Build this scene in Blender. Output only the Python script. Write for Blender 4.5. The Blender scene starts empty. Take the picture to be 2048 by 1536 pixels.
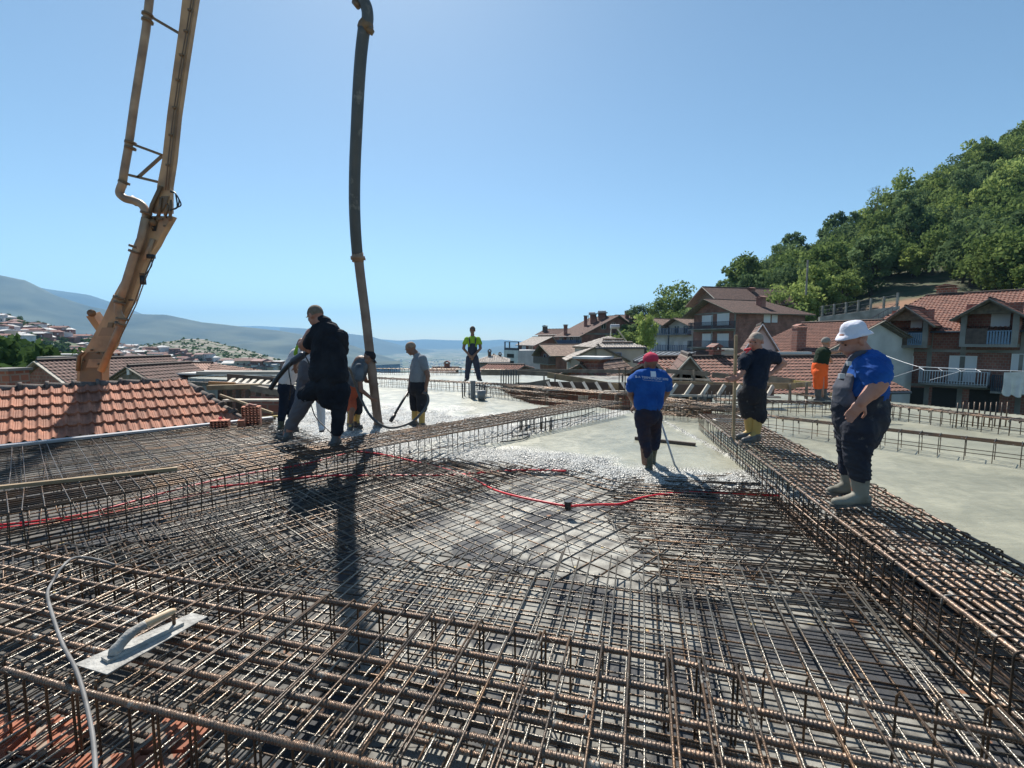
import bpy, bmesh, math, random
import numpy as np
from mathutils import Vector, Matrix, noise

# ------------------------------------------------------------------ camera, sky, sun, exposure
SC = bpy.context.scene
COL = SC.collection
F = 950.0
TH = math.atan(88/950)
HC = 1.85
cam = bpy.data.objects.new('camera', bpy.data.cameras.new('camera'))
COL.objects.link(cam)
cam.location = (0, 0, HC)
cam.rotation_euler = (math.pi/2-TH, 0, 0)
cam.data.sensor_width = 36
cam.data.lens = 36*F/2048
cam.data.clip_start = .05
cam.data.clip_end = 60000
SC.camera = cam
SUN_EL, SUN_AZ = math.radians(50), math.radians(-15)   # azimuth measured from +Y towards +X
w = bpy.data.worlds.new('World')
SC.world = w
w.use_nodes = True
nt = w.node_tree
bg = nt.nodes['Background']
sky = nt.nodes.new('ShaderNodeTexSky')
sky.sky_type = 'NISHITA'
sky.sun_disc = False
sky.sun_elevation = SUN_EL
sky.sun_rotation = SUN_AZ
sky.altitude = 2300
sky.air_density = 1.0
sky.dust_density = 1.6
sky.ozone_density = 3.0
tn = nt.nodes.new('ShaderNodeMix'); tn.data_type = 'RGBA'; tn.blend_type = 'MULTIPLY'; tn.inputs[0].default_value = 1
tn.inputs[7].default_value = (.98, 1.03, .89, 1)
nt.links.new(sky.outputs[0], tn.inputs[6]); nt.links.new(tn.outputs[2], bg.inputs[0])
bg.inputs[1].default_value = 0.105
sl = bpy.data.lights.new('sun', 'SUN')
sl.energy = 5.0
sl.angle = math.radians(.55)
sl.color = (1, .95, .87)
so = bpy.data.objects.new('sun', sl)
COL.objects.link(so)
sd = Vector((math.sin(SUN_AZ)*math.cos(SUN_EL), math.cos(SUN_AZ)*math.cos(SUN_EL), math.sin(SUN_EL)))
so.rotation_euler = sd.to_track_quat('Z', 'Y').to_euler()
SC.view_settings.view_transform = 'Standard'
SC.view_settings.look = 'None'
SC.view_settings.exposure = 0.68
SC.render.engine = 'CYCLES'
SC.cycles.use_denoising = True
SC.cycles.max_bounces = 6
SC.cycles.transparent_max_bounces = 6
SC.cycles.volume_bounces = 0
RNG = random.Random(7)

# ------------------------------------------------------------------ measuring the photograph
def ray(px, py):
    x = (px-1024)/F; y = -(py-768)/F
    return Vector((x, y*math.sin(TH)+math.cos(TH), y*math.cos(TH)-math.sin(TH)))
def P(px, py, d):                 # point on that line of sight at distance d along the ground
    r = ray(px, py); s = d/r.y
    return Vector((r.x*s, d, HC+r.z*s))
def G(px, py, z):                 # point on that line of sight at height z
    r = ray(px, py); s = (z-HC)/r.z
    return Vector((r.x*s, r.y*s, z))
def interp(x, pts):
    if x <= pts[0][0]: return pts[0][1]
    for (a, b), (c, d) in zip(pts, pts[1:]):
        if x <= c: return b+(d-b)*(x-a)/(c-a)
    return pts[-1][1]

# ------------------------------------------------------------------ materials
MATS = {}
def mat(name, col, rough=.7, metal=0., col2=None, nscale=3., bump=0., bscale=30., spec=.5, detail=4, stretch=None, lo=.35, hi=.65):
    if name in MATS: return MATS[name]
    m = bpy.data.materials.new(name); m.use_nodes = True
    n = m.node_tree.nodes; l = m.node_tree.links
    b = n['Principled BSDF']
    b.inputs['Base Color'].default_value = (*col, 1)
    b.inputs['Roughness'].default_value = rough
    b.inputs['Metallic'].default_value = metal
    b.inputs['Specular IOR Level'].default_value = spec
    tc = n.new('ShaderNodeTexCoord'); mp = n.new('ShaderNodeMapping')
    l.new(tc.outputs['Object'], mp.inputs['Vector'])
    if stretch: mp.inputs['Scale'].default_value = stretch
    if col2:
        t = n.new('ShaderNodeTexNoise'); t.inputs['Scale'].default_value = nscale; t.inputs['Detail'].default_value = detail
        r = n.new('ShaderNodeValToRGB')
        r.color_ramp.elements[0].position = lo; r.color_ramp.elements[1].position = hi
        r.color_ramp.elements[0].color = (*col, 1); r.color_ramp.elements[1].color = (*col2, 1)
        l.new(mp.outputs[0], t.inputs['Vector']); l.new(t.outputs['Fac'], r.inputs[0]); l.new(r.outputs[0], b.inputs['Base Color'])
    if bump:
        t = n.new('ShaderNodeTexNoise'); t.inputs['Scale'].default_value = bscale; t.inputs['Detail'].default_value = 5
        bp = n.new('ShaderNodeBump'); bp.inputs['Strength'].default_value = bump; bp.inputs['Distance'].default_value = .02
        l.new(mp.outputs[0], t.inputs['Vector']); l.new(t.outputs['Fac'], bp.inputs['Height']); l.new(bp.outputs[0], b.inputs['Normal'])
    MATS[name] = m
    return m

def splatter(m, col, scale=9., lo=.6, hi=.66, rough=.85):
    n = m.node_tree.nodes; l = m.node_tree.links; b = n['Principled BSDF']; src = b.inputs['Base Color'].links[0].from_socket
    ge = n.new('ShaderNodeNewGeometry'); t = n.new('ShaderNodeTexNoise'); t.inputs['Scale'].default_value = scale; t.inputs['Detail'].default_value = 7; t.inputs['Roughness'].default_value = .7; l.new(ge.outputs['Position'], t.inputs['Vector'])
    r = n.new('ShaderNodeMapRange'); r.inputs['From Min'].default_value = lo; r.inputs['From Max'].default_value = hi; l.new(t.outputs['Fac'], r.inputs['Value'])
    mx = n.new('ShaderNodeMix'); mx.data_type = 'RGBA'; l.new(r.outputs[0], mx.inputs[0]); l.new(src, mx.inputs[6]); mx.inputs[7].default_value = (*col, 1); l.new(mx.outputs[2], b.inputs['Base Color'])
    me_ = n.new('ShaderNodeMapRange'); me_.inputs['To Min'].default_value = b.inputs['Metallic'].default_value; me_.inputs['To Max'].default_value = 0; l.new(r.outputs[0], me_.inputs['Value']); l.new(me_.outputs[0], b.inputs['Metallic'])
    return m

def brickmat(name, c1, c2, mortar, bw=.25, bh=.14, msize=.018, var=True, rough=.85):
    if name in MATS: return MATS[name]
    m = bpy.data.materials.new(name); m.use_nodes = True
    n = m.node_tree.nodes; l = m.node_tree.links; b = n['Principled BSDF']
    b.inputs['Roughness'].default_value = rough
    tc = n.new('ShaderNodeTexCoord'); s = n.new('ShaderNodeSeparateXYZ'); a = n.new('ShaderNodeMath'); c = n.new('ShaderNodeCombineXYZ')
    l.new(tc.outputs['Object'], s.inputs[0]); l.new(s.outputs[0], a.inputs[0]); l.new(s.outputs[1], a.inputs[1])
    l.new(a.outputs[0], c.inputs[0]); l.new(s.outputs[2], c.inputs[1])
    t = n.new('ShaderNodeTexBrick'); l.new(c.outputs[0], t.inputs['Vector'])
    t.inputs['Scale'].default_value = 1; t.inputs['Brick Width'].default_value = bw; t.inputs['Row Height'].default_value = bh
    t.inputs['Mortar Size'].default_value = msize; t.inputs['Color1'].default_value = (*c1, 1); t.inputs['Color2'].default_value = (*c2, 1)
    t.inputs['Mortar'].default_value = (*mortar, 1)
    no = n.new('ShaderNodeTexNoise'); no.inputs['Scale'].default_value = .8; no.inputs['Detail'].default_value = 6
    l.new(tc.outputs['Object'], no.inputs['Vector'])
    mx = n.new('ShaderNodeMix'); mx.data_type = 'RGBA'; mx.blend_type = 'MULTIPLY'
    r = n.new('ShaderNodeValToRGB'); r.color_ramp.elements[0].color = (.55, .5, .48, 1); r.color_ramp.elements[1].color = (1.15, 1.1, 1.05, 1)
    r.color_ramp.elements[0].position = .3; r.color_ramp.elements[1].position = .7
    l.new(no.outputs['Fac'], r.inputs[0])
    mx.inputs[0].default_value = 1
    l.new(t.outputs['Color'], mx.inputs[6]); l.new(r.outputs[0], mx.inputs[7]); l.new(mx.outputs[2], b.inputs['Base Color'])
    MATS[name] = m
    return m

def tilemat(name, c1, c2, dark=(.05, .035, .03), line=.35, tw=.24, rows=True):
    # roof tiles: UV in metres; colour differs tile by tile, thin dark laps
    if name in MATS: return MATS[name]
    m = bpy.data.materials.new(name); m.use_nodes = True
    n = m.node_tree.nodes; l = m.node_tree.links; b = n['Principled BSDF']
    b.inputs['Roughness'].default_value = .8
    tc = n.new('ShaderNodeTexCoord')
    t = n.new('ShaderNodeTexBrick'); t.offset = 0
    l.new(tc.outputs['UV'], t.inputs['Vector'])
    t.inputs['Scale'].default_value = 1; t.inputs['Brick Width'].default_value = tw; t.inputs['Row Height'].default_value = line
    t.inputs['Mortar Size'].default_value = .018 if rows else .0; t.inputs['Color1'].default_value = (*c1, 1); t.inputs['Color2'].default_value = (*c2, 1)
    t.inputs['Mortar'].default_value = (*dark, 1)
    no = n.new('ShaderNodeTexNoise'); no.inputs['Scale'].default_value = 2.2; no.inputs['Detail'].default_value = 8; no.inputs['Roughness'].default_value = .7
    l.new(tc.outputs['UV'], no.inputs['Vector'])
    mx = n.new('ShaderNodeMix'); mx.data_type = 'RGBA'; mx.blend_type = 'MULTIPLY'; mx.inputs[0].default_value = 1
    r = n.new('ShaderNodeValToRGB'); r.color_ramp.elements[0].color = (.45, .42, .4, 1); r.color_ramp.elements[1].color = (1.2, 1.12, 1.05, 1)
    r.color_ramp.elements[0].position = .32; r.color_ramp.elements[1].position = .66
    l.new(no.outputs['Fac'], r.inputs[0]); l.new(t.outputs['Color'], mx.inputs[6]); l.new(r.outputs[0], mx.inputs[7]); l.new(mx.outputs[2], b.inputs['Base Color'])
    MATS[name] = m
    return m

def leafmat(name, c, c2):
    if name in MATS: return MATS[name]
    m = bpy.data.materials.new(name); m.use_nodes = True
    n = m.node_tree.nodes; l = m.node_tree.links
    n.remove(n['Principled BSDF']); o = n['Material Output']
    tc = n.new('ShaderNodeTexCoord'); t = n.new('ShaderNodeTexNoise'); t.inputs['Scale'].default_value = .9; t.inputs['Detail'].default_value = 3
    oi = n.new('ShaderNodeObjectInfo'); r = n.new('ShaderNodeValToRGB')
    ad = n.new('ShaderNodeMath'); ad.operation = 'MULTIPLY_ADD'; ad.inputs[1].default_value = .35
    l.new(tc.outputs['Object'], t.inputs['Vector']); l.new(oi.outputs['Random'], ad.inputs[0]); l.new(t.outputs['Fac'], ad.inputs[2])
    l.new(ad.outputs[0], r.inputs[0])
    r.color_ramp.elements[0].position = .4; r.color_ramp.elements[1].position = .9
    r.color_ramp.elements[0].color = (*c, 1); r.color_ramp.elements[1].color = (*c2, 1)
    d = n.new('ShaderNodeBsdfDiffuse'); tr = n.new('ShaderNodeBsdfTranslucent'); mx = n.new('ShaderNodeMixShader'); mx.inputs[0].default_value = .42
    l.new(r.outputs[0], d.inputs[0]); l.new(r.outputs[0], tr.inputs[0]); l.new(d.outputs[0], mx.inputs[1]); l.new(tr.outputs[0], mx.inputs[2])
    l.new(mx.outputs[0], o.inputs[0])
    MATS[name] = m
    return m

# ------------------------------------------------------------------ mesh building
class MB:
    def __init__(s): s.v = []; s.f = []; s.uv = None
    def add(s, v, f):
        o = len(s.v); s.v += [tuple(x) for x in v]; s.f += [tuple(i+o for i in q) for q in f]
    def box(s, c, hx, hy, hz, M=None):
        c = Vector(c); v = []
        for sx in (-1, 1):
            for sy in (-1, 1):
                for sz in (-1, 1):
                    q = Vector((sx*hx, sy*hy, sz*hz))
                    v.append(c+(M @ q if M else q))
        s.add(v, [(0, 1, 3, 2), (4, 6, 7, 5), (0, 4, 5, 1), (2, 3, 7, 6), (0, 2, 6, 4), (1, 5, 7, 3)])
    def bx(s, x0, x1, y0, y1, z0, z1):
        s.box(((x0+x1)/2, (y0+y1)/2, (z0+z1)/2), abs(x1-x0)/2, abs(y1-y0)/2, abs(z1-z0)/2)
    def beam(s, p, q, wd, ht, up=(0, 0, 1)):      # rectangular bar from p to q
        p = Vector(p); q = Vector(q); d = q-p; L = d.length; d.normalize()
        sd_ = d.cross(Vector(up))
        if sd_.length < 1e-4: sd_ = Vector((1, 0, 0))
        sd_.normalize(); u = sd_.cross(d)
        M = Matrix((d, sd_, u)).transposed()
        s.box((p+q)/2, L/2, wd/2, ht/2, M)
    def tube(s, pts, r, seg=8, rads=None, caps=True, ky=None):
        pts = [Vector(p) for p in pts]; n = len(pts); rings = []
        t0 = (pts[1]-pts[0]).normalized()
        ref = Vector((0, 0, 1)) if abs(t0.z) < .9 else Vector((1, 0, 0))
        nrm = (ref-t0*ref.dot(t0)).normalized()
        for i, p in enumerate(pts):
            t = (pts[min(i+1, n-1)]-pts[max(i-1, 0)])
            t = t.normalized() if t.length > 1e-9 else t0
            nrm = (nrm-t*nrm.dot(t))
            nrm = nrm.normalized() if nrm.length > 1e-6 else t.orthogonal().normalized()
            bn = t.cross(nrm); rr = rads[i] if rads else r
            rings.append([p+(nrm*math.cos(2*math.pi*k/seg)+bn*math.sin(2*math.pi*k/seg))*rr for k in range(seg)])
        v = [x for rg in rings for x in rg]; f = []
        for i in range(n-1):
            for k in range(seg):
                a = i*seg+k; b = i*seg+(k+1) % seg
                f.append((a, b, b+seg, a+seg))
        if caps:
            f.append(tuple(range(seg))[::-1]); f.append(tuple((n-1)*seg+k for k in range(seg)))
        s.add(v, f)
    def ribbed(s, p, q, r, pitch=.02, seg=8, rib=.0022):
        p = Vector(p); q = Vector(q); L = (q-p).length; n = max(2, int(L/pitch)); pts = []; rads = []
        for i in range(n):
            for o, a in ((.0, 0), (.45, 0), (.55, 1), (.85, 1), (.95, 0)):
                pts.append(p.lerp(q, (i+o)/n)); rads.append(r-rib*.5+rib*1.6*a)
        s.tube(pts, r, seg, rads)
    def mesh(s, name, smooth=False):
        me = bpy.data.meshes.new(name); me.from_pydata(s.v, [], s.f); me.update()
        if smooth:
            me.polygons.foreach_set('use_smooth', [True]*len(me.polygons))
        return me
    def obj(s, name, m, parent=None, smooth=False):
        me = s.mesh(name, smooth)
        ms = m if isinstance(m, (list, tuple)) else [m]
        for x in ms: me.materials.append(x)
        return link(name, me, parent)

def link(name, data, parent=None):
    o = bpy.data.objects.new(name, data); COL.objects.link(o)
    if parent: o.parent = parent
    return o
def tag(o, label, cat, group=None):
    o['label'] = label; o['category'] = cat
    if group: o['group'] = group
    return o
def thing(name, label, cat, loc=(0, 0, 0), rz=0, group=None):
    o = link(name, None); o.location = loc; o.rotation_euler = (0, 0, rz)
    o.empty_display_size = .1
    return tag(o, label, cat, group)
def structure(o): o['kind'] = 'structure'; return o
def stuff(o): o['kind'] = 'stuff'; return o
def copy_tree(o, parent=None):
    c = o.copy(); COL.objects.link(c)
    if parent: c.parent = parent
    for ch in list(o.children):
        k = copy_tree(ch, c)
        k.matrix_parent_inverse = ch.matrix_parent_inverse.copy()
    return c
def arc(p, q, sag, n=10, ax=(0, 0, -1)):
    p = Vector(p); q = Vector(q); a = Vector(ax)
    return [p.lerp(q, i/n)+a*sag*4*(i/n)*(1-i/n) for i in range(n+1)]
def smoothpath(pts, n=6):
    pts = [Vector(p) for p in pts]; out = []
    for i in range(len(pts)-1):
        p0 = pts[max(i-1, 0)]; p1 = pts[i]; p2 = pts[i+1]; p3 = pts[min(i+2, len(pts)-1)]
        for k in range(n):
            t = k/n
            out.append(.5*((2*p1)+(p2-p0)*t+(2*p0-5*p1+4*p2-p3)*t*t+(3*p1-p0-3*p2+p3)*t**3))
    out.append(pts[-1]); return out

M_REBAR = mat('rusty_steel', (.062, .048, .037), .38, .55, (.17, .098, .052), 4., .25, 90., lo=.42, hi=.7)
M_REBAR_G = mat('mill_steel', (.125, .115, .10), .32, .65, (.16, .105, .065), 5., .25, 90., lo=.5, hi=.75)
M_BIGBAR = mat('ribbed_steel', (.115, .088, .070), .40, .5, (.23, .14, .088), 7., .3, 60., lo=.4, hi=.7)
splatter(M_BIGBAR, (.26, .245, .215), 7., .58, .63); splatter(M_REBAR, (.22, .205, .18), 6., .60, .65)
M_TIMBER = mat('timber', (.36, .26, .15), .8, 0, (.24, .17, .10), 4., .3, 40., stretch=(1, 1, 1))
M_TIMBER_OLD = mat('weathered_timber', (.22, .19, .15), .85, 0, (.13, .11, .09), 4., .3, 40.)
M_TIMBER_PALE = mat('pale_timber', (.55, .5, .42), .8, 0, (.38, .33, .27), 5., .2, 40.)
M_CONC_DRY = mat('dry_concrete', (.36, .34, .31), .9, 0, (.22, .21, .19), 1.2, .3, 12.)
M_CONC_OLD = mat('old_concrete', (.27, .26, .24), .9, 0, (.16, .155, .14), .8, .2, 8.)
M_BRICK = brickmat('hollow_brick', (.30, .115, .075), (.22, .085, .06), (.24, .19, .16), .27, .21, .022)
M_BRICK2 = brickmat('red_brick', (.31, .135, .105), (.23, .10, .08), (.27, .21, .18), .27, .21, .02)
M_BRICK3 = brickmat('orange_brick', (.42, .17, .10), (.30, .11, .07), (.36, .28, .22), .27, .21, .025)
M_TILE = tilemat('clay_tiles', (.34, .155, .11), (.25, .115, .085), tw=.25, line=.36)
M_TILE_OLD = tilemat('old_brown_tiles', (.215, .12, .10), (.155, .088, .075), tw=.25, line=.36)
M_TILE_PALE = tilemat('pale_tiles', (.44, .32, .25), (.34, .23, .18), tw=.3, line=.4)
M_TILE_WHITE = tilemat('white_tiles', (.60, .56, .52), (.46, .43, .40), dark=(.12, .1, .09), tw=.3, line=.4)
M_TILE_L = tilemat('faded_pink_tiles', (.58, .36, .28), (.44, .26, .20), tw=.25, line=.36)
M_TILE_NEAR = tilemat('near_clay_tiles', (.47, .21, .13), (.29, .125, .08), tw=.195, line=.43, rows=False)  # terracotta of the near roof, tone varied tile by tile
M_PLASTER = mat('white_plaster', (.62, .62, .62), .9, 0, (.48, .48, .48), .7)
M_BEIGE = mat('beige_plaster', (.46, .41, .33), .9, 0, (.36, .32, .26), .5)
M_GREYPL = mat('grey_render', (.30, .29, .28), .9, 0, (.22, .21, .2), .7)
M_WHITE = mat('white_frame', (.72, .72, .72), .6)
M_SHUT = mat('white_shutter', (.66, .67, .69), .6, stretch=(1, 1, 1))
M_GLASS = mat('window_glass', (.02, .025, .03), .08, 0, spec=.8)
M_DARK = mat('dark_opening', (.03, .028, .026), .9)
M_RAIL = mat('steel_railing', (.05, .06, .08), .5, .3)
M_RAILW = mat('white_railing', (.45, .48, .52), .6)
M_METALROOF = mat('dark_sheet_roof', (.07, .075, .08), .45, .2, (.12, .125, .13), .8)
M_SHEET = mat('zinc_sheet', (.42, .42, .43), .45, .5, (.3, .3, .31), 2.)
M_BOARD_D = mat('dark_formply', (.06, .04, .032), .6, 0, (.10, .07, .055), 3.)
M_RED = mat('red_conduit', (.70, .02, .03), .4)
M_BLACK = mat('black_rubber', (.018, .018, .02), .45)
M_WIRE = mat('dull_black_wire', (.012, .012, .013), 1.0, spec=0)
M_RUBBER = splatter(mat('grey_rubber', (.06, .062, .062), .5, 0, (.085, .082, .076), 3., .25, 20.), (.20, .185, .16), 4., .58, .68)
M_GREYCABLE = mat('grey_cable', (.19, .185, .18), .6, 0, (.10, .095, .09), 8.)
# ------------------------------------------------------------------ terrain, valley, mountains
def patch(name, x0, x1, nx, ysky, ybot, dfar, dnear, m, nt_=24, rough=0., back=None, seed=0, rscale=.02, col=None):
    """ruled hillside between a near foot line and a skyline, both given per column"""
    mb = MB(); rows = nt_+1
    for i in range(nx+1):
        px = x0+(x1-x0)*i/nx
        ys, yb = interp(px, ysky), interp(px, ybot)
        df, dn = interp(px, dfar), interp(px, dnear)
        for j in range(rows):
            t = j/nt_
            dd = dn+(df-dn)*t; y = yb+(ys-yb)*t
            p = P(px, y, dd)
            if rough:
                k = math.sin(math.pi*min(1, t*1.0))*.8+.2
                p.z += rough*k*(noise.fractal(Vector((p.x*rscale, p.y*rscale, seed)), 1, 2, 5))
            mb.v.append(tuple(p))
        p = P(px, ys, df); b = back or df*.5
        mb.v.append((p.x*(df+b*.3)/df, df+b*.3, p.z-abs(p.z)*.1-b*.12))
        mb.v.append((p.x*(df+b)/df, df+b, p.z-b*.55-20))
    R = rows+2
    for i in range(nx):
        for j in range(R-1):
            a = i*R+j; mb.f.append((a, a+R, a+R+1, a+1))
    return structure(mb.obj(name, m, smooth=True))

M_MOUNT = mat('mountain_forest', (.010, .028, .016), .95, 0, (.085, .10, .058), .0028, .0, lo=.38, hi=.7, detail=9)
M_MOUNT2 = mat('far_mountain', (.02, .04, .03), .95, 0, (.05, .07, .05), .0012, lo=.35, hi=.7, detail=8)
M_VALLEY = mat('valley_fields', (.05, .08, .035), .95, 0, (.26, .24, .17), .006, lo=.45, hi=.62, detail=8)
M_SCRUB = mat('scrub_hill', (.045, .075, .03), .95, 0, (.27, .235, .20), .11, lo=.42, hi=.6, detail=6)
M_TOWNHILL = mat('town_hillside', (.045, .08, .028), .95, 0, (.16, .14, .10), .06, lo=.45, hi=.7, detail=6)
def hillmat():
    m = mat('forest_floor', (.04, .06, .025), .95, 0, (.10, .085, .05), .4, .4, 3., lo=.4, hi=.7, detail=6)
    n = m.node_tree.nodes; l = m.node_tree.links
    ramp = [x for x in n if x.type == 'VALTORGB'][0]
    ge = n.new('ShaderNodeNewGeometry'); vs = n.new('ShaderNodeVectorMath'); vs.operation = 'DISTANCE'
    vs.inputs[1].default_value = tuple(P(1830, 592, 84))
    l.new(ge.outputs['Position'], vs.inputs[0])
    r = n.new('ShaderNodeMapRange'); r.inputs['From Min'].default_value = 7; r.inputs['From Max'].default_value = 12
    r.inputs['To Min'].default_value = 1; r.inputs['To Max'].default_value = 0
    l.new(vs.outputs['Value'], r.inputs['Value'])
    mx = n.new('ShaderNodeMix'); mx.data_type = 'RGBA'
    l.new(r.outputs[0], mx.inputs[0]); l.new(ramp.outputs[0], mx.inputs[6]); mx.inputs[7].default_value = (.24, .13, .075, 1)
    l.new(mx.outputs[2], n['Principled BSDF'].inputs['Base Color'])
    return m
# ground: one sheet out to the horizon, dropping from the site into the valley
mb = MB(); NA = 96; radii = [3, 30, 60, 90, 140, 220, 350, 550, 850, 1300, 1900, 2600, 4000, 7000, 12000, 20000, 30000]
for r_ in radii:
    for k in range(NA):
        a = 2*math.pi*k/NA; z = -7 if r_ < 60 else -7-203*min(1, (r_-60)/2400)**.8
        mb.v.append((r_*math.cos(a), r_*math.sin(a), z))
mb.v.append((0, 0, -7))
for i in range(len(radii)-1):
    for k in range(NA):
        a = i*NA+k; b = i*NA+(k+1) % NA; mb.f.append((a, b, b+NA, a+NA))
for k in range(NA): mb.f.append((k, (k+1) % NA, len(mb.v)-1))
structure(mb.obj('ground', M_VALLEY, smooth=True))

MH = dict(nx=160, nt_=40)
patch('mountain', -700, 800, 170, [(-700, 480), (-300, 520), (-100, 540), (0, 550), (50, 560), (110, 590), (180, 612), (262, 627), (330, 630), (400, 644), (470, 650), (560, 660), (640, 676), (700, 690), (760, 708), (800, 722)],
      [(-700, 742), (500, 745), (800, 728)], [(0, 4200), (800, 4600)], [(0, 2300), (800, 2700)], M_MOUNT, 50, 60, seed=1, rscale=.0012)
patch('mountain', -300, 620, 60, [(-300, 560), (60, 570), (92, 578), (180, 590), (240, 610), (290, 630), (400, 650), (620, 668)],
      [(-300, 700), (620, 700)], [(0, 7500)], [(0, 5500)], M_MOUNT2, 14, 60, seed=2, rscale=.0006)
patch('mountain', 560, 1300, 90, [(560, 655), (640, 658), (700, 668), (740, 672), (800, 690), (860, 700), (900, 708), (960, 700), (1000, 692), (1100, 684), (1300, 670)],
      [(560, 712), (1300, 712)], [(0, 9000)], [(0, 6500)], M_MOUNT2, 14, 90, seed=3, rscale=.0005)
patch('mountain', 380, 1500, 110, [(380, 650), (520, 652), (600, 656), (680, 664), (740, 676), (800, 681), (850, 678), (900, 680), (950, 681), (1000, 679), (1060, 684), (1200, 676), (1500, 660)],
      [(380, 700), (1500, 700)], [(0, 14000)], [(0, 11000)], M_MOUNT2, 10, 90, seed=4, rscale=.0004)

SKY_T = [(-400, 600), (-100, 618), (0, 632), (60, 646), (100, 656), (160, 674), (230, 692), (300, 706), (340, 716), (400, 728), (480, 745)]
HOUSE_T = [(0, 640), (100, 662), (230, 696), (300, 702), (380, 712), (430, 722), (480, 736), (560, 742)]
BOT_T = [(-400, 800), (0, 800), (480, 790)]
DF_T, DN_T = [(-400, 440), (0, 480), (480, 560)], [(-400, 100), (0, 110), (480, 130)]
def on_town(px, y):
    ys, yb = interp(px, SKY_T), interp(px, BOT_T); t = (y-yb)/(ys-yb)
    t = max(0, min(1, t)); dn, df = interp(px, DN_T), interp(px, DF_T)
    return P(px, y, dn+(df-dn)*t)
patch('hill', -400, 480, 80, SKY_T, BOT_T, DF_T, DN_T, M_TOWNHILL, 40, 0, back=150)
SKY_S = [(150, 716), (230, 698), (290, 690), (330, 684), (370, 678), (410, 679), (450, 690), (500, 702), (550, 716), (600, 740), (640, 760)]
patch('hill', 150, 640, 90, SKY_S, [(150, 775), (640, 790)], [(150, 700)], [(150, 330)], M_SCRUB, 50, 6, seed=6, back=200, rscale=.02)
SKY_F = [(1230, 672), (1300, 660), (1400, 648), (1450, 622), (1530, 578), (1620, 535), (1700, 496), (1770, 450), (1840, 408), (1950, 352), (2048, 305), (2200, 250), (2500, 190)]
BOT_F = [(1230, 745), (1400, 735), (1450, 715), (1600, 668), (1650, 655), (1750, 630), (1900, 615), (2500, 610)]
DF_F, DN_F = [(1230, 150), (1500, 165), (2048, 180)], [(1230, 112), (1500, 98), (1700, 84), (2048, 76), (2500, 70)]
def on_forest(px, t):
    ys, yb = interp(px, SKY_F), interp(px, BOT_F); dn, df = interp(px, DN_F), interp(px, DF_F)
    return P(px, yb+(ys-yb)*t, dn+(df-dn)*t)
patch('hill', 1230, 2500, 110, SKY_F, BOT_F, DF_F, DN_F, hillmat(), 40, 1.6, seed=9, back=60, rscale=.05)

# ------------------------------------------------------------------ trees
def crown_mesh(seed, rx, rz, nclump, nleaf, size, cr=.34):
    g = random.Random(seed); V = []; Fc = []
    cs = []
    for i in range(nclump):
        while True:
            q = Vector((g.uniform(-1, 1), g.uniform(-1, 1), g.uniform(-1, 1)))
            if .35 < q.length < 1: break
        q = q*(1-.25*g.random())
        cs.append((Vector((q.x*rx, q.y*rx, q.z*rz)), g.uniform(.65, 1.25)*cr*rx))
    for c, r_ in cs:
        for k in range(nleaf):
            d = Vector((g.gauss(0, 1), g.gauss(0, 1), g.gauss(0, 1))).normalized()
            p = c+Vector((d.x, d.y, d.z*.75))*r_*(g.random()**.4)
            a = Vector((g.gauss(0, 1), g.gauss(0, 1), g.gauss(0, 1)*.7)).normalized()
            n_ = (d*.8+a).normalized(); u = n_.orthogonal().normalized(); u.rotate(Matrix.Rotation(g.uniform(0, 6.28), 3, n_)); v = n_.cross(u)
            s = size*g.uniform(.6, 1.3); o = len(V)
            V += [tuple(p-u*s), tuple(p+v*s*.6), tuple(p+u*s), tuple(p-v*s*.6)]; Fc.append((o, o+1, o+2, o+3))
    me = bpy.data.meshes.new('crown'); me.from_pydata(V, [], Fc); me.update()
    return me, cs
M_LEAF = [leafmat('leaves_deep', (.06, .10, .03), (.24, .31, .10)), leafmat('leaves_bright', (.13, .18, .045), (.38, .46, .15)), leafmat('leaves_bluish', (.05, .085, .04), (.19, .26, .11))]
M_BARK = mat('bark', (.075, .055, .04), .9, 0, (.04, .03, .022), 6., .5, 20.)
def trunk_mesh(h, r_, cs):
    mb = MB(); mb.tube([(0, 0, -.4), (.05, .03, h*.5), (0, 0, h)], r_, 7, [r_*1.3, r_*.85, r_*.5])
    for c, q in cs[:9]:
        mb.tube([(0, 0, h*.6), (c.x*.5, c.y*.5, h*.8+(c.z+h-h)*.2+.3), (c.x, c.y, h+c.z)], r_*.3, 5, [r_*.4, r_*.28, r_*.08])
    return mb.mesh('trunk')
PROTO = []
for k in range(7):
    li = [0, 1, 2, 0, 1, 0, 2][k]
    rx = [2.6, 2.2, 3.0, 2.0, 2.7, 3.1, 2.3][k]; rz = [2.4, 2.2, 2.5, 2.6, 2.2, 2.5, 3.1][k]
    me, cs = crown_mesh(20+k, rx, rz, 44, 62, .20); me.materials.append(M_LEAF[li])
    th_ = rz+.6; tm = trunk_mesh(th_, .16, cs); tm.materials.append(M_BARK)
    PROTO.append((me, tm, th_, rx))
ntree = [0]
def tree(p, s, k, label, group='trees on the wooded hill', sz=None, rz=None):
    me, tm, h, rx = PROTO[k]
    t = thing('broadleaf_tree', label, 'tree', p, RNG.uniform(0, 6.28) if rz is None else rz, group)
    t.scale = (s, s, sz or s)
    c = link('crown', me, t); c.location = (0, 0, h)
    link('trunk', tm, t)
    ntree[0] += 1
    return t
sizew = lambda s: 'small' if s < .93 else 'middling' if s < 1.1 else 'large'
secw = lambda px: 'at its low left end' if px < 1500 else 'above the tall brick house' if px < 1640 else 'above the retaining wall' if px < 1790 else 'above the dormered house' if px < 1930 else 'by the right photo edge'
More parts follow.
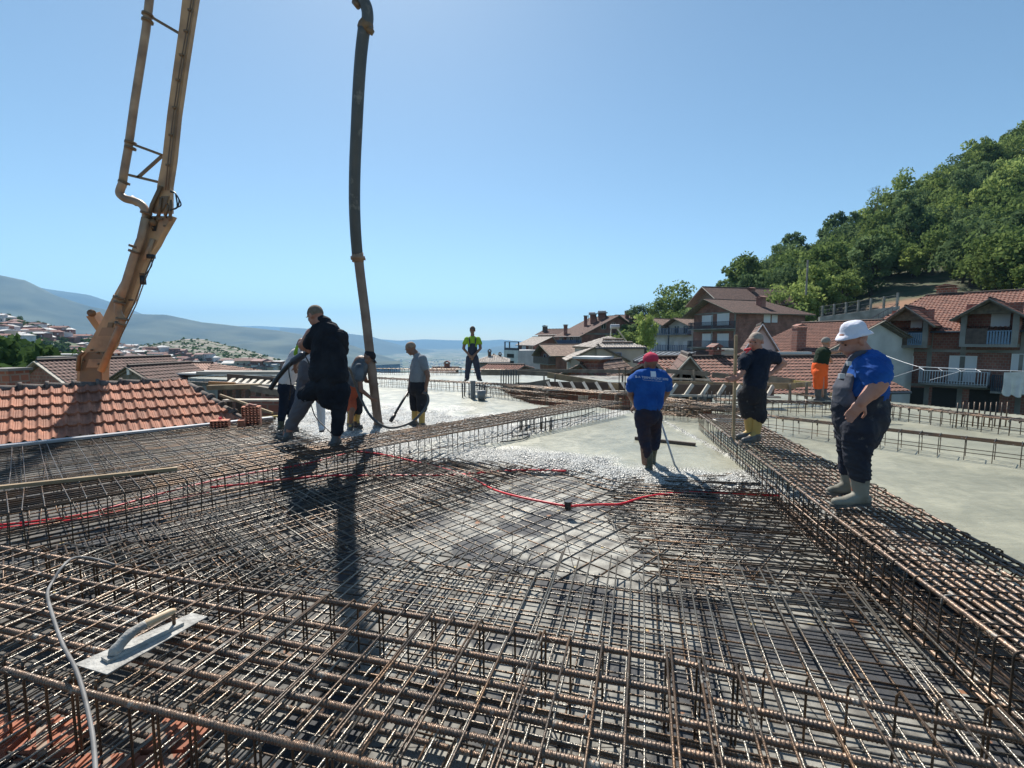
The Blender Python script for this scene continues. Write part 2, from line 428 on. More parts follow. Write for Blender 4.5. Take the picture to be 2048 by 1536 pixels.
zone = {0: 'low on the wooded hill', 1: 'half way up the wooded hill', 2: 'high on the wooded hill', 3: 'on the hill skyline'}
kindw = ['deep green', 'yellow green', 'blue green', 'dark slender', 'light green', 'broad dark green', 'tall blue green']
rows_f = [.02, .12, .22, .33, .45, .57, .69, .81, .92, 1.0]
for ri, t in enumerate(rows_f):
    px = 1245+RNG.uniform(0, 30)
    while px < 2160:
        p = on_forest(px, min(1, t+RNG.uniform(-.04, .04)))
        d = p.y; s0 = RNG.uniform(.75, 1.3); s = s0*1.75
        k = RNG.randrange(7)
        step = F*2.25*s/d*RNG.uniform(.95, 1.5)
        cut = (P(1830, 592, 84)-p).length < 12.5 or (px > 1640 and px < 1765 and t < .08) or (1765 < px < 1915 and t < .30) or (px < 1440 and t > .3)
        if not cut:
            tree(p, s, k, f'{sizew(s0)} {kindw[k]} tree {zone[0 if t < .25 else 1 if t < .5 else 2 if t < .85 else 3]}, {secw(px)}', sz=s*RNG.uniform(.9, 1.25))
        px += step
# dead crown poking out on the skyline
def bare_tree(p, h, label):
    mb = MB(); g = random.Random(3)
    def br(a, d, L, r_, n):
        b = a+d*L; mb.tube([a, a.lerp(b, .5)+Vector((g.uniform(-.1, .1), 0, 0)), b], r_, 5, [r_, r_*.8, r_*.6])
        if n:
            for q in range(3):
                br(b, (d+Vector((g.uniform(-.8, .8), g.uniform(-.8, .8), g.uniform(-.1, .5)))).normalized(), L*.62, r_*.55, n-1)
    br(Vector((0, 0, 0)), Vector((0, 0, 1)), h*.45, .14, 4)
    t = tag(mb.obj('dead_tree', M_BARK), label, 'tree'); t.location = p
bare_tree(on_forest(1725, .98)+Vector((0, -5, 3.5)), 13, 'leafless dead tree sticking out of the skyline of the wooded hill')
tree(P(1352, 648, 145), 2.15, 5, 'big round tree rising behind the white twin-gabled house', None, 2.1)
tree(P(1316, 652, 148), 1.5, 0, 'medium tree standing left against the big round tree', None)
tree(P(1275, 650, 150), 1.15, 2, 'small airy tree against the sky above the long brick house', None)
tree(P(1380, 658, 143), 1.6, 0, 'bushy tree squeezed between the big round tree and the tall brick house', None)
tree(P(1290, 712, 70), .74, 1, 'bright green young tree beside the white twin-gabled house', None, 1.3)
tree(P(1485, 592, 150), 2.4, 0, 'broad dark tree at the low left end of the wooded hill', None)

M_FARLEAF = leafmat('far_leaves', (.03, .06, .02), (.08, .13, .04))
fm, _ = crown_mesh(77, 2.8, 2.1, 26, 34, .42, .4); fm.materials.append(M_FARLEAF)
ftm = trunk_mesh(2.2, .2, _); ftm.materials.append(M_BARK)
def far_tree(p, s, label, group):
    t = thing('garden_tree', label, 'tree', p, RNG.uniform(0, 6), group); t.scale = (s, s, s*RNG.uniform(.8, 1.2))
    c = link('crown', fm, t); c.location = (0, 0, 2.2); link('trunk', ftm, t)
for k in range(230):
    px = RNG.uniform(-60, 470); ys = interp(px, SKY_T)
    y = ys+(768-ys)*RNG.random()**.9
    p = on_town(px, y); s_ = RNG.uniform(.7, 1.5)
    lab = ('small ' if s_ < .9 else 'large ' if s_ > 1.2 else '')+('tree among the houses high on the town hillside' if y < ys+25 else 'tree in the green gully of the town hillside' if y < ys+70 else 'dark tree low on the town hillside')+(' by the photo edge' if px < 90 else ' behind the boom foot' if px < 230 else ' right of the boom' if px < 350 else ' below the scrub hill')
    far_tree(p, s_*1.25, lab, 'trees on the town hillside')
for (px, y, d, s) in [(20, 745, 38, 1.2), (60, 728, 45, 1.3), (35, 722, 60, 1.5), (95, 738, 48, .9), (120, 730, 55, 1.0), (150, 722, 60, .9), (5, 735, 50, 1.3), (45, 712, 90, 2.0), (110, 716, 95, 1.8), (75, 704, 110, 2.0), (15, 703, 110, 2.1), (135, 712, 100, 1.7), (165, 735, 70, 1.2), (95, 722, 80, 1.6), (0, 722, 80, 1.7)]:
    far_tree(P(px, y, d)-Vector((0, 0, 3*s)), s, f'{"large" if s >= 1.6 else "small"} dark tree {"far" if d > 85 else "close"} behind the red gable, {"at the photo edge" if px < 30 else "left of its ridge" if px < 90 else "right of its ridge" if px < 140 else "beside the boom"}', 'trees behind the red gable')
# scrub on the hill: nobody could count it
sm = MB(); g = random.Random(5)
for k in range(2300):
    px = g.uniform(180, 620); ys = interp(px, SKY_S); yb = 785
    t = g.random(); p = P(px, yb+(ys-yb)*t, 330+370*t)
    r_ = g.uniform(1.0, 2.6)
    for q in range(7):
        c = p+Vector((g.gauss(0, r_*.4), g.gauss(0, r_*.4), r_*.4+g.gauss(0, r_*.2)))
        n_ = Vector((g.gauss(0, 1), g.gauss(0, 1), g.gauss(0, 1))).normalized(); u = n_.orthogonal().normalized()*r_*.6; v = n_.cross(u)
        sm.add([c-u, c-v, c+u, c+v], [(0, 1, 2, 3)])
stuff(tag(sm.obj('scrub', M_FARLEAF), 'dark scrub bushes dotting the pale rocky hill', 'scrub'))
# ------------------------------------------------------------------ houses
def poly_in(s, t, poly):
    c = False; j = len(poly)-1
    for i in range(len(poly)):
        (x1, y1), (x2, y2) = poly[i], poly[j]
        if (y1 > t) != (y2 > t) and s < (x2-x1)*(t-y1)/(y2-y1)+x1: c = not c
        j = i
    return c
def roof_panel(name, O, U, W, poly, m, parent, tw=.25, course=.36, th=.14, amp=.022, lap=.03, ss=4, near=False, under=None):
    """tiled slope: O eave corner, U along the eave, W up the slope, poly in (s,t) metres; returns object"""
    O, U, W = Vector(O), Vector(U).normalized(), Vector(W).normalized(); N = U.cross(W).normalized()
    if N.z < 0: N = -N
    smin = min(p[0] for p in poly); smax = max(p[0] for p in poly); tmax = max(p[1] for p in poly); tmin = min(p[1] for p in poly)
    V = []; Fc = []; UVs = []
    ds = tw/ss; ns = int((smax-smin)/ds)+1; nc = int(math.ceil((tmax-tmin)/course))
    def prof(s):
        u = (s/tw) % 1
        if near:
            return .042*max(0, math.cos((u-.5)*2*math.pi*1.25)) if abs(u-.5) < .2 else .004*math.sin(u*31)
        return amp*math.sin(2*math.pi*u)
    for c in range(nc):
        for e in (0, 1):
            t = tmin+(c+e)*course
            for i in range(ns+1):
                s = smin+i*ds; q = O+U*s+W*min(t, tmax+.02)+N*(prof(s)+(lap if e == 0 else 0))
                V.append(tuple(q)); UVs.append((s+.37*0, t if e == 0 else t-.001))
        for i in range(ns):
            sc = smin+(i+.5)*ds
            if poly_in(sc, min(tmin+(c+.5)*course, tmax-.02), poly):
                a = (2*c)*(ns+1)+i; b = a+ns+1
                Fc.append((a, a+1, b+1, b))
                if c > 0:
                    a2 = (2*c-1)*(ns+1)+i; Fc.append((a2, a2+1, a+1, a))
    me = bpy.data.meshes.new(name); me.from_pydata(V, [], Fc); me.update()
    uv = me.uv_layers.new(name='UVMap'); li = np.zeros(len(me.loops), dtype=np.int32); me.loops.foreach_get('vertex_index', li)
    uv.data.foreach_set('uv', np.array(UVs)[li].ravel())
    me.materials.append(m)
    o = link(name, me, parent)
    # boarding under the tiles
    mb = MB(); n = len(poly); lo = [O+U*a+W*b-N*.02 for a, b in poly]; l2 = [q-N*th for q in lo]
    mb.add(lo+l2, [tuple(range(n)), tuple(range(n, 2*n))[::-1]]+[(i, (i+1) % n, n+(i+1) % n, n+i) for i in range(n)])
    mb.obj('boarding', under or M_TIMBER_OLD, o)
    return o

class House:
    def __init__(s, name, label, pL, dL, pR, dR, z0, dep, cat='house', group=None):
        A = P(pL, 700, dL); B = P(pR, 700, dR); A.z = B.z = 0
        s.w = (B-A).length; s.rz = math.atan2(B.y-A.y, B.x-A.x); s.dep = dep; s.z0 = z0
        s.o = thing(name, label, cat, (A.x, A.y, z0), s.rz, group)
        s.u = (B-A).normalized(); s.v = Vector((-s.u.y, s.u.x, 0)); s.A = Vector((A.x, A.y, z0))
    def on(s, px, py, off=0.):       # photo point -> (x, z) on the plane parallel to the front, off metres in front of it
        r = ray(px, py); o = Vector((0, 0, HC)); a = s.A-s.v*off
        k = (a-o).dot(s.v)/r.dot(s.v); q = o+r*k-s.A
        return q.dot(s.u), q.z
    def side(s, px, py, x):          # on the plane x = const (gable side) -> (y, z)
        r = ray(px, py); o = Vector((0, 0, HC)); a = s.A+s.u*x
        k = (a-o).dot(s.u)/r.dot(s.u); q = o+r*k-s.A
        return q.dot(s.v), q.z
    def z(s, py, px=None, off=0.): return s.on(px, py, off)[1]
    def rise(s, px, py, back, ze): return max(.15, s.on(px, py, -back)[1]-ze)
    def body(s, h, m, x0=0, x1=None, y0=0, y1=None, zb=0, name='wall'):
        mb = MB(); mb.bx(x0, s.w if x1 is None else x1, y0, s.dep if y1 is None else y1, zb, h); return mb.obj(name, m, s.o)
    def gable(s, x0, x1, zb, zt, y, th, m, ax='x', c=.5):
        # triangular wall in the plane y (ax x) or in the plane x=y (ax y, x0..x1 are then y values)
        mb = MB(); xc = x0+(x1-x0)*c; v = []
        for q in (y, y+th):
            for a, b in ((x0, zb), (x1, zb), (xc, zt)): v.append((a, q, b) if ax == 'x' else (q, a, b))
        mb.add(v, [(0, 1, 2), (5, 4, 3), (0, 3, 4, 1), (1, 4, 5, 2), (2, 5, 3, 0)]); return mb.obj('gable', m, s.o)
    def roof_u(s, ze, rise, m, over=.5, x0=0, x1=None, y0=0, y1=None, hip=0., cr=.5, **k):
        """ridge along the front; near slope and far slope"""
        x1 = s.w if x1 is None else x1; y1 = s.dep if y1 is None else y1
        L = x1-x0+2*over; yr = y0+(y1-y0)*cr
        for (ya, sg) in ((y0, 1), (y1, -1)):
            hd = abs(yr-ya); sl = math.hypot(hd, rise); W = Vector((0, sg*hd, rise))/sl
            ex = over/ (hd/sl)
            O = Vector((x0-over, ya, ze))-W*ex
            if sg < 0: O = Vector((x0-over, ya, ze))-W*ex
            roof_panel('roof', O, (1, 0, 0), W, [(0, 0), (L, 0), (L-hip, sl+ex), (hip, sl+ex)], m, s.o, **k)
        for (ya, sg) in ((y0-over, 1),):
            gz = ze-rise*over/abs(yr-y0)-.08; mb = MB(); mb.tube([(x0-over, ya-.05, gz), (x1+over, ya-.05, gz)], .065, 6); mb.obj('gutter', M_RAIL, s.o)
        if hip:
            hm = abs(yr-y0); dr = rise*over/hm; R_ = rise+dr; LL = y1-y0+2*over
            for (xa, sg) in ((x0-over, 1), (x1+over, -1)):
                W = Vector((sg*hip, 0, R_)).normalized(); sl = math.hypot(hip, R_)
                roof_panel('roof', Vector((xa, y0-over, ze-dr)), (0, 1, 0), W, [(0, 0), (LL, 0), (LL*cr, sl)], m, s.o, **k)
        mb = MB(); mb.tube([(x0-over+hip, yr, ze+rise+.03), (x1+over-hip, yr, ze+rise+.03)], .11, 6); mb.obj('ridge', m, s.o)
    def toL(s, p): q = Vector(p)-s.A; return Vector((q.dot(s.u), q.dot(s.v), q.z))
    def roof_v(s, ze, rise, m, over=.5, x0=0, x1=None, y0=0, y1=None, front=.6, cr=.5, fascia=None, hipb=0, **k):
        """ridge running away from the front: gable seen from the front"""
        x1 = s.w if x1 is None else x1; y1 = s.dep if y1 is None else y1; L = y1-y0+front+over; xr = x0+(x1-x0)*cr
        for (xa, sg) in ((x0, 1), (x1, -1)):
            hd = abs(xr-xa); sl = math.hypot(hd, rise); W = Vector((sg*hd, 0, rise))/sl; ex = over/(hd/sl)
            O = Vector((xa, y0-front, ze))-W*ex
            roof_panel('roof', O, (0, 1, 0), W, [(0, 0), (L, 0), (L-hipb, sl+ex), (0, sl+ex)], m, s.o, **k)
            mb = MB(); mb.beam(O+Vector((0, -.06, -.04)), O+W*(sl+ex)+Vector((0, -.06, -.04)), .05, .24, (0, 1, 0)); mb.obj('bargeboard', fascia or M_TIMBER_OLD, s.o)
        mb = MB(); mb.tube([(xr, y0-front, ze+rise+.03), (xr, y1+over-hipb, ze+rise+.03)], .1, 6); mb.obj('ridge', m, s.o)
    def window(s, x0, x1, z0, z1, y=0., kind='glass', plane='front', n=2, fr=M_WHITE):
        """window in the front (plane y) or in a side wall (plane 'L' x=0 / 'R' x=w); frame with pane or shutter as sub-part"""
        e = .05; a = MB(); b = MB()
        def bb(mb, p0, p1, q0, q1, d0, d1):
            if plane == 'front': mb.bx(p0, p1, y-d1, y-d0, q0, q1)
            elif plane == 'L': mb.bx(y-d1, y-d0, p0, p1, q0, q1)
            else: mb.bx(y+d0, y+d1, p0, p1, q0, q1)
        if kind == 'hole':
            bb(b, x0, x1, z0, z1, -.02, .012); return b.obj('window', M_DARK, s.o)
        bb(a, x0, x0+e, z0, z1, -.02, .05); bb(a, x1-e, x1, z0, z1, -.02, .05); bb(a, x0+e, x1-e, z0, z0+e, -.02, .05); bb(a, x0+e, x1-e, z1-e, z1, -.02, .05)
        for i in range(1, n): xx = x0+(x1-x0)*i/n; bb(a, xx-.03, xx+.03, z0+e, z1-e, -.02, .045)
        o = a.obj('window', fr, s.o)
        if kind == 'half':
            zm = z0+(z1-z0)*.45; bb(b, x0+e, x1-e, z0+e, zm, -.02, .015); b.obj('pane', M_GLASS, o)
            c = MB(); bb(c, x0+e, x1-e, zm, z1-e, -.02, .03); c.obj('shutter', M_SHUT, o)
        else:
            bb(b, x0+e, x1-e, z0+e, z1-e, -.02, .015); b.obj('shutter' if kind == 'shut' else 'pane', M_SHUT if kind == 'shut' else M_GLASS, o)
        c = MB(); bb(c, x0-.08, x1+.08, z0-.07, z0-.002, -.02, .12); c.obj('sill', M_CONC_OLD, o)
        return o
    def win(s, px0, py0, px1, py1, off=0., **k):
        xa, za = s.on(px0, py1, off); xb, zb = s.on(px1, py0, off)
        return s.window(min(xa, xb), max(xa, xb), min(za, zb), max(za, zb), y=-off, **k)
    def swin(s, px0, py0, px1, py1, **k):
        ya, za = s.side(px0, py1, s.w); yb, zb = s.side(px1, py0, s.w)
        return s.window(min(ya, yb), max(ya, yb), min(za, zb), max(za, zb), y=s.w, plane='R', **k)
    def balcony(s, x0, x1, z, dep=1.1, h=1.0, y=0., m=M_RAIL, step=.13, slab=.16, sm=M_CONC_OLD, w=.022, slabm=True):
        mb = MB(); mb.bx(x0, x1, y-dep, y-.002, z-slab, z); o = mb.obj('balcony', sm, s.o)
        mb = MB()
        yy = y-dep+.04
        mb.beam((x0+.03, yy, z+h), (x1-.03, yy, z+h), .05, .05); mb.beam((x0+.03, yy, z+.08), (x1-.03, yy, z+.08), .03, .03)
        n = max(2, int((x1-x0-.06)/step))
        for i in range(n+1):
            x = x0+.03+(x1-x0-.06)*i/n; mb.beam((x, yy, z), (x, yy, z+h), w, w, (0, 1, 0))
        for x in (x0+.03, x1-.03):
            mb.beam((x, yy, z+h), (x, y, z+h), .05, .05)
            k = max(1, int(dep/step))
            for i in range(1, k): mb.beam((x, yy+dep*i/k, z), (x, yy+dep*i/k, z+h), w, w, (0, 1, 0))
        mb.obj('railing', m, o); return o
    def chimney(s, x, y, z0, z1, wd=.5, m=M_BRICK2, cap='gable'):
        mb = MB(); mb.bx(x-wd/2, x+wd/2, y-wd/2, y+wd/2, z0, z1); o = mb.obj('chimney', m, s.o)
        c = MB(); q = wd/2+.12
        c.bx(x-q, x+q, y-q, y+q, z1, z1+.07)
        if cap == 'gable':
            c.add([(x-q, y-q, z1+.22), (x+q, y-q, z1+.22), (x+q, y+q, z1+.22), (x-q, y+q, z1+.22), (x, y-q, z1+.42), (x, y+q, z1+.42)], [(0, 1, 4), (2, 3, 5), (1, 2, 5, 4), (3, 0, 4, 5), (0, 3, 2, 1)])
            for sx in (-1, 1):
                for sy in (-1, 1): c.bx(x+sx*wd*.4-.05, x+sx*wd*.4+.05, y+sy*wd*.4-.05, y+sy*wd*.4+.05, z1+.07, z1+.22)
        c.obj('cap', m if cap != 'flat' else M_CONC_OLD, o); return o
    def slab(s, x0, x1, z, t=.22, y=0., proud=.03, m=M_CONC_OLD):
        mb = MB(); mb.bx(x0, x1, y-proud, y+.1, z-t, z); return mb.obj('concrete_band', m, s.o)
    def column(s, x, z0, z1, wd=.3, y=0., proud=.03, m=M_CONC_OLD):
        mb = MB(); mb.bx(x-wd/2, x+wd/2, y-proud-.004, y+.1, z0, z1); return mb.obj('concrete_column', m, s.o)

# --- big brick house with two dormers, right edge
h = House('brick_house', 'long unfinished brick house with two gabled dormers and loggias, at the right edge', 1762, 41, 2240, 31, -7, 12)
ze = h.z(652, 1990)
h.body(ze, M_BRICK2)
h.roof_u(ze, h.rise(1950, 586, 6, ze), M_TILE, over=.7, x0=-1.0, hip=3.2, cr=.5, ss=4)
for x in [h.on(p, 720)[0] for p in (1768, 1858, 1925, 2044)]: h.column(x, 0, ze-.1)
for py, pp in ((700, 1990), (768, 1860)): h.slab(0, h.w, h.z(py, pp))
# two dormer bays
for (a, b, pk, zf, wl, wr, wt) in ((1768, 1853, 1812, 690, 1817, 1845, 634), (1918, 2034, 1974, 688, 1976, 2022, 621)):
    off = 1.6
    x0, z0 = h.on(a, zf, off); x1, _ = h.on(b, zf, off); zt = h.on(a, 645 if a < 1900 else 632, off)[1]
    xp, zp = h.on(pk, 612 if a < 1900 else 597, off+.4)
    mb = MB(); mb.bx(x0, x1, -off, 0, z0-.22, z0); mb.obj('loggia_floor', M_CONC_OLD, h.o)
    for xx in (x0+.15, x1-.15):
        mb = MB(); mb.bx(xx-.16, xx+.16, -off, -off+.3, z0, zt+.05); mb.obj('post', M_CONC_OLD, h.o)
    mb = MB(); mb.bx(x0, x0+.12, -off+.3, 0, z0, zt); mb.bx(x1-.12, x1, -off+.3, 0, z0, zt); mb.obj('side_wall', M_BRICK2, h.o)
    mb = MB(); mb.bx(x0, x1, -.05, .2, z0, zp-.25); mb.obj('back_wall', M_BRICK2, h.o)
    h.roof_v(zt+.1, zp-zt-.1, M_TILE, over=.55, x0=x0, x1=x1, y0=-off, y1=4.6, front=.6, fascia=M_CONC_OLD)
    h.gable(x0+.2, x1-.2, zt+.12, zp-.25, -off+.35, .1, M_TIMBER_OLD)
    xa, zb = h.on(wr, wt+2, .1); xc, za = h.on(wl, zf-3, .1)
    h.window(min(xa, xc)+.05, max(xa, xc), z0+.02, zb, y=-.06, kind='shut', n=1)
    rx0 = h.on(wl-2, zf, off)[0]; rx1 = h.on(wr, zf, off)[0]
    mb = MB(); hh = .95
    mb.beam((rx0, -off+.05, z0+hh), (rx1, -off+.05, z0+hh), .06, .06); mb.beam((rx0, -off+.05, z0+.08), (rx1, -off+.05, z0+.08), .05, .05)
    n = 8
    for i in range(n+1): xx = rx0+(rx1-rx0)*i/n; mb.box((xx, -off+.05, z0+hh/2), abs(rx1-rx0)/n*.3, .015, hh/2)
    mb.obj('railing', mat('blue_grey_railing', (.16, .24, .34), .6), h.o)
    mb = MB(); mb.bx(x0+.3, rx0-.02, -off+.04, -off+.1, z0, z0+1.15); mb.obj('parapet', M_BOARD_D, h.o)
h.win(1793, 712, 1828, 740, kind='glass', n=2)
h.win(1895, 712, 1955, 762, kind='shut', n=1)
h.win(2018, 708, 2075, 768, kind='half', n=2)
bx0 = h.on(1836, 765, 1.2)[0]; bx1 = h.on(1974, 770, 1.2)[0]; zb = h.on(1900, 768, 1.2)[1]
h.balcony(bx0, bx1, zb, 1.2, 1.0, m=M_RAILW, step=.16, w=.05)
bx2 = h.on(1952, 772, 1.3)[0]
h.balcony(bx1+.2, h.w, zb-.35, 1.3, 1.15, m=M_RAIL, step=.11, w=.05)
xa = h.on(1790, 790)[0]
for a, b, y0_, y1_ in ((1800, 1850, 776, 806), (1862, 1925, 778, 812), (1935, 2000, 782, 825)):
    h.win(a, y0_, b, y1_, kind='hole')
h.chimney(h.on(1893, 590, -6.8)[0], 6.8, ze+.5, h.on(1893, 578, -6.8)[1], 1.2, M_BRICK3)
# annex roof left of the dormer
mb = MB(); x0, z0 = h.on(1748, 655, .3); x1, _ = h.on(1772, 655, .3)
# --- washing line and cloth
cl = MB(); a, b = P(2008, 745, 23), P(2085, 742, 22)
n = 26; k = 16
for i in range(n+1):
    for j in range(k+1):
        p = a.lerp(b, i/n); edge = .12*(i < 3)*(3-i)/3
        sag = (1.16+.07*math.sin(i*.7))*(1-.25*max(0, 1-i/5)**2)
        cl.v.append((p.x+.03*math.sin(i*1.3+j*.2)*(j/k), p.y+.06*math.sin(i*.95)*(j/k+.15), p.z-j/k*sag))
for i in range(n):
    for j in range(k): q = i*(k+1)+j; cl.f.append((q, q+k+1, q+k+2, q+1))
o = cl.obj('laundry', mat('white_cloth', (.74, .73, .70), .9, 0, (.62, .61, .57), 3., .3, 9.), smooth=True); tag(o, 'white crumpled cloth hung over the washing line at the right edge', 'laundry')
mb = MB(); mb.tube(arc(P(1745, 700, 29), P(1835, 733, 25), .05)+arc(P(1835, 733, 25), P(2080, 743, 22), .04), .014, 5)
tag(mb.obj('washing_line', M_WHITE), 'thin white washing line stretched past the brick balconies', 'line')
mb = MB(); q = [P(1838, 734, 28.5), P(1951, 738, 28), P(1962, 744, 27), P(1849, 741, 27.5)]
for i in range(4): mb.tube([q[i], q[(i+1) % 4]], .02, 5)
mb.tube([q[0].lerp(q[1], .33), q[3].lerp(q[2], .33)], .012, 4); mb.tube([q[0].lerp(q[1], .66), q[3].lerp(q[2], .66)], .012, 4)
for t_ in (.1, .9):
    c_ = q[0].lerp(q[1], t_); mb.tube([c_, c_+Vector((0, 2.6, -.9))], .02, 5)
tag(mb.obj('drying_rack', M_RAILW), 'white metal drying rack hanging outside the brick balcony', 'rack')

# --- white house behind the man with the pole: gable end towards the right, tiled slope towards the left
h = House('white_house', 'low white house with a long brown tiled roof behind the man with the pole', 1625, 35, 1858, 40, -7, 6)
ze = h.z(708, 1625); zp = h.on(1742, 640, .5)[1]
h.body(ze, M_PLASTER)
h.roof_v(ze, zp-ze, M_TILE, over=.6, front=.5, y1=5.8, fascia=M_TIMBER_OLD)
h.gable(.05, h.w-.05, ze, zp-.2, -.02, .15, M_PLASTER)
for a_, b_ in ((1640, 1662), (1668, 1700)):
    h.win(a_, 694, b_, 711, kind='hole')
    X0, X1, Z0, Z1 = h.on(a_, 712)[0], h.on(b_, 712)[0], h.on(a_, 712)[1], h.on(a_, 692)[1]
    mb = MB(); n = 10; mb.beam((X0, -.12, Z1), (X1, -.12, Z1), .04, .04)
    for i in range(n+1): mb.beam((X0+(X1-X0)*i/n, -.12, Z0), (X0+(X1-X0)*i/n, -.12, Z1), .03, .03, (0, 1, 0))
    mb.obj('railing', M_RAIL, h.o)
mb = MB(); c = P(1597, 690, 37); zt = P(1597, 657, 37).z; mb.bx(c.x-.36, c.x+.36, c.y-.36, c.y+.36, c.z-.8, zt); o = mb.obj('roof_chimney', M_BRICK2); tag(o, 'red brick chimney standing on the tiled slope of the white house', 'chimney')
mb = MB(); mb.bx(c.x-.4, c.x+.4, c.y-.4, c.y+.4, zt, zt+.07); mb.add([(c.x-.4, c.y-.4, zt+.2), (c.x+.4, c.y-.4, zt+.2), (c.x+.4, c.y+.4, zt+.2), (c.x-.4, c.y+.4, zt+.2), (c.x, c.y-.4, zt+.36), (c.x, c.y+.4, zt+.36)], [(0, 1, 4), (2, 3, 5), (1, 2, 5, 4), (3, 0, 4, 5), (0, 3, 2, 1)]); mb.obj('cap', M_BRICK2, o)
k = House('white_side_wall', 'white wall of the low house under the eaves behind the navy polo', 1494, 33.5, 1624, 34.6, -7, .3)
k.body(k.z(704, 1560), M_PLASTER)
k.win(1532, 693, 1552, 711, kind='glass', n=3, fr=M_RAIL)
q = House('small_gabled_porch', 'small white gable with dark brown tiles behind the pole holder', 1494, 33.2, 1551, 32.5, -7, 3)
zq = q.z(690, 1500); zp = q.on(1522, 647, .3)[1]
q.body(zq, M_PLASTER); q.roof_v(zq, zp-zq, M_TILE_OLD, over=.22, front=.3, y1=5, fascia=M_WHITE); q.gable(.03, q.w-.03, zq, zp-.12, -.02, .1, M_PLASTER)

# --- long tiled roof in front (orange brown), with dark gable at its left end
h = House('low_tiled_house', 'low house under a long orange-brown tiled roof just beyond the boards', 1392, 22, 1790, 24, -7, 8)
ze = h.z(778, 1500)
h.body(ze, M_BRICK2); 
h.roof_u(ze, h.rise(1640, 713, 3.36, ze), M_TILE, over=.5, hip=0, cr=.42, ss=5)
h.chimney(h.on(1430, 705, -3.6)[0], 3.6, h.on(1430, 716, -3.6)[1], h.on(1430, 702, -3.6)[1], .45, M_BRICK2)
g_ = House('gabled_garage', 'dark open-fronted shed with a pale gable facing the site beside the red cap', 1336, 20.8, 1424, 20.3, -7, 5)
zg = g_.z(762, 1380); pk = g_.on(1376, 711)[1]
g_.body(zg, M_BOARD_D, y0=1.4); mb = MB()
for px in (1345, 1362, 1385, 1412): x = g_.on(px, 760)[0]; mb.bx(x-.06, x+.06, .1, .25, 0, zg+.3)
mb.obj('post', M_CONC_OLD, g_.o)
g_.roof_v(zg, pk-zg, M_TILE_OLD, over=.25, front=.3, fascia=M_TIMBER_PALE)
g_.gable(g_.w*.28, g_.w*.72, zg+(pk-zg)*.45, pk-.12, .0, .1, M_CONC_DRY)

# --- tall brick house with balconies: front to the left, long side wall to the right
h = House('tall_brick_house', 'tall brick house with white-shuttered balconies below the wood', 1386, 78, 1470, 70, -9, 14.2)
ze = h.z(621, 1470); zr = h.on(1416, 598, .8)[1]
h.body(ze, M_BRICK2)
h.roof_v(ze, zr-ze, M_TILE_OLD, over=1.0, front=1.5, cr=.42, hipb=4.0, fascia=M_TIMBER_OLD)
h.gable(.1, h.w-.1, ze, zr-.25, -.02, .2, M_BRICK2, c=.42)
for (a, b) in ((1404, 1426), (1434, 1459)):
    h.win(a, 626 if a > 1420 else 630, b, 651, kind='shut', n=3); h.win(a, 667, b-1, 694, kind='shut', n=3)
for py in (657, 695, 715):
    zz = h.on(1430, py, 1.2)[1]; h.balcony(.1, h.w-.1, zz, 1.3, 1.0, step=.2, w=.05)
h.column(h.w-.2, 0, ze); h.column(h.w*.46, 0, ze)
for py in (625, 660, 697): h.slab(0, h.w, h.z(py, 1430))
h.swin(1527, 629, 1541, 645, kind='shut', n=1); h.swin(1543, 630, 1555, 645, kind='shut', n=1)
yc = h.side(1520, 610, h.w*.7)[0]; h.chimney(h.w*.72, yc, ze+.3, h.side(1520, 597, h.w*.72)[1], .95, M_BRICK2)
u_ = House('rear_roofed_house', 'brown-roofed brick house rising just behind the tall brick house', 1388, 98, 1442, 90, -9, 18)
zu = u_.z(606, 1388); zr = u_.on(1416, 573, .8)[1]; u_.body(zu, M_BRICK2); u_.gable(.1, u_.w-.1, zu, zr-.3, -.02, .2, M_TIMBER_OLD, c=.5); u_.roof_v(zu, zr-zu, M_TILE_OLD, over=1.1, front=1.6, cr=.5, fascia=M_TIMBER_PALE, hipb=1.5)
yc = u_.side(1502, 590, u_.w*.6)[0]; u_.chimney(u_.w*.6, yc, zu+.5, u_.side(1502, 579, u_.w*.6)[1], 1.0, M_BRICK2)
q_ = House('pale_boiler_room', 'small grey-white flat shed at the foot of the tall brick house', 1436, 50, 1468, 49.5, -7, 3)
zq = q_.z(702, 1450); q_.body(zq, M_GREYPL); mb = MB(); mb.bx(-.15, q_.w+.15, -.15, 3.1, zq, zq+.2); mb.obj('roof', M_CONC_DRY, q_.o)

# --- white twin-gabled house
M_BRAIL = mat('blue_railing', (.06, .10, .20), .5)
h = House('twin_gabled_house', 'white house with two small gables and blue balcony railings', 1296, 94, 1385, 87, -9, 10)
ze = h.z(653, 1310); h.body(ze, M_PLASTER)
for (a, b, pk) in ((1290, 1336, 1306), (1334, 1386, 1348)):
    x0 = h.on(a, 650)[0]; x1 = h.on(b, 650)[0]; zp = h.on(pk, 637)[1]
    h.roof_v(ze, zp-ze, M_TILE_PALE, over=.3, x0=x0, x1=x1, front=1.7, cr=.42, y1=8)
    h.gable(x0+.2, x1-.2, ze, zp-.15, -.02, .1, M_PLASTER, c=.42)
for py in (669, 702):
    zz = h.on(1340, py, 1.4)[1]; h.balcony(0.1, h.w-.3, zz, 1.5, 1.1, m=M_BRAIL, step=.35, w=.08)
for a in (1303, 1322, 1348, 1366): h.win(a, 651, a+11, 667, kind='glass', n=2); h.win(a, 683, a+9, 701, kind='shut', n=1)
mb = MB(); x = h.on(1337, 670, 1.4)[0]; mb.bx(x-.1, x+.1, -1.45, -1.25, 0, ze-.3); mb.obj('post', M_RAIL, h.o)
k = House('brick_annex', 'plain brick wall filling the gap left of the tall brick house', 1386, 85, 1402, 84, -9, 6)
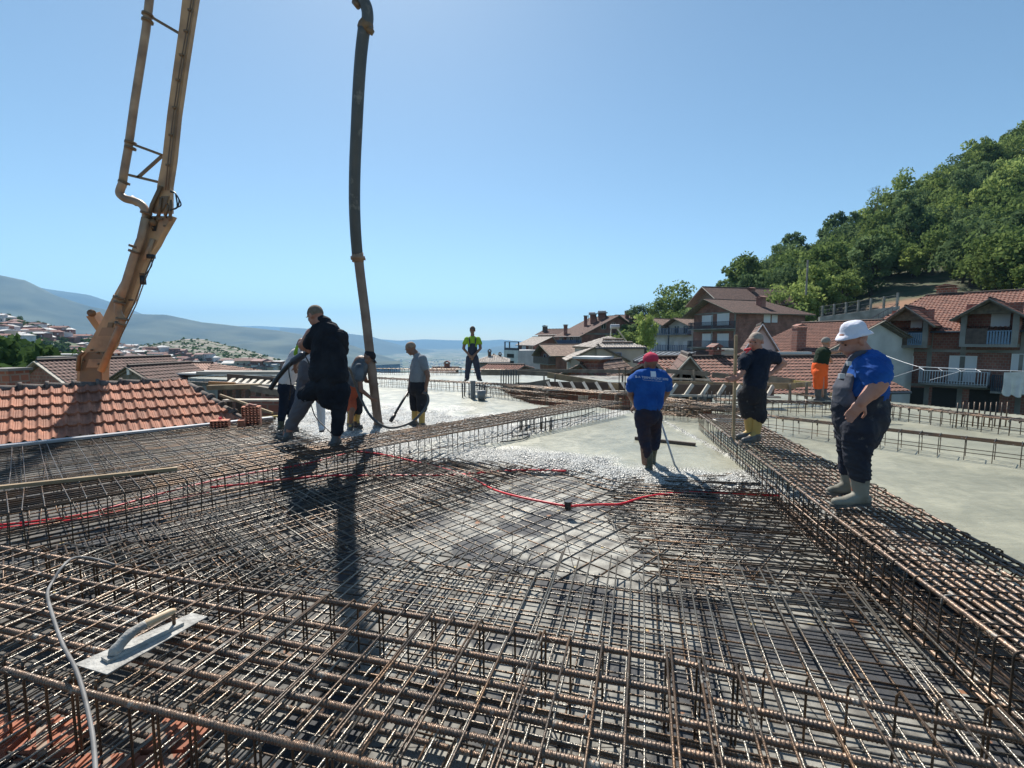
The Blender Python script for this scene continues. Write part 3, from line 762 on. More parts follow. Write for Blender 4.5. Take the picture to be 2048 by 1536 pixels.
k.body(k.z(652, 1396), M_BRICK2)

# --- long brick house: pale front with balconies to the left, brick gable to the right
h = House('long_brick_house', 'big brick house with a long brown roof, pale balconied front and brick gable', 1119, 124, 1163, 114, -9, 18)
ze = h.z(668, 1163); zp = h.side(1232, 631, h.w)[1]
h.body(ze, M_BRICK2); mb = MB(); mb.bx(.02, h.w-.02, -.06, -.004, 4, ze-.05); mb.obj('front_render', M_GREYPL, h.o)
h.gable(0, h.dep, ze, zp-.3, h.w-.2, .2, M_BRICK2, 'y', .55)
h.roof_u(ze, zp-ze, M_TILE_OLD, over=1.2, cr=.55)
for a, b, y0_, y1_ in ((1202, 1212, 646, 658), (1223, 1231, 646, 657), (1244, 1255, 649, 661)): h.swin(a, y0_, b, y1_, kind='glass', n=2)
for py in (666, 705): ys_, zs_ = h.side(1200, py, h.w); mb = MB(); mb.bx(h.w-.05, h.w+.05, 0, h.dep, zs_-.4, zs_); mb.obj('concrete_band', M_CONC_OLD, h.o)
ys_, _ = h.side(1212, 690, h.w); mb = MB(); mb.bx(h.w-.05, h.w+.06, ys_-.2, ys_+.2, 0, ze); mb.obj('concrete_column', M_CONC_OLD, h.o)
for a in (1124, 1139, 1152): h.win(a, 673, a+8, 686, off=.07, kind='glass', n=2); h.win(a, 697, a+8, 712, off=.07, kind='shut', n=1)
for py in (691, 718): zz = h.on(1140, py, 1.5)[1]; h.balcony(.2, h.w-.2, zz, 1.5, 1.3, m=M_BRAIL, step=.25, w=.09)
for (px, py0, py1, wpx, lab) in ((1131, 663, 651, 9, 'squat chimney at the low left end of the long brown roof'), (1171, 650, 633, 8, 'thin chimney left of the two water heaters'), (1186, 645, 629, 14, 'wide brick chimney block under the smaller water heater'), (1204, 642, 627, 18, 'wide brick chimney block under the larger water heater')):
    d_ = 121; wd = wpx/950*d_*.5; c = P(px, py0, d_); t_ = P(px, py1, d_)
    mb = MB(); mb.bx(-wd*.8, wd*.8, -wd*.6, wd*.6, -2.5, t_.z-c.z); o = mb.obj('roof_chimney', M_BRICK2); o.location = c; tag(o, lab, 'chimney')
    m2 = MB(); m2.bx(-wd, wd, -wd, wd, t_.z-c.z, t_.z-c.z+.25); m2.obj('cap', M_CONC_OLD, o)
for (px, lab) in ((1184, 'smaller'), (1204, 'larger')):
    c = P(px, 627 if px < 1190 else 624, 120); L_ = .8 if px < 1190 else 1.0
    t_ = thing('solar_water_heater', f'{lab} solar water heater drum on the ridge of the long brown roof', 'water heater', c, 0, 'water heaters on the long roof')
    mb = MB(); mb.tube([(-L_, 0, 0), (L_, 0, 0)], .35, 12); mb.obj('tank', M_SHEET, t_)
    mb = MB(); mb.beam((-.8, -.2, -.2), (-.9, .5, -2.0), .09, .09); mb.beam((.8, -.2, -.2), (1.4, .5, -2.0), .3, .08); mb.obj('stand', M_RAIL, t_)

# --- beige house with hipped roof
h = House('beige_house', 'beige rendered house with a pale pyramid tile roof and a blue-framed window', 1194, 44, 1288, 45, -7, 6)
ze = h.z(693, 1230); h.body(ze, M_BEIGE)
rs_ = h.rise(1232, 672, 3, ze); h.roof_u(ze, rs_, M_TILE_WHITE, over=.2, hip=h.w/2+.19, cr=.5, ss=4)
h.win(1225, 705, 1243, 726, kind='glass', n=1, fr=mat('blue_frame', (.12, .2, .34), .6))
mb = MB(); x0, z0 = h.on(1234, 716, .05); x1, z1 = h.on(1240, 711, .05); mb.bx(x0, x1, -.035, -.025, z0, z1); mb.obj('sticker', mat('orange_red', (.75, .16, .06), .6), h.o)
for px in (1213, 1233):
    mb = MB(); x0, z0 = h.on(px, 741, .05); x1, z1 = h.on(px+15, 727, .05); mb.bx(x0, x1, -.06, .02, z0, z1); mb.obj('meter_box', M_BRICK2 if px == 1213 else M_GREYPL, h.o)
for dx, yy in ((.28, .3), (.5, .3), (.72, .3), (.38, .6), (.6, .6)):
    mb = MB(); mb.box((h.w*dx, 3*yy-.1, ze+rs_*yy+.1), .5, .1, .06, Matrix.Rotation(math.atan2(rs_, 3), 3, 'X')); mb.obj('snow_guard', M_BOARD_D, h.o)
k = House('tiled_side_wing', 'beige wing with a pale tiled slope falling left, joined to the beige house', 1142, 44.5, 1250, 44.3, -7, 5)
zk = k.z(716, 1142); zr = k.on(1194, 690, .3)[1]; k.body(zk, M_BEIGE); k.roof_v(zk, zr-zk, M_TILE_WHITE, over=.5, front=.25, y1=4.6); k.gable(.02, k.w-.02, zk, zr-.08, -.02, .12, M_BEIGE)
t_ = thing('solar_water_heater', 'solar water heater with slanted struts above the beige house roof', 'water heater', P(1230, 656, 52), 0)
mb = MB(); mb.tube([(-.5, 0, .15), (.45, 0, .15)], .25, 10); mb.obj('tank', M_SHEET, t_)
mb = MB(); mb.beam((-.4, 0, .1), (-.55, 0, -1.6), .1, .1); mb.beam((.1, 0, .1), (1.5, .2, -1.7), .28, .08); mb.obj('stand', M_TIMBER_PALE, t_)

# --- brown chimney house in front of the beige house
h = House('chimney_house', 'low house with a pale grey roof slope and a flared brick chimney', 1108, 27, 1206, 25.5, -7, 6)
ze = h.z(757, 1150); h.body(ze, M_BRICK)
zr = h.on(1168, 727, 0)[1]
h.roof_v(ze, zr-ze, M_TILE_PALE, over=.6, front=.2, cr=.6)
h.gable(.1, h.w-.1, ze, zr-.1, -.02, .1, M_BRICK, c=.6)
c = MB(); x0, z0 = h.on(1176, 752, .3); _, z1 = h.on(1176, 718, .3)
pr = [(0, .62), (.45, .44), (.75, .46), (1.0, .78)]
for i in range(len(pr)):
    tt, hw = pr[i]; zz = z0+(z1-z0)*tt
    for (a, b) in ((-1, -1), (1, -1), (1, 1), (-1, 1)): c.v.append((x0+a*hw, .4+b*hw, zz))
for i in range(3):
    for q in range(4): c.f.append((i*4+q, i*4+(q+1) % 4, i*4+4+(q+1) % 4, i*4+4+q))
c.f.append((12, 13, 14, 15)); o = c.obj('chimney', M_BRICK2, h.o)
c = MB(); c.bx(x0-.86, x0+.86, -.46, 1.26, z1, z1+.12); c.obj('cap', M_PLASTER, o)

# --- dark sheet roof
h = House('sheet_roofed_house', 'low pinkish-walled house with a dark ribbed metal roof behind the red cap', 1296, 31, 1352, 29, -7, 5)
ze = h.z(727, 1330); h.body(ze-.1, M_GREYPL)
A_, B_, C_, D_ = [h.toL(P(*q)) for q in ((1266, 721, 30.5), (1328, 731, 28.5), (1392, 704, 33), (1304, 703, 35))]; dn = Vector((0, 0, .15)); mb = MB()
mb.add([A_, B_, C_, D_, A_-dn, B_-dn, C_-dn, D_-dn], [(0, 1, 2, 3), (7, 6, 5, 4), (0, 4, 5, 1), (1, 5, 6, 2), (2, 6, 7, 3), (3, 7, 4, 0)])
for i in range(9): mb.beam(A_.lerp(B_, i/8)+Vector((0, 0, .03)), D_.lerp(C_, i/8)+Vector((0, 0, .03)), .05, .05)
mb.obj('roof', M_METALROOF, h.o)
mb = MB(); mb.tube([B_-dn*2, B_-Vector((-.1, -.3, .8)), B_-Vector((-.1, -.3, 5))], .07, 8); mb.obj('downpipe', M_BOARD_D, h.o)
mb = MB(); q = [h.toL(P(*q)) for q in ((1352, 728, 29.2), (1392, 707, 33.2))]; mb.add([q[0], q[1], q[1]-Vector((0, 0, 6)), q[0]-Vector((0, 0, 6))], [(0, 1, 2, 3)]); mb.obj('side_wall', M_BRICK2, h.o)

# --- houses in the middle, left of the long roof
h = House('pink_brick_house', 'tall pinkish brick house with a light sloping roof and grey balconies', 1038, 118, 1072, 106, -9, 9)
ze = h.z(688, 1072); ya_, zp = h.side(1104, 673, h.w); h.dep = ya_+1.2
h.body(ze, M_BRICK); c_ = ya_/h.dep
h.gable(0, h.dep, ze, zp-.2, h.w-.2, .2, M_BRICK, 'y', c_); h.roof_u(ze, zp-ze, M_TILE_WHITE, over=.7, cr=c_)
for a in (1044, 1058): 
    for y0_, y1_ in ((692, 704), (712, 725)): h.win(a, y0_, a+8, y1_, kind='shut' if a == 1044 else 'glass', n=1)
for a in (1078, 1092):
    for y0_, y1_ in ((690, 702), (712, 724)): h.swin(a, y0_, a+5, y1_, kind='glass', n=1)
for py in (709, 731): h.balcony(.2, h.w*.9, h.on(1050, py, 1)[1], 1.2, 1.1, m=M_GREYPL, step=.14, w=.12)
ys_, zs_ = h.side(1090, 708, h.w); mb = MB(); mb.bx(h.w-.05, h.w+.05, 0, h.dep, zs_-.3, zs_); mb.obj('concrete_band', M_CONC_OLD, h.o)
k = House('small_gabled_house', 'small brick house with a brown gable and dark balcony beside the pink brick house', 1080, 84, 1112, 78, -9, 8)
zk = k.z(707, 1085); k.body(zk, M_BRICK); zr = k.on(1094, 689, .5)[1]
k.roof_v(zk, zr-zk, M_TILE_PALE, over=.6, front=1.2, cr=.4); k.gable(.1, k.w-.1, zk, zr-.15, -.02, .1, M_BRICK, c=.4)
for a in (1088, 1098, 1105): k.win(a, 708, a+4, 719, kind='glass', n=1)
k.balcony(.1, k.w-.1, k.on(1098, 728, 1)[1], 1.3, 1.1, m=M_BOARD_D, step=.14, w=.13)
k = House('stepped_white_tower', 'narrow grey-white house with a roof terrace and pergola against the mountains', 1008, 105, 1036, 100, -15, 8)
zk = k.z(700, 1015); k.body(zk, M_PLASTER); mb = MB()
for x in (.1, k.w*.35, k.w-.1): mb.bx(x-.12, x+.12, .1, .3, zk, zk+1.8)
mb.bx(0, k.w, .1, .25, zk+1.7, zk+1.85); mb.bx(0, k.w, .05, .2, zk, zk+.5); mb.obj('pergola', M_RAIL, k.o)
for py in (708, 722): k.win(1014, py, 1028, py+7, kind='hole')
k = House('white_roofed_house', 'small house with a bright white hipped roof right of the standing green vest', 958, 60, 1012, 60, -14, 8)
zk = k.z(722, 985); k.body(zk, M_GREYPL); k.roof_u(zk, k.rise(985, 709, 4, zk), M_TILE_WHITE, over=.5, hip=2.1)
k.chimney(k.w*.35, 3, zk+.2, k.on(975, 704, -3)[1], .4, M_BOARD_D); k.chimney(k.w*.75, 4, zk+.1, k.on(996, 710, -4)[1], .35, M_BOARD_D)
k = House('orange_roofed_house', 'low house with a flat orange tiled roof below the bright white roof', 956, 42, 1022, 41, -10, 6)
zk = k.z(742, 990); k.body(zk, M_BRICK); k.roof_u(zk, k.rise(985, 729, 3, zk), M_TILE, over=.3)
k = House('low_roofed_house', 'low dark-walled house peeping over the far slab edge beside the grey shirt', 862, 55, 905, 55, -14, 6)
zk = k.z(742, 880); k.body(zk, M_GREYPL); k.roof_u(zk, k.rise(880, 735, 3, zk), M_TILE_PALE, over=.4); k.chimney(k.w*.6, 2.5, zk, k.on(880, 728, -2.5)[1], .6, M_BRICK2)
k = House('far_brick_block', 'brick block behind the trees at the upper left end of the long brown roof', 1076, 150, 1128, 145, -12, 12)
zk = k.z(668, 1100); k.body(zk, M_BRICK2); k.roof_u(zk, k.rise(1110, 658, 6, zk), M_TILE_OLD, over=.8); k.chimney(.8, 3, zk, k.on(1090, 653, -3)[1], 1.2, M_BOARD_D)
k = House('ridge_brick_house', 'brick house under a brown roof behind the long brick house', 1240, 150, 1310, 150, -9, 12)
zk = k.z(642, 1290); k.body(zk, M_BRICK2); k.roof_u(zk, k.rise(1270, 630, 6, zk), M_TILE_OLD, over=.6); k.chimney(k.on(1258, 640)[0], 3, zk, k.on(1258, 623, -3)[1], 1.2, M_BRICK2)

# --- retaining wall with posts and mesh fence, steps rail
A_, B_ = P(1640, 634, 66), P(1800, 612, 60)
mb = MB(); d_ = Vector((0, .35, 0)); mb.add([A_, B_, B_+d_, A_+d_]+[q-Vector((0, 0, 4.6)) for q in (A_, B_, B_+d_, A_+d_)], [(0, 1, 2, 3), (7, 6, 5, 4), (0, 4, 5, 1), (1, 5, 6, 2), (2, 6, 7, 3), (3, 7, 4, 0)])
tag(mb.obj('retaining_wall', M_CONC_DRY), 'pale stained concrete retaining wall at the foot of the wooded hill', 'wall')
t_ = thing('fence', 'post and mesh fence standing on the retaining wall', 'fence', (0, 0, 0))
for i in range(7):
    p = A_.lerp(B_, .04+i/6.4)+Vector((0, .17, 0)); mb = MB(); mb.bx(p.x-.1, p.x+.1, p.y-.1, p.y+.1, p.z, p.z+1.5+.2*(i == 6)); mb.obj('post', M_CONC_OLD, t_)
mb = MB()
for zz in (.35, .85, 1.4): mb.tube([A_+Vector((0, .17, zz)), B_+Vector((0, .17, zz))], .02, 4)
for i in range(70): p = A_.lerp(B_, i/69)+Vector((0, .17, 0)); mb.tube([p, p+Vector((0, 0, 1.4))], .011, 3)
mb.obj('mesh', M_RAIL, t_)
mb = MB(); a, b = P(1728, 645, 46), P(1795, 607, 48)
mb.tube([a, b], .03, 5); mb.tube([a-Vector((0, 0, .5)), b-Vector((0, 0, .5))], .02, 5)
for i in range(8): p = a.lerp(b, i/7); mb.tube([p, p-Vector((0, 0, 1))], .02, 5)
tag(mb.obj('stair_railing', M_RAIL), 'thin sloping stair railing climbing left of the dormered brick house', 'railing')
# --- power lines and pole
mb = MB(); p = P(1612, 590, 84); mb.tube([p, p+Vector((0, 0, P(1612, 520, 84).z-p.z))], .16, 7)
tag(mb.obj('power_pole', M_CONC_OLD), 'thin dark power pole standing among the hillside trees', 'pole')
for (a, b, lab) in ((P(1612, 535, 84), P(2150, 470, 46), 'upper'), (P(1722, 560, 66), P(2150, 498, 42), 'lower')):
    mb = MB(); mb.tube(arc(a, b, 1.4, 24), .016, 4); tag(mb.obj('power_line', M_WIRE), f'{lab} of the two power lines crossing the wooded hill', 'cable')

# --- town on the left hillside
TW = [M_BRICK2, M_PLASTER, M_GREYPL, M_BRICK, M_PLASTER, M_BEIGE]
M_TR = [mat('town_roof_red', (.30, .15, .12), .9, 0, (.2, .1, .08), .5), mat('town_roof_brown', (.22, .13, .11), .9, 0, (.15, .09, .08), .5), mat('town_roof_white', (.62, .60, .58), .8, 0, (.48, .46, .44), .5), mat('town_roof_pink', (.42, .27, .24), .9, 0, (.3, .19, .17), .5)]
def town_house(p, w_, d_, hh, rz, wm, rm, label, group, rt):
    t = thing('town_house', label, 'house', p, rz, group)
    mb = MB(); mb.bx(-w_/2, w_/2, -d_/2, d_/2, -4, hh); mb.obj('wall', wm, t)
    mb = MB(); o = .5; rh = [.16, .2, .05][rt]*d_*1.0
    X, Y = w_/2+o, d_/2+o; ins = X*.55 if rt == 1 else 0
    mb.add([(-X, -Y, hh-.1), (X, -Y, hh-.1), (X, Y, hh-.1), (-X, Y, hh-.1), (-X+ins, 0, hh+rh), (X-ins, 0, hh+rh)], [(0, 1, 5, 4), (2, 3, 4, 5), (1, 2, 5), (3, 0, 4), (0, 3, 2, 1)])
    mb.obj('roof', rm, t)
    for i in range(3):
        for j in range(int(hh//2.8)):
            mb = MB(); x = -w_/2+w_*(i+.5)/3; z = j*2.8+1.1; mb.bx(x-.55, x+.55, -d_/2-.03, -d_/2+.02, z, z+1.3); mb.obj('window', M_DARK if (i+j) % 3 else M_WHITE, t)
    if rt < 2:
        mb = MB(); mb.bx(w_*.2, w_*.2+.5, -.3, .2, hh, hh+rh+.7); mb.obj('chimney', M_BRICK2, t)
    return t
g = random.Random(12)
cn = ['white-roofed', 'red-roofed', 'brown-roofed', 'pink-roofed']
def spot(px, y):
    if px < 110: return 'high on the hillside by the left edge' if y < 690 else 'among trees low on the left edge'
    if px < 230: return 'on the left hillside behind the boom foot'
    if px < 330: return 'in the town just right of the pump boom'
    return 'at the foot of the pale scrub hill'
placed = []
for k in range(900):
    px = g.uniform(-60, 560); 
    if px < 470:
        ys = interp(px, HOUSE_T); lo = 744
        y = ys+(lo-ys)*g.random()**1.1; p = on_town(px, y)
    else:
        y = g.uniform(742, 750); p = P(px, y, 300)
    if px < 170 and 690 < y < 722 and g.random() < .8: continue
    if px < 175 and 688 < y < 735 and g.random() < .75: continue
    if any(abs(px-a)*.5+abs(y-b)*1.6 < 6.3 for a, b in placed): continue
    if p.y < 150 or len(placed) > 285: continue
    placed.append((px, y))
    w_ = g.uniform(8, 14); dd = g.uniform(7, 10); hh = g.choice([3.0, 5.6, 5.6, 8.4])*.8
    rc = g.choice([2, 0, 1, 1, 0, 3, 2]); cname = ['red-roofed', 'brown-roofed', 'white-roofed', 'pink-roofed'][rc]
    wi = g.randrange(6); rt = g.choice([0, 0, 1, 2]); wn = ['brick', 'white', 'grey', 'reddish', 'white', 'beige'][wi]; sn = 'low' if hh < 3 else 'tall' if hh > 6 else 'two-storey'
    town_house(p, w_, dd, hh, g.uniform(-.6, .6), TW[wi], M_TR[rc], f'{sn} {wn} house, {cname}{["", " and hipped", " and nearly flat"][rt]}, {spot(px, y)}', 'houses of the hillside town', rt)
# houses far out in the valley, too many to count
mb = MB()
for k in range(900):
    d_ = g.uniform(1500, 5200); px = g.uniform(560, 1120)
    zz = -7-203*min(1, (d_-60)/2400)**.8; c = P(px, 700, d_); s_ = g.uniform(5, 11)
    mb.bx(c.x-s_, c.x+s_, d_-s_, d_+s_, zz, zz+g.uniform(4, 9))
stuff(tag(mb.obj('valley_village', M_TR[2]), 'pale specks of far villages strewn over the valley floor', 'village'))

# --- roofs behind the near roof on the left
h = House('red_gabled_house', 'house with a dark red gable wall facing the site, left of the pump boom', 28, 29, 140, 28, -7, 8)
ze = h.z(764, 60); zp = h.on(92, 722, .3)[1]; h.body(ze, M_BRICK2); h.gable(.05, h.w-.05, ze, zp-.1, -.02, .2, M_BRICK2)
h.roof_v(ze, zp-ze, M_TILE_OLD, over=.3, front=.3, fascia=M_TIMBER_PALE); h.chimney(h.w*.35, 4.5, zp-1.4, zp+.1, .7, M_BRICK2)
h = House('long_tiled_house', 'wide house with a pinkish brown tiled roof right behind the pump boom foot', 110, 34, 372, 31, -7, 11)
ze = h.z(772, 240); h.body(ze, M_BRICK2); h.roof_u(ze, h.on(250, 724, -5.5)[1]-ze, M_TILE_L, over=.4, hip=4.2, cr=.5, ss=4)
k = House('grey_gabled_dormer', 'grey timber gable with a small white lamp in front of the long tiled roof', 200, 27, 318, 26.5, -7, 4)
zk = k.z(770, 250); zp = k.on(258, 733, .2)[1]; k.body(zk, M_GREYPL); k.gable(.05, k.w-.05, zk, zp-.08, -.02, .1, M_TIMBER_OLD); k.roof_v(zk, zp-zk, M_TILE_OLD, over=.3, front=.15)
mb = MB(); x, z = k.on(259, 742, .1); mb.bx(x-.08, x+.08, -.2, -.05, z-.2, z+.2); mb.obj('lamp', M_WHITE, k.o)
mb = MB(); c = P(18, 748, 14); mb.bx(c.x-.3, c.x+.3, c.y-.3, c.y+.3, c.z-1.5, c.z+.1); o = mb.obj('brick_chimney', M_BRICK3); tag(o, 'square brick chimney poking over the left end of the near ridge', 'chimney')
mb = MB(); mb.bx(c.x-.36, c.x+.36, c.y-.36, c.y+.36, c.z+.1, c.z+.18); mb.obj('cap', M_CONC_OLD, o)
mb = MB(); c = P(114, 716, 33); mb.bx(c.x-.5, c.x+.5, c.y-.5, c.y+.5, c.z-2.0, c.z+.0); o = mb.obj('brick_chimney', M_BRICK2); tag(o, 'dark chimney with a pale slab on the left end of the long tiled roof', 'chimney')
mb = MB(); mb.bx(c.x-.7, c.x+.7, c.y-.7, c.y+.7, c.z+.0, c.z+.12); mb.obj('cap', M_CONC_DRY, o)
for (px, py, d, lab) in ((388, 744, 30, 'pale flat-roofed shelter right of the long tiled roof'), (150, 708, 60, 'white flat-roofed shed among the dark trees'), (470, 752, 40, 'bluish flat roof just left of the timber frame')):
    c = P(px, py, d); t = thing('flat_roofed_shed', lab, 'shed', c)
    s_ = d/30; mb = MB(); mb.bx(-1.1*s_, 1.1*s_, -1, 1, -3.5, -.08); mb.obj('wall', M_GREYPL, t); mb = MB(); mb.bx(-1.4*s_, 1.4*s_, -1.4, 1.4, -.08, .02); mb.obj('roof', M_TR[2], t)

# --- near tiled roof on the left
O = G(0, 893, -.05); E_ = (G(480, 843, -.05)-O); E_.z = 0; E_.normalize()
Hn = Vector((-E_.y, E_.x, 0)); Wn = (Hn*math.cos(math.radians(26))+Vector((0, 0, math.sin(math.radians(26)))))
O = O+Hn*.34-Vector((0, 0, .05))
nr = thing('tiled_roof', 'sunlit orange clay tile roof next to the site, lower left', 'roof', (0, 0, 0))
sl_ = 2.12
roof_panel('slope', O, E_, Wn, [(-7, 0), (4.05, 0), (3.1, sl_), (-7, sl_)], M_TILE_NEAR, nr, tw=.195, course=.43, ss=12, near=True, lap=.05, amp=0)
R0 = O+Wn*sl_; Wd = (Hn*math.cos(.45)-Vector((0, 0, math.sin(.45))))
roof_panel('slope', R0+Wd*2.4, -E_, -Wd, [(-3.6, 0), (7, 0), (7, 2.4), (-3.1, 2.4)], M_TILE_NEAR, nr, tw=.3, course=.36, ss=6, near=True)
HE = O+E_*4.05; HR = O+E_*3.1+Wn*sl_; Wh = (E_*.9-Vector((0, 0, .42))).normalized()
mb = MB(); mb.add([HE, HR, HR+Hn*2.2-Vector((0, 0, .9)), HE+E_*.5+Hn*2.6-Vector((0, 0, .3))], [(0, 1, 2, 3)]); mb.obj('hip_slope', M_TILE_OLD, nr)
M_RIDGE = mat('ridge_mortar', (.16, .13, .115), .9, 0, (.08, .065, .058), 5., .5, 30.)
def ridge_caps(a, b, L=.42, r_=.1):
    n = max(1, int((b-a).length/L)); d = (b-a).normalized()
    for i in range(n):
        mb = MB(); p = a+d*(i*L); mb.tube([p-Vector((0, 0, .02)), p+d*(L*.98)-Vector((0, 0, .035))], r_, 10, [r_*1.12, r_*.85]); mb.tube([p-d*.01, p+d*.05], r_*1.22, 10); mb.obj('ridge_tile', M_RIDGE, nr, True)
ridge_caps(R0-E_*3.6, HR); ridge_caps(HE-Vector((0, 0, .02)), HR)
bd = MB(); bd.add([O-E_*8-Vector((0, 0, .02)), O+E_*4.1-Vector((0, 0, .02)), O+E_*4.1-Vector((0, 0, 6)), O-E_*8-Vector((0, 0, 6))], [(0, 1, 2, 3)]); bd.obj('wall', M_BRICK2, nr)
# ------------------------------------------------------------------ the floor under construction
ZC, ZT = .12, .43          # top of fresh concrete, top of beam cages (deck at 0)
CONC = [(-4.95, 9.3), (-4.0, 8.6), (-3.0, 7.95), (-2.2, 7.45), (-1.21, 6.9), (-.5, 6.62), (.65, 6.34), (1.07, 5.72), (1.46, 5.3), (2.2, 5.45), (3.0, 5.2), (3.3, 4.6), (3.25, 4.0), (3.08, 2.9), (2.97, 1.6), (2.9, .3),
        (15, .3), (15, 8), (12.4, 9.8), (11.2, 12.4), (9.8, 15.0), (6.6, 15.4), (5.3, 12.6), (4.42, 10.3), (2.6, 11.72), (2.18, 12.35), (.74, 12.5), (.09, 14.25), (-.44, 17.2), (.3, 19.3), (4.5, 18.3), (5.2, 20),
        (.8, 24.3), (-8.6, 25.4), (-15, 25.5), (-15, 21.6), (-9.6, 19.3), (-8.6, 17), (-6.3, 13.6), (-5.5, 11.2)]
FRONT = CONC[:16]
DECK = [(-15, 1.9), (-9.0, 7.55), (-5.35, 11.0), (-6.2, 13.5), (-8.5, 17), (-9.5, 19.2), (-15, 21.4), (-15, 26), (6, 24.5), (5.4, 19.8), (4.6, 18.1), (.2, 19.2), (-.55, 17.2), (0, 14.2), (.7, 12.42), (2.1, 12.3), (2.55, 11.6), (4.5, 10.15), (5.5, 12.6), (6.7, 15.2), (9.8, 15.2), (11.3, 12.5), (12.6, 9.8), (15.2, 8), (15.2, -2), (-15, -2)]

def deckmat():
    m = mat('formwork_deck', (.10, .092, .08), .75, 0, (.36, .35, .31), 5., .35, 35., lo=.35, hi=.6, detail=8)
    n = m.node_tree.nodes; l = m.node_tree.links; b = n['Principled BSDF']
    ramp = [x for x in n if x.type == 'VALTORGB'][0]
    ge = n.new('ShaderNodeNewGeometry')
    def noisemask(scale, lo, hi, det=4):
        t = n.new('ShaderNodeTexNoise'); t.inputs['Scale'].default_value = scale; t.inputs['Detail'].default_value = det+2; l.new(ge.outputs['Position'], t.inputs['Vector'])
        r = n.new('ShaderNodeMapRange'); r.inputs['From Min'].default_value = lo; r.inputs['From Max'].default_value = hi; l.new(t.outputs['Fac'], r.inputs['Value']); return r.outputs[0]
    def mix(fac, a, col):
        x = n.new('ShaderNodeMix'); x.data_type = 'RGBA'; l.new(fac, x.inputs[0]); l.new(a, x.inputs[6]); x.inputs[7].default_value = (*col, 1); return x.outputs[2]
    sx = n.new('ShaderNodeSeparateXYZ'); l.new(ge.outputs['Position'], sx.inputs[0])
    gx = n.new('ShaderNodeMapRange'); gx.inputs['From Min'].default_value = -.5; gx.inputs['From Max'].default_value = -1.9; gx.inputs['To Max'].default_value = .8; l.new(sx.outputs[0], gx.inputs['Value'])
    c = mix(gx.outputs[0], ramp.outputs[0], (.05, .042, .036))                       # deck colour gets darker towards the left
    dv = n.new('ShaderNodeVectorMath'); dv.operation = 'DISTANCE'; dv.inputs[1].default_value = (.75, 4.55, 0); l.new(ge.outputs['Position'], dv.inputs[0])
    dr = n.new('ShaderNodeMapRange'); dr.inputs['From Min'].default_value = .7; dr.inputs['From Max'].default_value = 1.4; dr.inputs['To Max'].default_value = .32; l.new(dv.outputs['Value'], dr.inputs['Value'])
    c = mix(dr.outputs[0], c, (.07, .064, .056))                          # splashed pale only round the junction box
    c = mix(noisemask(1.7, .51, .56), c, (.035, .037, .042))       # wet / oily patches
    c = mix(noisemask(6.5, .68, .71, 2), c, (.26, .12, .06))                     # rust and brick dust
    c = mix(noisemask(13, .69, .72, 2), c, (.46, .36, .16))                     # sawdust, offcuts
    # plywood sheet joints
    def joints(sock, per):
        a = n.new('ShaderNodeMath'); a.operation = 'WRAP'; a.inputs[1].default_value = per; a.inputs[2].default_value = 0; l.new(sock, a.inputs[0])
        g_ = n.new('ShaderNodeMath'); g_.operation = 'LESS_THAN'; g_.inputs[1].default_value = .008; l.new(a.outputs[0], g_.inputs[0]); return g_.outputs[0]
    c = mix(joints(sx.outputs[0], .5), c, (.03, .028, .025)); c = mix(joints(sx.outputs[1], 2.0), c, (.03, .028, .025))
    l.new(c, b.inputs['Base Color']); return m
M_DECK = deckmat()
mb = MB(); n = len(DECK)
bm = bmesh.new(); vs = [bm.verts.new((x, y, 0)) for x, y in DECK]; fc = bm.faces.new(vs); 
r_ = bmesh.ops.extrude_face_region(bm, geom=[fc])
for v in [e for e in r_['geom'] if isinstance(e, bmesh.types.BMVert)]: v.co.z = -.16
bmesh.ops.recalc_face_normals(bm, faces=bm.faces); bmesh.ops.triangulate(bm, faces=[f for f in bm.faces if len(f.verts) > 4])
me = bpy.data.meshes.new('deck'); bm.to_mesh(me); bm.free(); me.materials.append(M_DECK)
structure(link('floor_deck', me))
# hollow clay blocks showing below the deck bars at the lower left, laid in rows
cb = MB(); g = random.Random(2)
for i in range(9):
    for j in range(7):
        x, y = -2.6+i*.27, .75+j*.21
        if y > 1.5-.2*x-.35 and x > -1.5: continue
        if g.random() < .4: continue
        z = .012; cb.box((x, y, z+.028), .12, .092, .03, Matrix.Rotation(g.uniform(-.08, .08), 3, 'Z'))
        for q in range(4): cb.box((x-.09+.06*q, y, z+.06), .008, .09, .008)
structure(cb.obj('brick_floor', M_BRICK3))

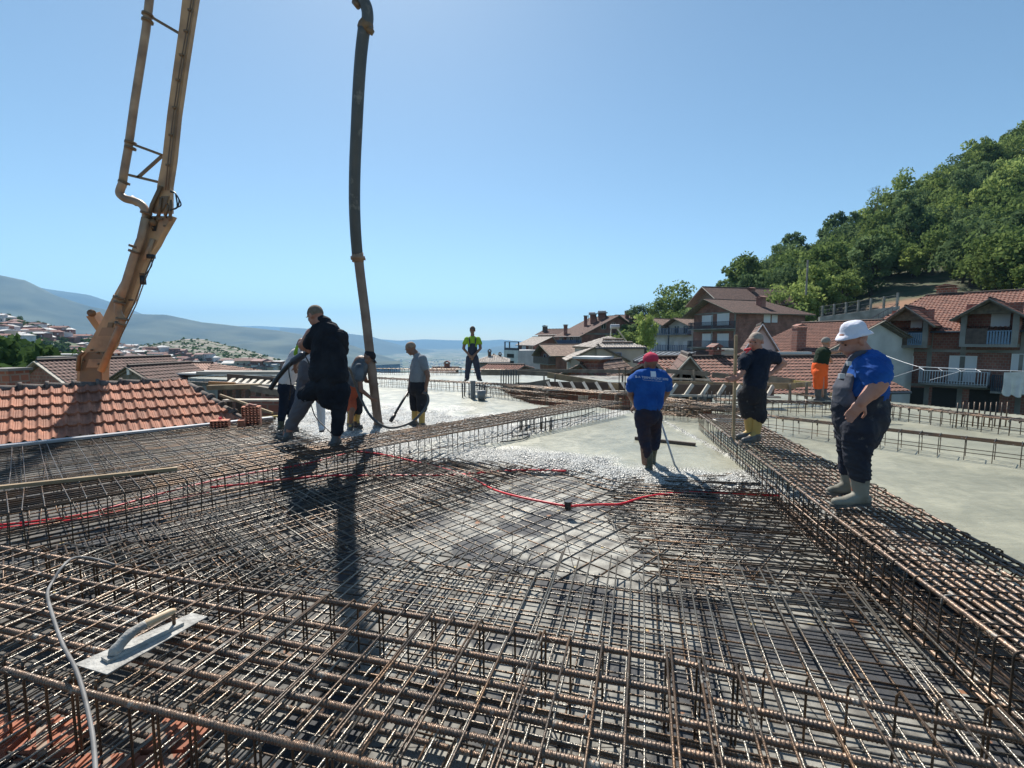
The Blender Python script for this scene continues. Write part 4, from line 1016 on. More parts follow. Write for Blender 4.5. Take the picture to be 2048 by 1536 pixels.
def concmat():
    m = bpy.data.materials.new('fresh_concrete'); m.use_nodes = True
    n = m.node_tree.nodes; l = m.node_tree.links; b = n['Principled BSDF']
    ge = n.new('ShaderNodeNewGeometry'); at = n.new('ShaderNodeAttribute'); at.attribute_name = 'rough'
    t = n.new('ShaderNodeTexNoise'); t.inputs['Scale'].default_value = .8; t.inputs['Detail'].default_value = 7; l.new(ge.outputs['Position'], t.inputs['Vector'])
    r = n.new('ShaderNodeValToRGB'); r.color_ramp.elements[0].position = .35; r.color_ramp.elements[1].position = .65
    r.color_ramp.elements[0].color = (.22, .22, .17, 1); r.color_ramp.elements[1].color = (.315, .31, .24, 1); l.new(t.outputs['Fac'], r.inputs[0])
    t2 = n.new('ShaderNodeTexNoise'); t2.inputs['Scale'].default_value = 45; t2.inputs['Detail'].default_value = 3; l.new(ge.outputs['Position'], t2.inputs['Vector'])
    r2 = n.new('ShaderNodeValToRGB'); r2.color_ramp.elements[0].position = .42; r2.color_ramp.elements[1].position = .6
    r2.color_ramp.elements[0].color = (.13, .13, .12, 1); r2.color_ramp.elements[1].color = (.44, .44, .42, 1); l.new(t2.outputs['Fac'], r2.inputs[0])
    mx = n.new('ShaderNodeMix'); mx.data_type = 'RGBA'; l.new(at.outputs['Fac'], mx.inputs[0]); l.new(r.outputs[0], mx.inputs[6]); l.new(r2.outputs[0], mx.inputs[7])
    tb = n.new('ShaderNodeTexNoise'); tb.inputs['Scale'].default_value = 2.6; tb.inputs['Detail'].default_value = 9; tb.inputs['Roughness'].default_value = .7; tb.inputs['Distortion'].default_value = 1.2; l.new(ge.outputs['Position'], tb.inputs['Vector'])
    rb = n.new('ShaderNodeValToRGB'); rb.color_ramp.elements[0].position = .36; rb.color_ramp.elements[1].position = .66; rb.color_ramp.elements[0].color = (.93, .93, .92, 1); rb.color_ramp.elements[1].color = (1.14, 1.12, 1.08, 1); l.new(tb.outputs['Fac'], rb.inputs[0])
    m2 = n.new('ShaderNodeMix'); m2.data_type = 'RGBA'; m2.blend_type = 'MULTIPLY'; m2.inputs[0].default_value = 1; l.new(mx.outputs[2], m2.inputs[6]); l.new(rb.outputs[0], m2.inputs[7])
    vo_ = n.new('ShaderNodeTexVoronoi'); vo_.inputs['Scale'].default_value = 9; l.new(ge.outputs['Position'], vo_.inputs['Vector']); vr = n.new('ShaderNodeMapRange'); vr.inputs['From Min'].default_value = .035; vr.inputs['From Max'].default_value = .07; vr.inputs['To Min'].default_value = .55; vr.inputs['To Max'].default_value = 0; l.new(vo_.outputs['Distance'], vr.inputs['Value'])
    m3 = n.new('ShaderNodeMix'); m3.data_type = 'RGBA'; l.new(vr.outputs[0], m3.inputs[0]); l.new(m2.outputs[2], m3.inputs[6]); m3.inputs[7].default_value = (.42, .42, .38, 1)
    l.new(m3.outputs[2], b.inputs['Base Color'])
    rr = n.new('ShaderNodeMapRange'); rr.inputs['To Min'].default_value = .34; rr.inputs['To Max'].default_value = .36; l.new(at.outputs['Fac'], rr.inputs['Value']); rw = n.new('ShaderNodeMapRange'); rw.inputs['From Min'].default_value = .4; rw.inputs['From Max'].default_value = .62; rw.inputs['To Min'].default_value = -.04; rw.inputs['To Max'].default_value = .10; l.new(tb.outputs['Fac'], rw.inputs['Value']); ra = n.new('ShaderNodeMath'); l.new(rr.outputs[0], ra.inputs[0]); l.new(rw.outputs[0], ra.inputs[1]); l.new(ra.outputs[0], b.inputs['Roughness'])
    # trowel swirls (fine) and gravel lumps (coarse)
    mp = n.new('ShaderNodeMapping'); mp.inputs['Rotation'].default_value = (0, 0, .5); mp.inputs['Scale'].default_value = (1, 5, 1); l.new(ge.outputs['Position'], mp.inputs['Vector'])
    t3 = n.new('ShaderNodeTexNoise'); t3.inputs['Scale'].default_value = 3.; t3.inputs['Detail'].default_value = 8; t3.inputs['Roughness'].default_value = .65; l.new(mp.outputs[0], t3.inputs['Vector'])
    t4 = n.new('ShaderNodeTexVoronoi'); t4.inputs['Scale'].default_value = 34; l.new(ge.outputs['Position'], t4.inputs['Vector'])
    b1 = n.new('ShaderNodeBump'); b1.inputs['Strength'].default_value = .8; b1.inputs['Distance'].default_value = .02; l.new(t3.outputs['Fac'], b1.inputs['Height'])
    s4 = n.new('ShaderNodeMath'); s4.operation = 'MULTIPLY'; l.new(at.outputs['Fac'], s4.inputs[0]); s4.inputs[1].default_value = 1.
    b2 = n.new('ShaderNodeBump'); b2.invert = True; b2.inputs['Distance'].default_value = .022; l.new(s4.outputs[0], b2.inputs['Strength']); l.new(t4.outputs['Distance'], b2.inputs['Height']); l.new(b1.outputs[0], b2.inputs['Normal'])
    l.new(b2.outputs[0], b.inputs['Normal'])
    b.inputs['Specular IOR Level'].default_value = .5
    return m
M_FRESH = concmat()
def build_concrete():
    Ys = [.3]
    while Ys[-1] < 26: Ys.append(Ys[-1]*1.0085+.001)
    Ys = np.array(Ys); T = np.linspace(-1.2, 1.32, 460)
    TT, YY = np.meshgrid(T, Ys); X = TT*YY; X = np.where(YY < 3, TT*3, X); Y = YY
    def rnd(x, y, k, seed):      # cheap value noise
        r = np.random.RandomState(seed).rand(256, 256); xi, yi = x*k, y*k; x0, y0 = np.floor(xi).astype(int), np.floor(yi).astype(int); fx, fy = xi-x0, yi-y0
        fx = fx*fx*(3-2*fx); fy = fy*fy*(3-2*fy); g_ = lambda a, b: r[a % 256, b % 256]
        return (g_(x0, y0)*(1-fx)+g_(x0+1, y0)*fx)*(1-fy)+(g_(x0, y0+1)*(1-fx)+g_(x0+1, y0+1)*fx)*fy
    # distance to the pour front
    D = np.full(X.shape, 99.)
    for (a, b), (c, d) in zip(FRONT, FRONT[1:]):
        vx, vy = c-a, d-b; t = np.clip(((X-a)*vx+(Y-b)*vy)/(vx*vx+vy*vy), 0, 1); D = np.minimum(D, np.hypot(X-a-t*vx, Y-b-t*vy))
    wx = (rnd(X, Y, 2.3, 1)-.5)*.34+(rnd(X, Y, 9, 2)-.5)*.2; wy = (rnd(X, Y, 2.3, 3)-.5)*.34+(rnd(X, Y, 9, 4)-.5)*.2
    wgt = np.clip(1-D/1.0, 0, 1)
    PX, PY = X+wx*wgt, Y+wy*wgt
    ins = np.zeros(X.shape, bool); j = len(CONC)-1
    for i in range(len(CONC)):
        (x1, y1), (x2, y2) = CONC[i], CONC[j]
        cond = ((y1 > PY) != (y2 > PY)) & (PX < (x2-x1)*(PY-y1)/((y2-y1) or 1e-9)+x1); ins ^= cond; j = i
    # roughness: a band behind the front in the middle bay, the whole left bay near the hose
    mid = (Y < 8.21+1.05*X) & (X < 3.2)
    left = (Y > 8.4+1.04*X+.6)
    rough = np.where(mid, np.clip((1.15-D)/.35+(rnd(X, Y, 2.6, 5)-.5)*1.6, 0, 1), 0)
    hd = np.hypot((X+3.0)*.9, Y-9.2)
    rough = np.where(left, np.clip((3.6-hd)/1.6+(rnd(X, Y, 1.7, 6)-.5)*1.6, .12, 1), rough)
    under = (~mid) & (~left) & (X < 3.3); rough = np.where(under, .8, rough)
    rough = np.maximum(rough, np.where((X > 2.5) & (Y < 5.5), np.clip((.5-D)/.3, 0, 1), 0))
    Z = ZC-.10*np.clip(1-D/.45, 0, 1)**1.5*(np.array(mid | under | left))+rough*((rnd(X, Y, 4, 7)-.5)*.09+(rnd(X, Y, 13, 8)-.5)*.03+(rnd(X, Y, 30, 9)-.5)*.022)+(rnd(X, Y, 1.3, 10)-.5)*.01
    idx = -np.ones(X.shape, int); cell = ins[:-1, :-1] & ins[1:, :-1] & ins[:-1, 1:] & ins[1:, 1:]
    used = np.zeros(X.shape, bool); used[:-1, :-1] |= cell; used[1:, :-1] |= cell; used[:-1, 1:] |= cell; used[1:, 1:] |= cell
    idx[used] = np.arange(used.sum()); V = np.stack([X[used], Y[used], Z[used]], 1)
    ii, jj = np.nonzero(cell); Fc = np.stack([idx[ii, jj], idx[ii, jj+1], idx[ii+1, jj+1], idx[ii+1, jj]], 1)
    me = bpy.data.meshes.new('slab'); me.from_pydata(V.tolist(), [], Fc.tolist()); me.update()
    bm = bmesh.new(); bm.from_mesh(me); be = [e for e in bm.edges if e.is_boundary]; r_ = bmesh.ops.extrude_edge_only(bm, edges=be)
    for v in [q for q in r_['geom'] if isinstance(q, bmesh.types.BMVert)]: v.co.z = .004
    bm.to_mesh(me); bm.free()
    a = me.attributes.new('rough', 'FLOAT', 'POINT'); rv = np.full(len(me.vertices), 1.); rv[:used.sum()] = rough[used]; a.data.foreach_set('value', rv)
    me.polygons.foreach_set('use_smooth', [True]*len(me.polygons)); me.materials.append(M_FRESH)
    structure(link('wet_concrete', me))
build_concrete()

# ------------------------------------------------------------------ stairwell void: props, panels, boards
vo = thing('stairwell', 'dark open stairwell with timber props between the rebar beams', 'stairwell', (0, 0, 0))
mb = MB(); mb.bx(-1.2, 6.5, 10, 20, -2.9, -2.8); mb.obj('lower_floor', M_CONC_OLD, vo)
mb = MB(); mb.bx(-1.0, 6.3, 19.4, 19.6, -2.8, -.17); mb.obj('back_wall', M_BRICK2, vo)
g = random.Random(4)
for k in range(26):
    px = 1060+k*17+g.uniform(-6, 6); d = g.uniform(12.8, 17.5); a = P(px, 820, d); mb = MB()
    if k % 3 == 0: mb.beam((a.x, a.y, -2.8), (a.x, a.y, -.1), .34, .03, (0, 1, 0)); mb.obj('panel', M_BRICK if k % 2 else M_TIMBER_PALE, vo)
    else: mb.beam((a.x, a.y, -2.8), (a.x+g.uniform(-.05, .05), a.y, .0), .08, .08, (0, 1, 0)); mb.obj('prop', M_TIMBER if k % 2 else M_TIMBER_OLD, vo)
for k in range(5):
    a = P(1050+k*70, 806, 13.5+k*.3); mb = MB(); mb.beam((a.x-.9, a.y, -.35-.05*k), (a.x+.9, a.y+.4, -.3), .1, .06); mb.obj('plank', M_TIMBER_PALE, vo)

# ------------------------------------------------------------------ reinforcement
LIMIT = 95
def finish_parts(root, name, items, m):
    """items: list of (distance, meshbuilder); the nearest become parts, the rest one part"""
    items.sort(key=lambda t: t[0])
    for d, b in items[:LIMIT]: b.obj(name, m(b) if callable(m) else m, root, True)
    rest = items[LIMIT:]
    if rest:
        mb = MB()
        for d, b in rest: mb.add(b.v, b.f)
        stuff(mb.obj(name, m(rest[0][1]) if callable(m) else m, root, True))
def dist(p): return math.hypot(p[0], p[1])
def cage(name, label, p, q, width, side, zt=ZT, zb=.03, nl=8, nb=6, rl=.009, rs=.0055, sp=.13, ribs=False, hook=True, ext=.0, group='rebar beam cages', over=(0, 0), mlong=None, mst=None, jit=.012, seed=0):
    """tied reinforcement beam: front top edge from p to q (plan), width to the side (+1 left of the direction)"""
    g = random.Random(seed); p = Vector((*p, 0)); q = Vector((*q, 0)); d = (q-p).normalized(); L = (q-p).length
    n = Vector((-d.y, d.x, 0))*side; root = thing(name, label, 'rebar cage', (0, 0, 0), 0, group)
    its = []
    for (cnt, z) in ((nl, zt-rs-rl), (nb, zb+rs+rl)):
        for i in range(cnt):
            o = rl*1.5+(width-3*rl)*i/(cnt-1)+g.uniform(-jit, jit); dz = g.uniform(-.003, .003)
            a = p+n*o-d*(over[0]+g.uniform(0, .12)); b = q+n*o+d*(over[1]+g.uniform(0, .12)); a.z = b.z = z+dz
            mb = MB()
            if ribs: mb.ribbed(a, b, rl, .021, 8)
            else:
                k = 6; mb.tube([a.lerp(b, t/k)+n*g.uniform(-jit, jit)*.5+Vector((0, 0, g.uniform(-.004, .002))) for t in range(k+1)], rl, 6)
            its.append((dist(a.lerp(b, .5))+(0 if z > .3 else 3), mb))
    for s_ in (0, 1):          # side bars half way up
        z = (zt+zb)/2; o = rs+width*s_-rl*(1 if s_ else -1)*0
        a = p+n*o; b = q+n*o; a.z = b.z = z; mb = MB(); mb.tube([a, b], rl*.6, 6); its.append((dist(a.lerp(b, .5)), mb))
    finish_parts(root, 'long_bar', its, mlong or M_REBAR)
    # stirrup, bent once, copied along
    c = .03; pts = []
    def corner(o, z, a0): 
        for k in range(4):
            a = a0+k*math.pi/6; pts.append((o+c*math.cos(a), z+c*math.sin(a)))
    W_ = width
    corner(W_-c, zt-c, 0); corner(c, zt-c, math.pi/2); corner(c, zb+c, math.pi); corner(W_-c, zb+c, 1.5*math.pi); pts.append((W_, zt-c))
    if hook: pts = [(W_-.07, zt-.09)]+pts[1:]+[(W_, zt-.01), (W_-.05, zt-.1)]
    sts = []; x = .05; k = 0
    proto = MB(); proto.tube([(0, a, b) for a, b in pts], rs, 6); me = proto.mesh('stirrup', True); me.materials.append(mst or M_REBAR)
    ax = math.atan2(n.y, n.x)-math.pi/2
    while x < L:
        c0 = p+d*x; sts.append((dist(c0+n*width*.5), c0)); x += sp*g.uniform(.75, 1.25); k += 1
    sts.sort(key=lambda t: t[0])
    flip = 1 if side > 0 else -1
    for i, (dd, c0) in enumerate(sts):
        if i < LIMIT:
            o = link('stirrup', me, root); o.location = c0; o.rotation_euler = (g.uniform(-.03, .03), g.uniform(-.05, .05), ax+g.uniform(-.03, .03))
    if len(sts) > LIMIT:
        mb = MB()
        for dd, c0 in sts[LIMIT:]:
            mb.tube([c0+n*a+Vector((0, 0, b)) for a, b in pts], rs, 4)
        stuff(mb.obj('stirrup', mst or M_REBAR, root, True))
    return root
# near beam under the camera: six thick ribbed bars, running left to right
def nearline(k): return lambda x: 2.20-.28*x-.163*k
M_WIRE2 = mat('tie_wire_steel', (.05, .045, .04), .5, .6)
rootF = thing('rebar_beam', 'nearest reinforcement beam with six thick ribbed bars across the bottom of the view', 'rebar cage', (0, 0, 0))
g = random.Random(9); its = []
FB = [[(0, 1095), (410, 1168), (700, 1209), (1348, 1322), (2100, 1492)], [(-40, 1126), (308, 1192), (700, 1264), (1348, 1384), (2060, 1548)], [(-60, 1160), (273, 1226), (700, 1312), (1348, 1440), (1900, 1562)],
      [(-60, 1196), (240, 1257), (700, 1363), (1348, 1500), (1700, 1578)], [(-60, 1245), (180, 1298), (700, 1418), (1200, 1532), (1500, 1600)], [(7, 1339), (150, 1380), (700, 1517), (1000, 1590)]]
for k, ln in enumerate(FB):
    pts = [G(a, b, ZT-.022+.001*k) for a, b in ln]
    mb = MB(); seq = []
    for a, b in zip(pts, pts[1:]):
        n_ = max(1, int((b-a).length/.0145)); seq += [(a.lerp(b, i/n_)) for i in range(n_)]
    seq.append(pts[-1]); P_, R_ = [], []
    for a, b in zip(seq, seq[1:]):
        for o, e in ((0, 0), (.4, 0), (.52, 1), (.8, 1), (.92, 0)): P_.append(a.lerp(b, o)); R_.append(.0130+.0024*e)
    mb.tube(P_, .013, 10, R_); its.append((k, mb))
for k in range(5):
    a = Vector((-4.2, nearline(k)(-4.2), .045)); b = Vector((2.6, nearline(k)(2.6), .045)); mb = MB(); mb.ribbed(a, b, .012, .016, 8, .0015); its.append((9+k, mb))
finish_parts(rootF, 'long_bar', its, M_BIGBAR)
kn = MB(); kn.tube([(-.017, 0, 0), (-.008, .014, .008), (.008, .016, -.004), (.017, 0, 0), (.008, -.015, .006), (-.008, -.013, -.006), (-.017, 0, 0)], .0016, 4); kn.tube([(.01, .012, 0), (.022, .02, .018)], .0016, 4); kme = kn.mesh('tie_wire', True); kme.materials.append(M_WIRE2)
for i in range(95):
    ln = FB[g.randrange(6)]; j = g.randrange(len(ln)-1); t = g.random(); q = G(ln[j][0]+(ln[j+1][0]-ln[j][0])*t, ln[j][1]+(ln[j+1][1]-ln[j][1])*t, ZT-.018)
    o = link('tie_wire', kme, rootF); o.location = q; o.rotation_euler = (g.uniform(-.4, .4), g.uniform(-.4, .4), g.uniform(0, 6)); o.scale = (1.15, 1.15, 1.15)
dF = Vector((.963, -.27, 0)); nF = Vector((.27, .963, 0))
x = -3.6
while x < 1.75:
    a = Vector((x, nearline(5)(x)-.02, 0))+Vector((g.uniform(-.01, .01), 0, 0)); wd = .86; c = .03
    pts = [a+Vector((0, 0, .02)), a+Vector((0, 0, ZT-c+.006)), a+nF*.01+Vector((0, 0, ZT+.002)), a+nF*c+Vector((0, 0, ZT+.01)), a+nF*(wd-c)+Vector((0, 0, ZT+.01)), a+nF*wd+Vector((0, 0, ZT-c)), a+nF*wd+Vector((0, 0, .02))]
    mb = MB(); mb.tube(smoothpath(pts[:4], 3)+pts[4:], .0055, 6); mb.obj('stirrup', M_REBAR, rootF, True)
    if g.random() < .35:
        mb = MB(); pts = [q+Vector((.02, 0, .008)) for q in pts]; mb.tube(smoothpath(pts[:4], 3)+pts[4:], .0055, 6); mb.obj('stirrup', M_REBAR, rootF, True)
    x += .145*g.uniform(.8, 1.25)
# right beam
cage('rebar_beam', 'wide rebar beam with many rusty bars running away along the right, two men standing on it', (2.14, 1.1), (3.62, 9.1), .80, -1, nl=13, nb=13, rl=.0145, rs=.0055, sp=.105, ribs=False, seed=1, mlong=M_BIGBAR)
# left diagonal beam
cage('rebar_beam', 'long diagonal rebar beam with the man in black standing on it, left to centre', (-4.6, 3.35), (2.6, 10.86), .86, 1, nl=11, nb=7, rl=.009, rs=.005, sp=.125, seed=2)
cage('rebar_beam', 'far rebar beam crossing the stairwell behind the red cap, right half', (3.13, 12.1), (4.6, 9.9), .55, 1, nl=8, nb=5, rl=.01, rs=.005, sp=.2, seed=3)
cage('rebar_beam', 'far rebar beam over the stairwell in the centre of the view', (-.4, 15.15), (3.13, 12.15), .55, 1, nl=8, nb=5, rl=.01, rs=.006, sp=.2, seed=4)
cage('rebar_beam', 'far rebar beam on which the green-vested man stands', (-5.4, 17.9), (-.4, 15.2), .5, 1, nl=6, nb=4, rl=.01, rs=.006, sp=.17, seed=5)
cage('rebar_beam', 'thin rebar beam branching towards the stairwell below the green-vested man', (-1.3, 15.0), (.95, 12.6), .25, 1, nl=4, nb=3, rl=.009, rs=.006, sp=.16, seed=6)
cage('rebar_beam', 'rebar beam along the farthest slab edge behind the grey shirt', (-9.0, 24.2), (1.0, 22.9), .3, 1, nl=4, nb=3, rl=.012, rs=.008, sp=.25, seed=7)
cage('rebar_beam', 'rebar beam in the pale slab behind the large man in the white hat', (4.35, 9.2), (7.6, 5.6), .33, 1, nl=4, nb=3, rl=.009, rs=.0055, sp=.26, seed=8)
cage('rebar_beam', 'far right rebar beam in front of the dormered brick house', (7.4, 12.7), (9.6, 6.9), .35, 1, nl=5, nb=3, rl=.011, rs=.007, sp=.2, seed=9)
cage('rebar_beam', 'rebar beam under the orange-trousered man', (4.9, 11.2), (8.3, 10.2), .5, 1, nl=6, nb=4, rl=.01, rs=.006, sp=.16, seed=10)
cage('rebar_beam', 'rebar beam crossing the end of the right-hand beam behind the yellow boots', (2.9, 10.55), (4.9, 9.4), .4, 1, nl=6, nb=4, rl=.009, rs=.005, sp=.16, seed=11)

# mats of bars
def clip(poly, p, d):
    """longest stretch of the line p + t d inside polygon"""
    ts = []
    for i in range(len(poly)):
        a = Vector(poly[i]); b = Vector(poly[(i+1) % len(poly)]); e = b-a; den = d.x*e.y-d.y*e.x
        if abs(den) < 1e-9: continue
        t = ((a.x-p.x)*e.y-(a.y-p.y)*e.x)/den; u = ((a.x-p.x)*d.y-(a.y-p.y)*d.x)/den
        if 0 <= u <= 1: ts.append(t)
    return (min(ts), max(ts)) if len(ts) >= 2 else None
def mat_of_bars(name, label, poly, dirs, seed=0, m=None, part='bar', group='rebar mats'):
    g = random.Random(seed); root = thing(name, label, 'rebar mat', (0, 0, 0), 0, group)
    for (ang, sp, z, r_, jit, miss) in dirs:
        d = Vector((math.cos(ang), math.sin(ang))); n = Vector((-d.y, d.x)); pr = [Vector(q).dot(n) for q in poly]; its = []
        o = min(pr)+sp*.5
        while o < max(pr):
            pp = n*(o+g.uniform(-jit, jit)); dd = d.copy(); dd.rotate(Matrix.Rotation(g.gauss(0, .006 if g.random() < .93 else .04), 2))
            c = clip(poly, pp, dd)
            if c and c[1]-c[0] > .15 and g.random() > miss:
                a, b = c[0]+g.uniform(-.1, .12), c[1]+g.uniform(-.12, .1)
                if b-a > .2:
                    k = max(2, int((b-a)/.8)); pts = []
                    for i in range(k+1):
                        q = pp+dd*(a+(b-a)*i/k); w_ = g.uniform(-.006, .006); pts.append(Vector((q.x+n.x*w_, q.y+n.y*w_, z+g.uniform(-.004, .006))))
                    mb = MB(); mb.tube(pts, r_, 6); its.append((dist(pts[k//2]), mb))
            o += sp
        finish_parts(root, part, its, m or (lambda b: M_REBAR if g.random() < .45 else M_REBAR_G))
    return root
LA = math.atan2(1.045, 1); LP = LA-math.pi/2; RP = math.atan2(-.185, 1); FA = math.atan2(-.275, 1); FP = FA+math.pi/2
J_ = .006
M_MILL = mat('bright_mill_steel', (.19, .175, .15), .30, .7, (.18, .115, .065), 3., .25, 90., lo=.5, hi=.75)
mat_of_bars('rebar_mat', 'open diamond grid of bars over the pale deck in the middle', [(-4.3, 3.5), (-1.3, 3.5), (2.45, 3.2), (2.95, 5.8), (1.0, 6.3), (-1.2, 6.95)], [(LA, .17, .100, .0062, J_, 0), (LP, .17, .088, .0062, J_, 0)], 1)
mat_of_bars('rebar_mat', 'close parallel bars in front of the diagonal beam, left of centre', [(-4.3, 3.4), (-1.9, 3.0), (-.7, 4.9), (.3, 6.5), (-1.1, 6.95)], [(LP, .10, .122, .0065, .008, 0), (LA, .17, .060, .006, J_, 0), (LP, .12, .046, .006, .008, .03), (LA, .15, .034, .006, J_, 0)], 3)
mat_of_bars('rebar_mat', 'dense nearly level bars reaching out from the right-hand beam', [(1.15, 3.2), (2.5, 2.9), (3.2, 6.1), (1.35, 5.9), (.95, 4.6)], [(RP, .088, .118, .0065, .008, 0), (RP, .105, .060, .006, .010, 0), (RP+math.pi/2, .34, .073, .006, .02, 0), (RP+math.pi/2+.5, .3, .034, .006, .02, 0)], 4)
FAN = [(-3.5, 1.6), (2.3, .2), (2.6, 3.2), (1.6, 3.5), (.4, 3.74), (-.3, 3.85), (-1.4, 3.7), (-1.9, 4.0), (-3.5, 3.9)]
mat_of_bars('rebar_mat', 'long starter bars fanning out from the nearest beam', FAN, [(FP, .098, .142, .0062, .012, .02)], 5, M_MILL)
mat_of_bars('rebar_mat', 'cross bars tied to the fan of starter bars', [(-4.0, 3.0), (2.4, 1.2), (2.5, 3.1), (-1.0, 3.75), (-3.8, 4.0)], [(FA, .15, .128, .0062, .012, 0), (FA, .155, .045, .006, .012, 0), (FP, .15, .034, .006, .012, 0)], 6)
mat_of_bars('rebar_mat', 'rebar mat on the deck below the nearest beam', [(-4.8, 3.1), (-4.8, -.2), (2.6, -.2), (2.5, 1.3)], [(FA, .14, .05, .005, .012, 0), (FP, .10, .038, .005, .012, 0), (FP, .12, .09, .0055, .012, 0)], 7)
mat_of_bars('rebar_mat', 'rebar mat beside the tiled roof behind the diagonal beam', [(-14, 2.2), (-9.0, 7.3), (-5.5, 10.6), (-4.2, 9.3), (-3.1, 8.0), (-2.0, 7.2), (-5.6, 3.3), (-6, 1.5)], [(LA, .15, .125, .0055, .01, 0), (LP, .20, .135, .0055, .01, 0)], 8)
mat_of_bars('rebar_mat', 'lower bars beside the tiled roof, close to the deck', [(-14, 2.2), (-9.0, 7.3), (-5.5, 10.6), (-4.2, 9.3), (-2.2, 7.3), (-5.6, 3.3), (-6, 1.5)], [(LA, .13, .03, .006, .01, 0), (LP, .15, .045, .006, .01, 0)], 9)
mat_of_bars('rebar_mat', 'bars tied under the right-hand beam, sunk in the pour', [(2.3, 1.0), (3.1, 1.0), (4.0, 6.0), (3.3, 6.0)], [(RP, .12, .07, .0055, .02, .04), (RP, .16, .15, .0055, .02, .04)], 10)
# loose bars sticking over the void
mb = MB(); g = random.Random(8); t_ = thing('loose_bars', 'tangle of loose bars lying across the stairwell edge', 'rebar', (0, 0, 0))
for k in range(26):
    a = P(g.uniform(1330, 1480), g.uniform(800, 832), g.uniform(9.8, 11.8)); an = g.uniform(-.6, .3); L_ = g.uniform(.8, 2.2)
    d_ = Vector((math.cos(an), math.sin(an), g.uniform(-.05, .06)))*L_; mb = MB(); mb.tube([a-d_*.5, a, a+d_*.5+Vector((0, 0, .03))], .008, 6); mb.obj('bar', M_REBAR, t_, True)
for k in range(30):
    a = P(g.uniform(990, 1120), g.uniform(774, 800), g.uniform(14.5, 16.5)); an = g.uniform(-1.2, -.5); L_ = g.uniform(.6, 1.6)
    d_ = Vector((math.cos(an), math.sin(an), g.uniform(-.15, .1)))*L_; mb = MB(); mb.tube([a-d_*.5, a+d_*.5], .009, 5); mb.obj('bar', M_REBAR, t_, True)
# bent hairpins on the beam ends
for (px, py, lab) in ((1440, 842, 'pale bent hairpin bar at the near end of the right beam top'), (1490, 834, 'pale bent hairpin bar beside the yellow boots'), (1478, 815, 'bent hairpin bar on the cross beam behind the pole'), (1620, 802, 'bent hairpin bar at the feet of the orange-trousered man')):
    c = G(px, py, ZT+.02); pts = [c+Vector((.55, .1, 0)), c+Vector((.1, .14, .01)), c+Vector((-.08, .08, .02)), c+Vector((-.1, -.02, .02)), c+Vector((.0, -.08, .01)), c+Vector((.5, -.1, 0))]
    mb = MB(); mb.tube(smoothpath(pts, 5), .009, 6); tag(mb.obj('bent_bar', mat('clean_steel', (.36, .34, .31), .4, .7), None, True), lab, 'rebar')
# column starters
def starters(name, label, pts, z0, z1, r_=.02, m=M_BLACK):
    t = thing(name, label, 'rebar', (0, 0, 0))
    for (a, b, d) in pts:
        p = P(a, b, d); mb = MB(); mb.tube([(p.x, p.y, z0), (p.x+.004, p.y, z1)], r_, 6); mb.obj('bar', m, t, True)
starters('column_bars', 'dark upright column bars on the slab in front of the diagonal beam', [(1040, 850, 9.0), (1043, 850, 9.1), (1052, 850, 9.0), (1060, 850, 9.1), (1068, 850, 8.9), (1081, 850, 9.0), (1084, 850, 9.1), (1091, 850, 8.9), (1100, 850, 8.9), (1103, 850, 9.0)], .1, .38, .012)
starters('column_bars', 'dark upright column bars below the green-vested man', [(925, 780, 14.2), (929, 780, 14.6), (938, 780, 14.2), (959, 780, 14.2), (964, 780, 14.6), (970, 780, 14.4)], .1, .55, .018)
starters('column_bars', 'upright bars sticking up behind the green-vested man', [(1002+5*i, 765, 17.5+.2*(i % 3)) for i in range(8)], .1, .75, .02)
starters('column_bars', 'upright bars standing along the boards by the red cap', [(1405+9*i, 800, 11.2+.1*(i % 3)) for i in range(10)], .1, .62, .012)
starters('column_bars', 'upright bars behind the far right beam', [(1912+11*i, 850, 9.3+.1*(i % 2)) for i in range(10)], .1, .62, .012, M_REBAR)
mb = MB(); p = P(946, 800, 13.9); mb.tube([(p.x, p.y, .1), (p.x, p.y, .66)], .075, 12); tag(mb.obj('pipe_stub', mat('grey_plastic', (.12, .13, .14), .5)), 'grey upright pipe stub in the slab below the green-vested man', 'pipe')
mb = MB(); p = P(963, 803, 13.6); mb.tube([(p.x, p.y, ZC), (p.x, p.y, ZC+.28)], .13, 14, [.10, .14], caps=True)
o = mb.obj('bucket', mat('grey_bucket', (.16, .165, .17), .5), None, True); tag(o, 'dark grey bucket standing beside the pipe stub', 'bucket')
mb = MB(); mb.tube(arc((p.x-.13, p.y, ZC+.28), (p.x+.13, p.y, ZC+.28), .09, 8, (0, 0, 1)), .006, 5); mb.obj('handle', M_RAIL, o)
# thin starter rods
for (px, lab) in ((1238, 'thin rod standing by the board left of the red cap'), (1250, 'thin rod with a knob rising in front of the beige house')):
    p = P(px, 770, 14); mb = MB(); mb.tube([(p.x, p.y, .1), (p.x, p.y, P(px, 736, 14).z)], .014, 6); mb.tube([(p.x, p.y, P(px, 738, 14).z), (p.x, p.y, P(px, 735, 14).z)], .03, 6); tag(mb.obj('steel_rod', M_REBAR), lab, 'rod')

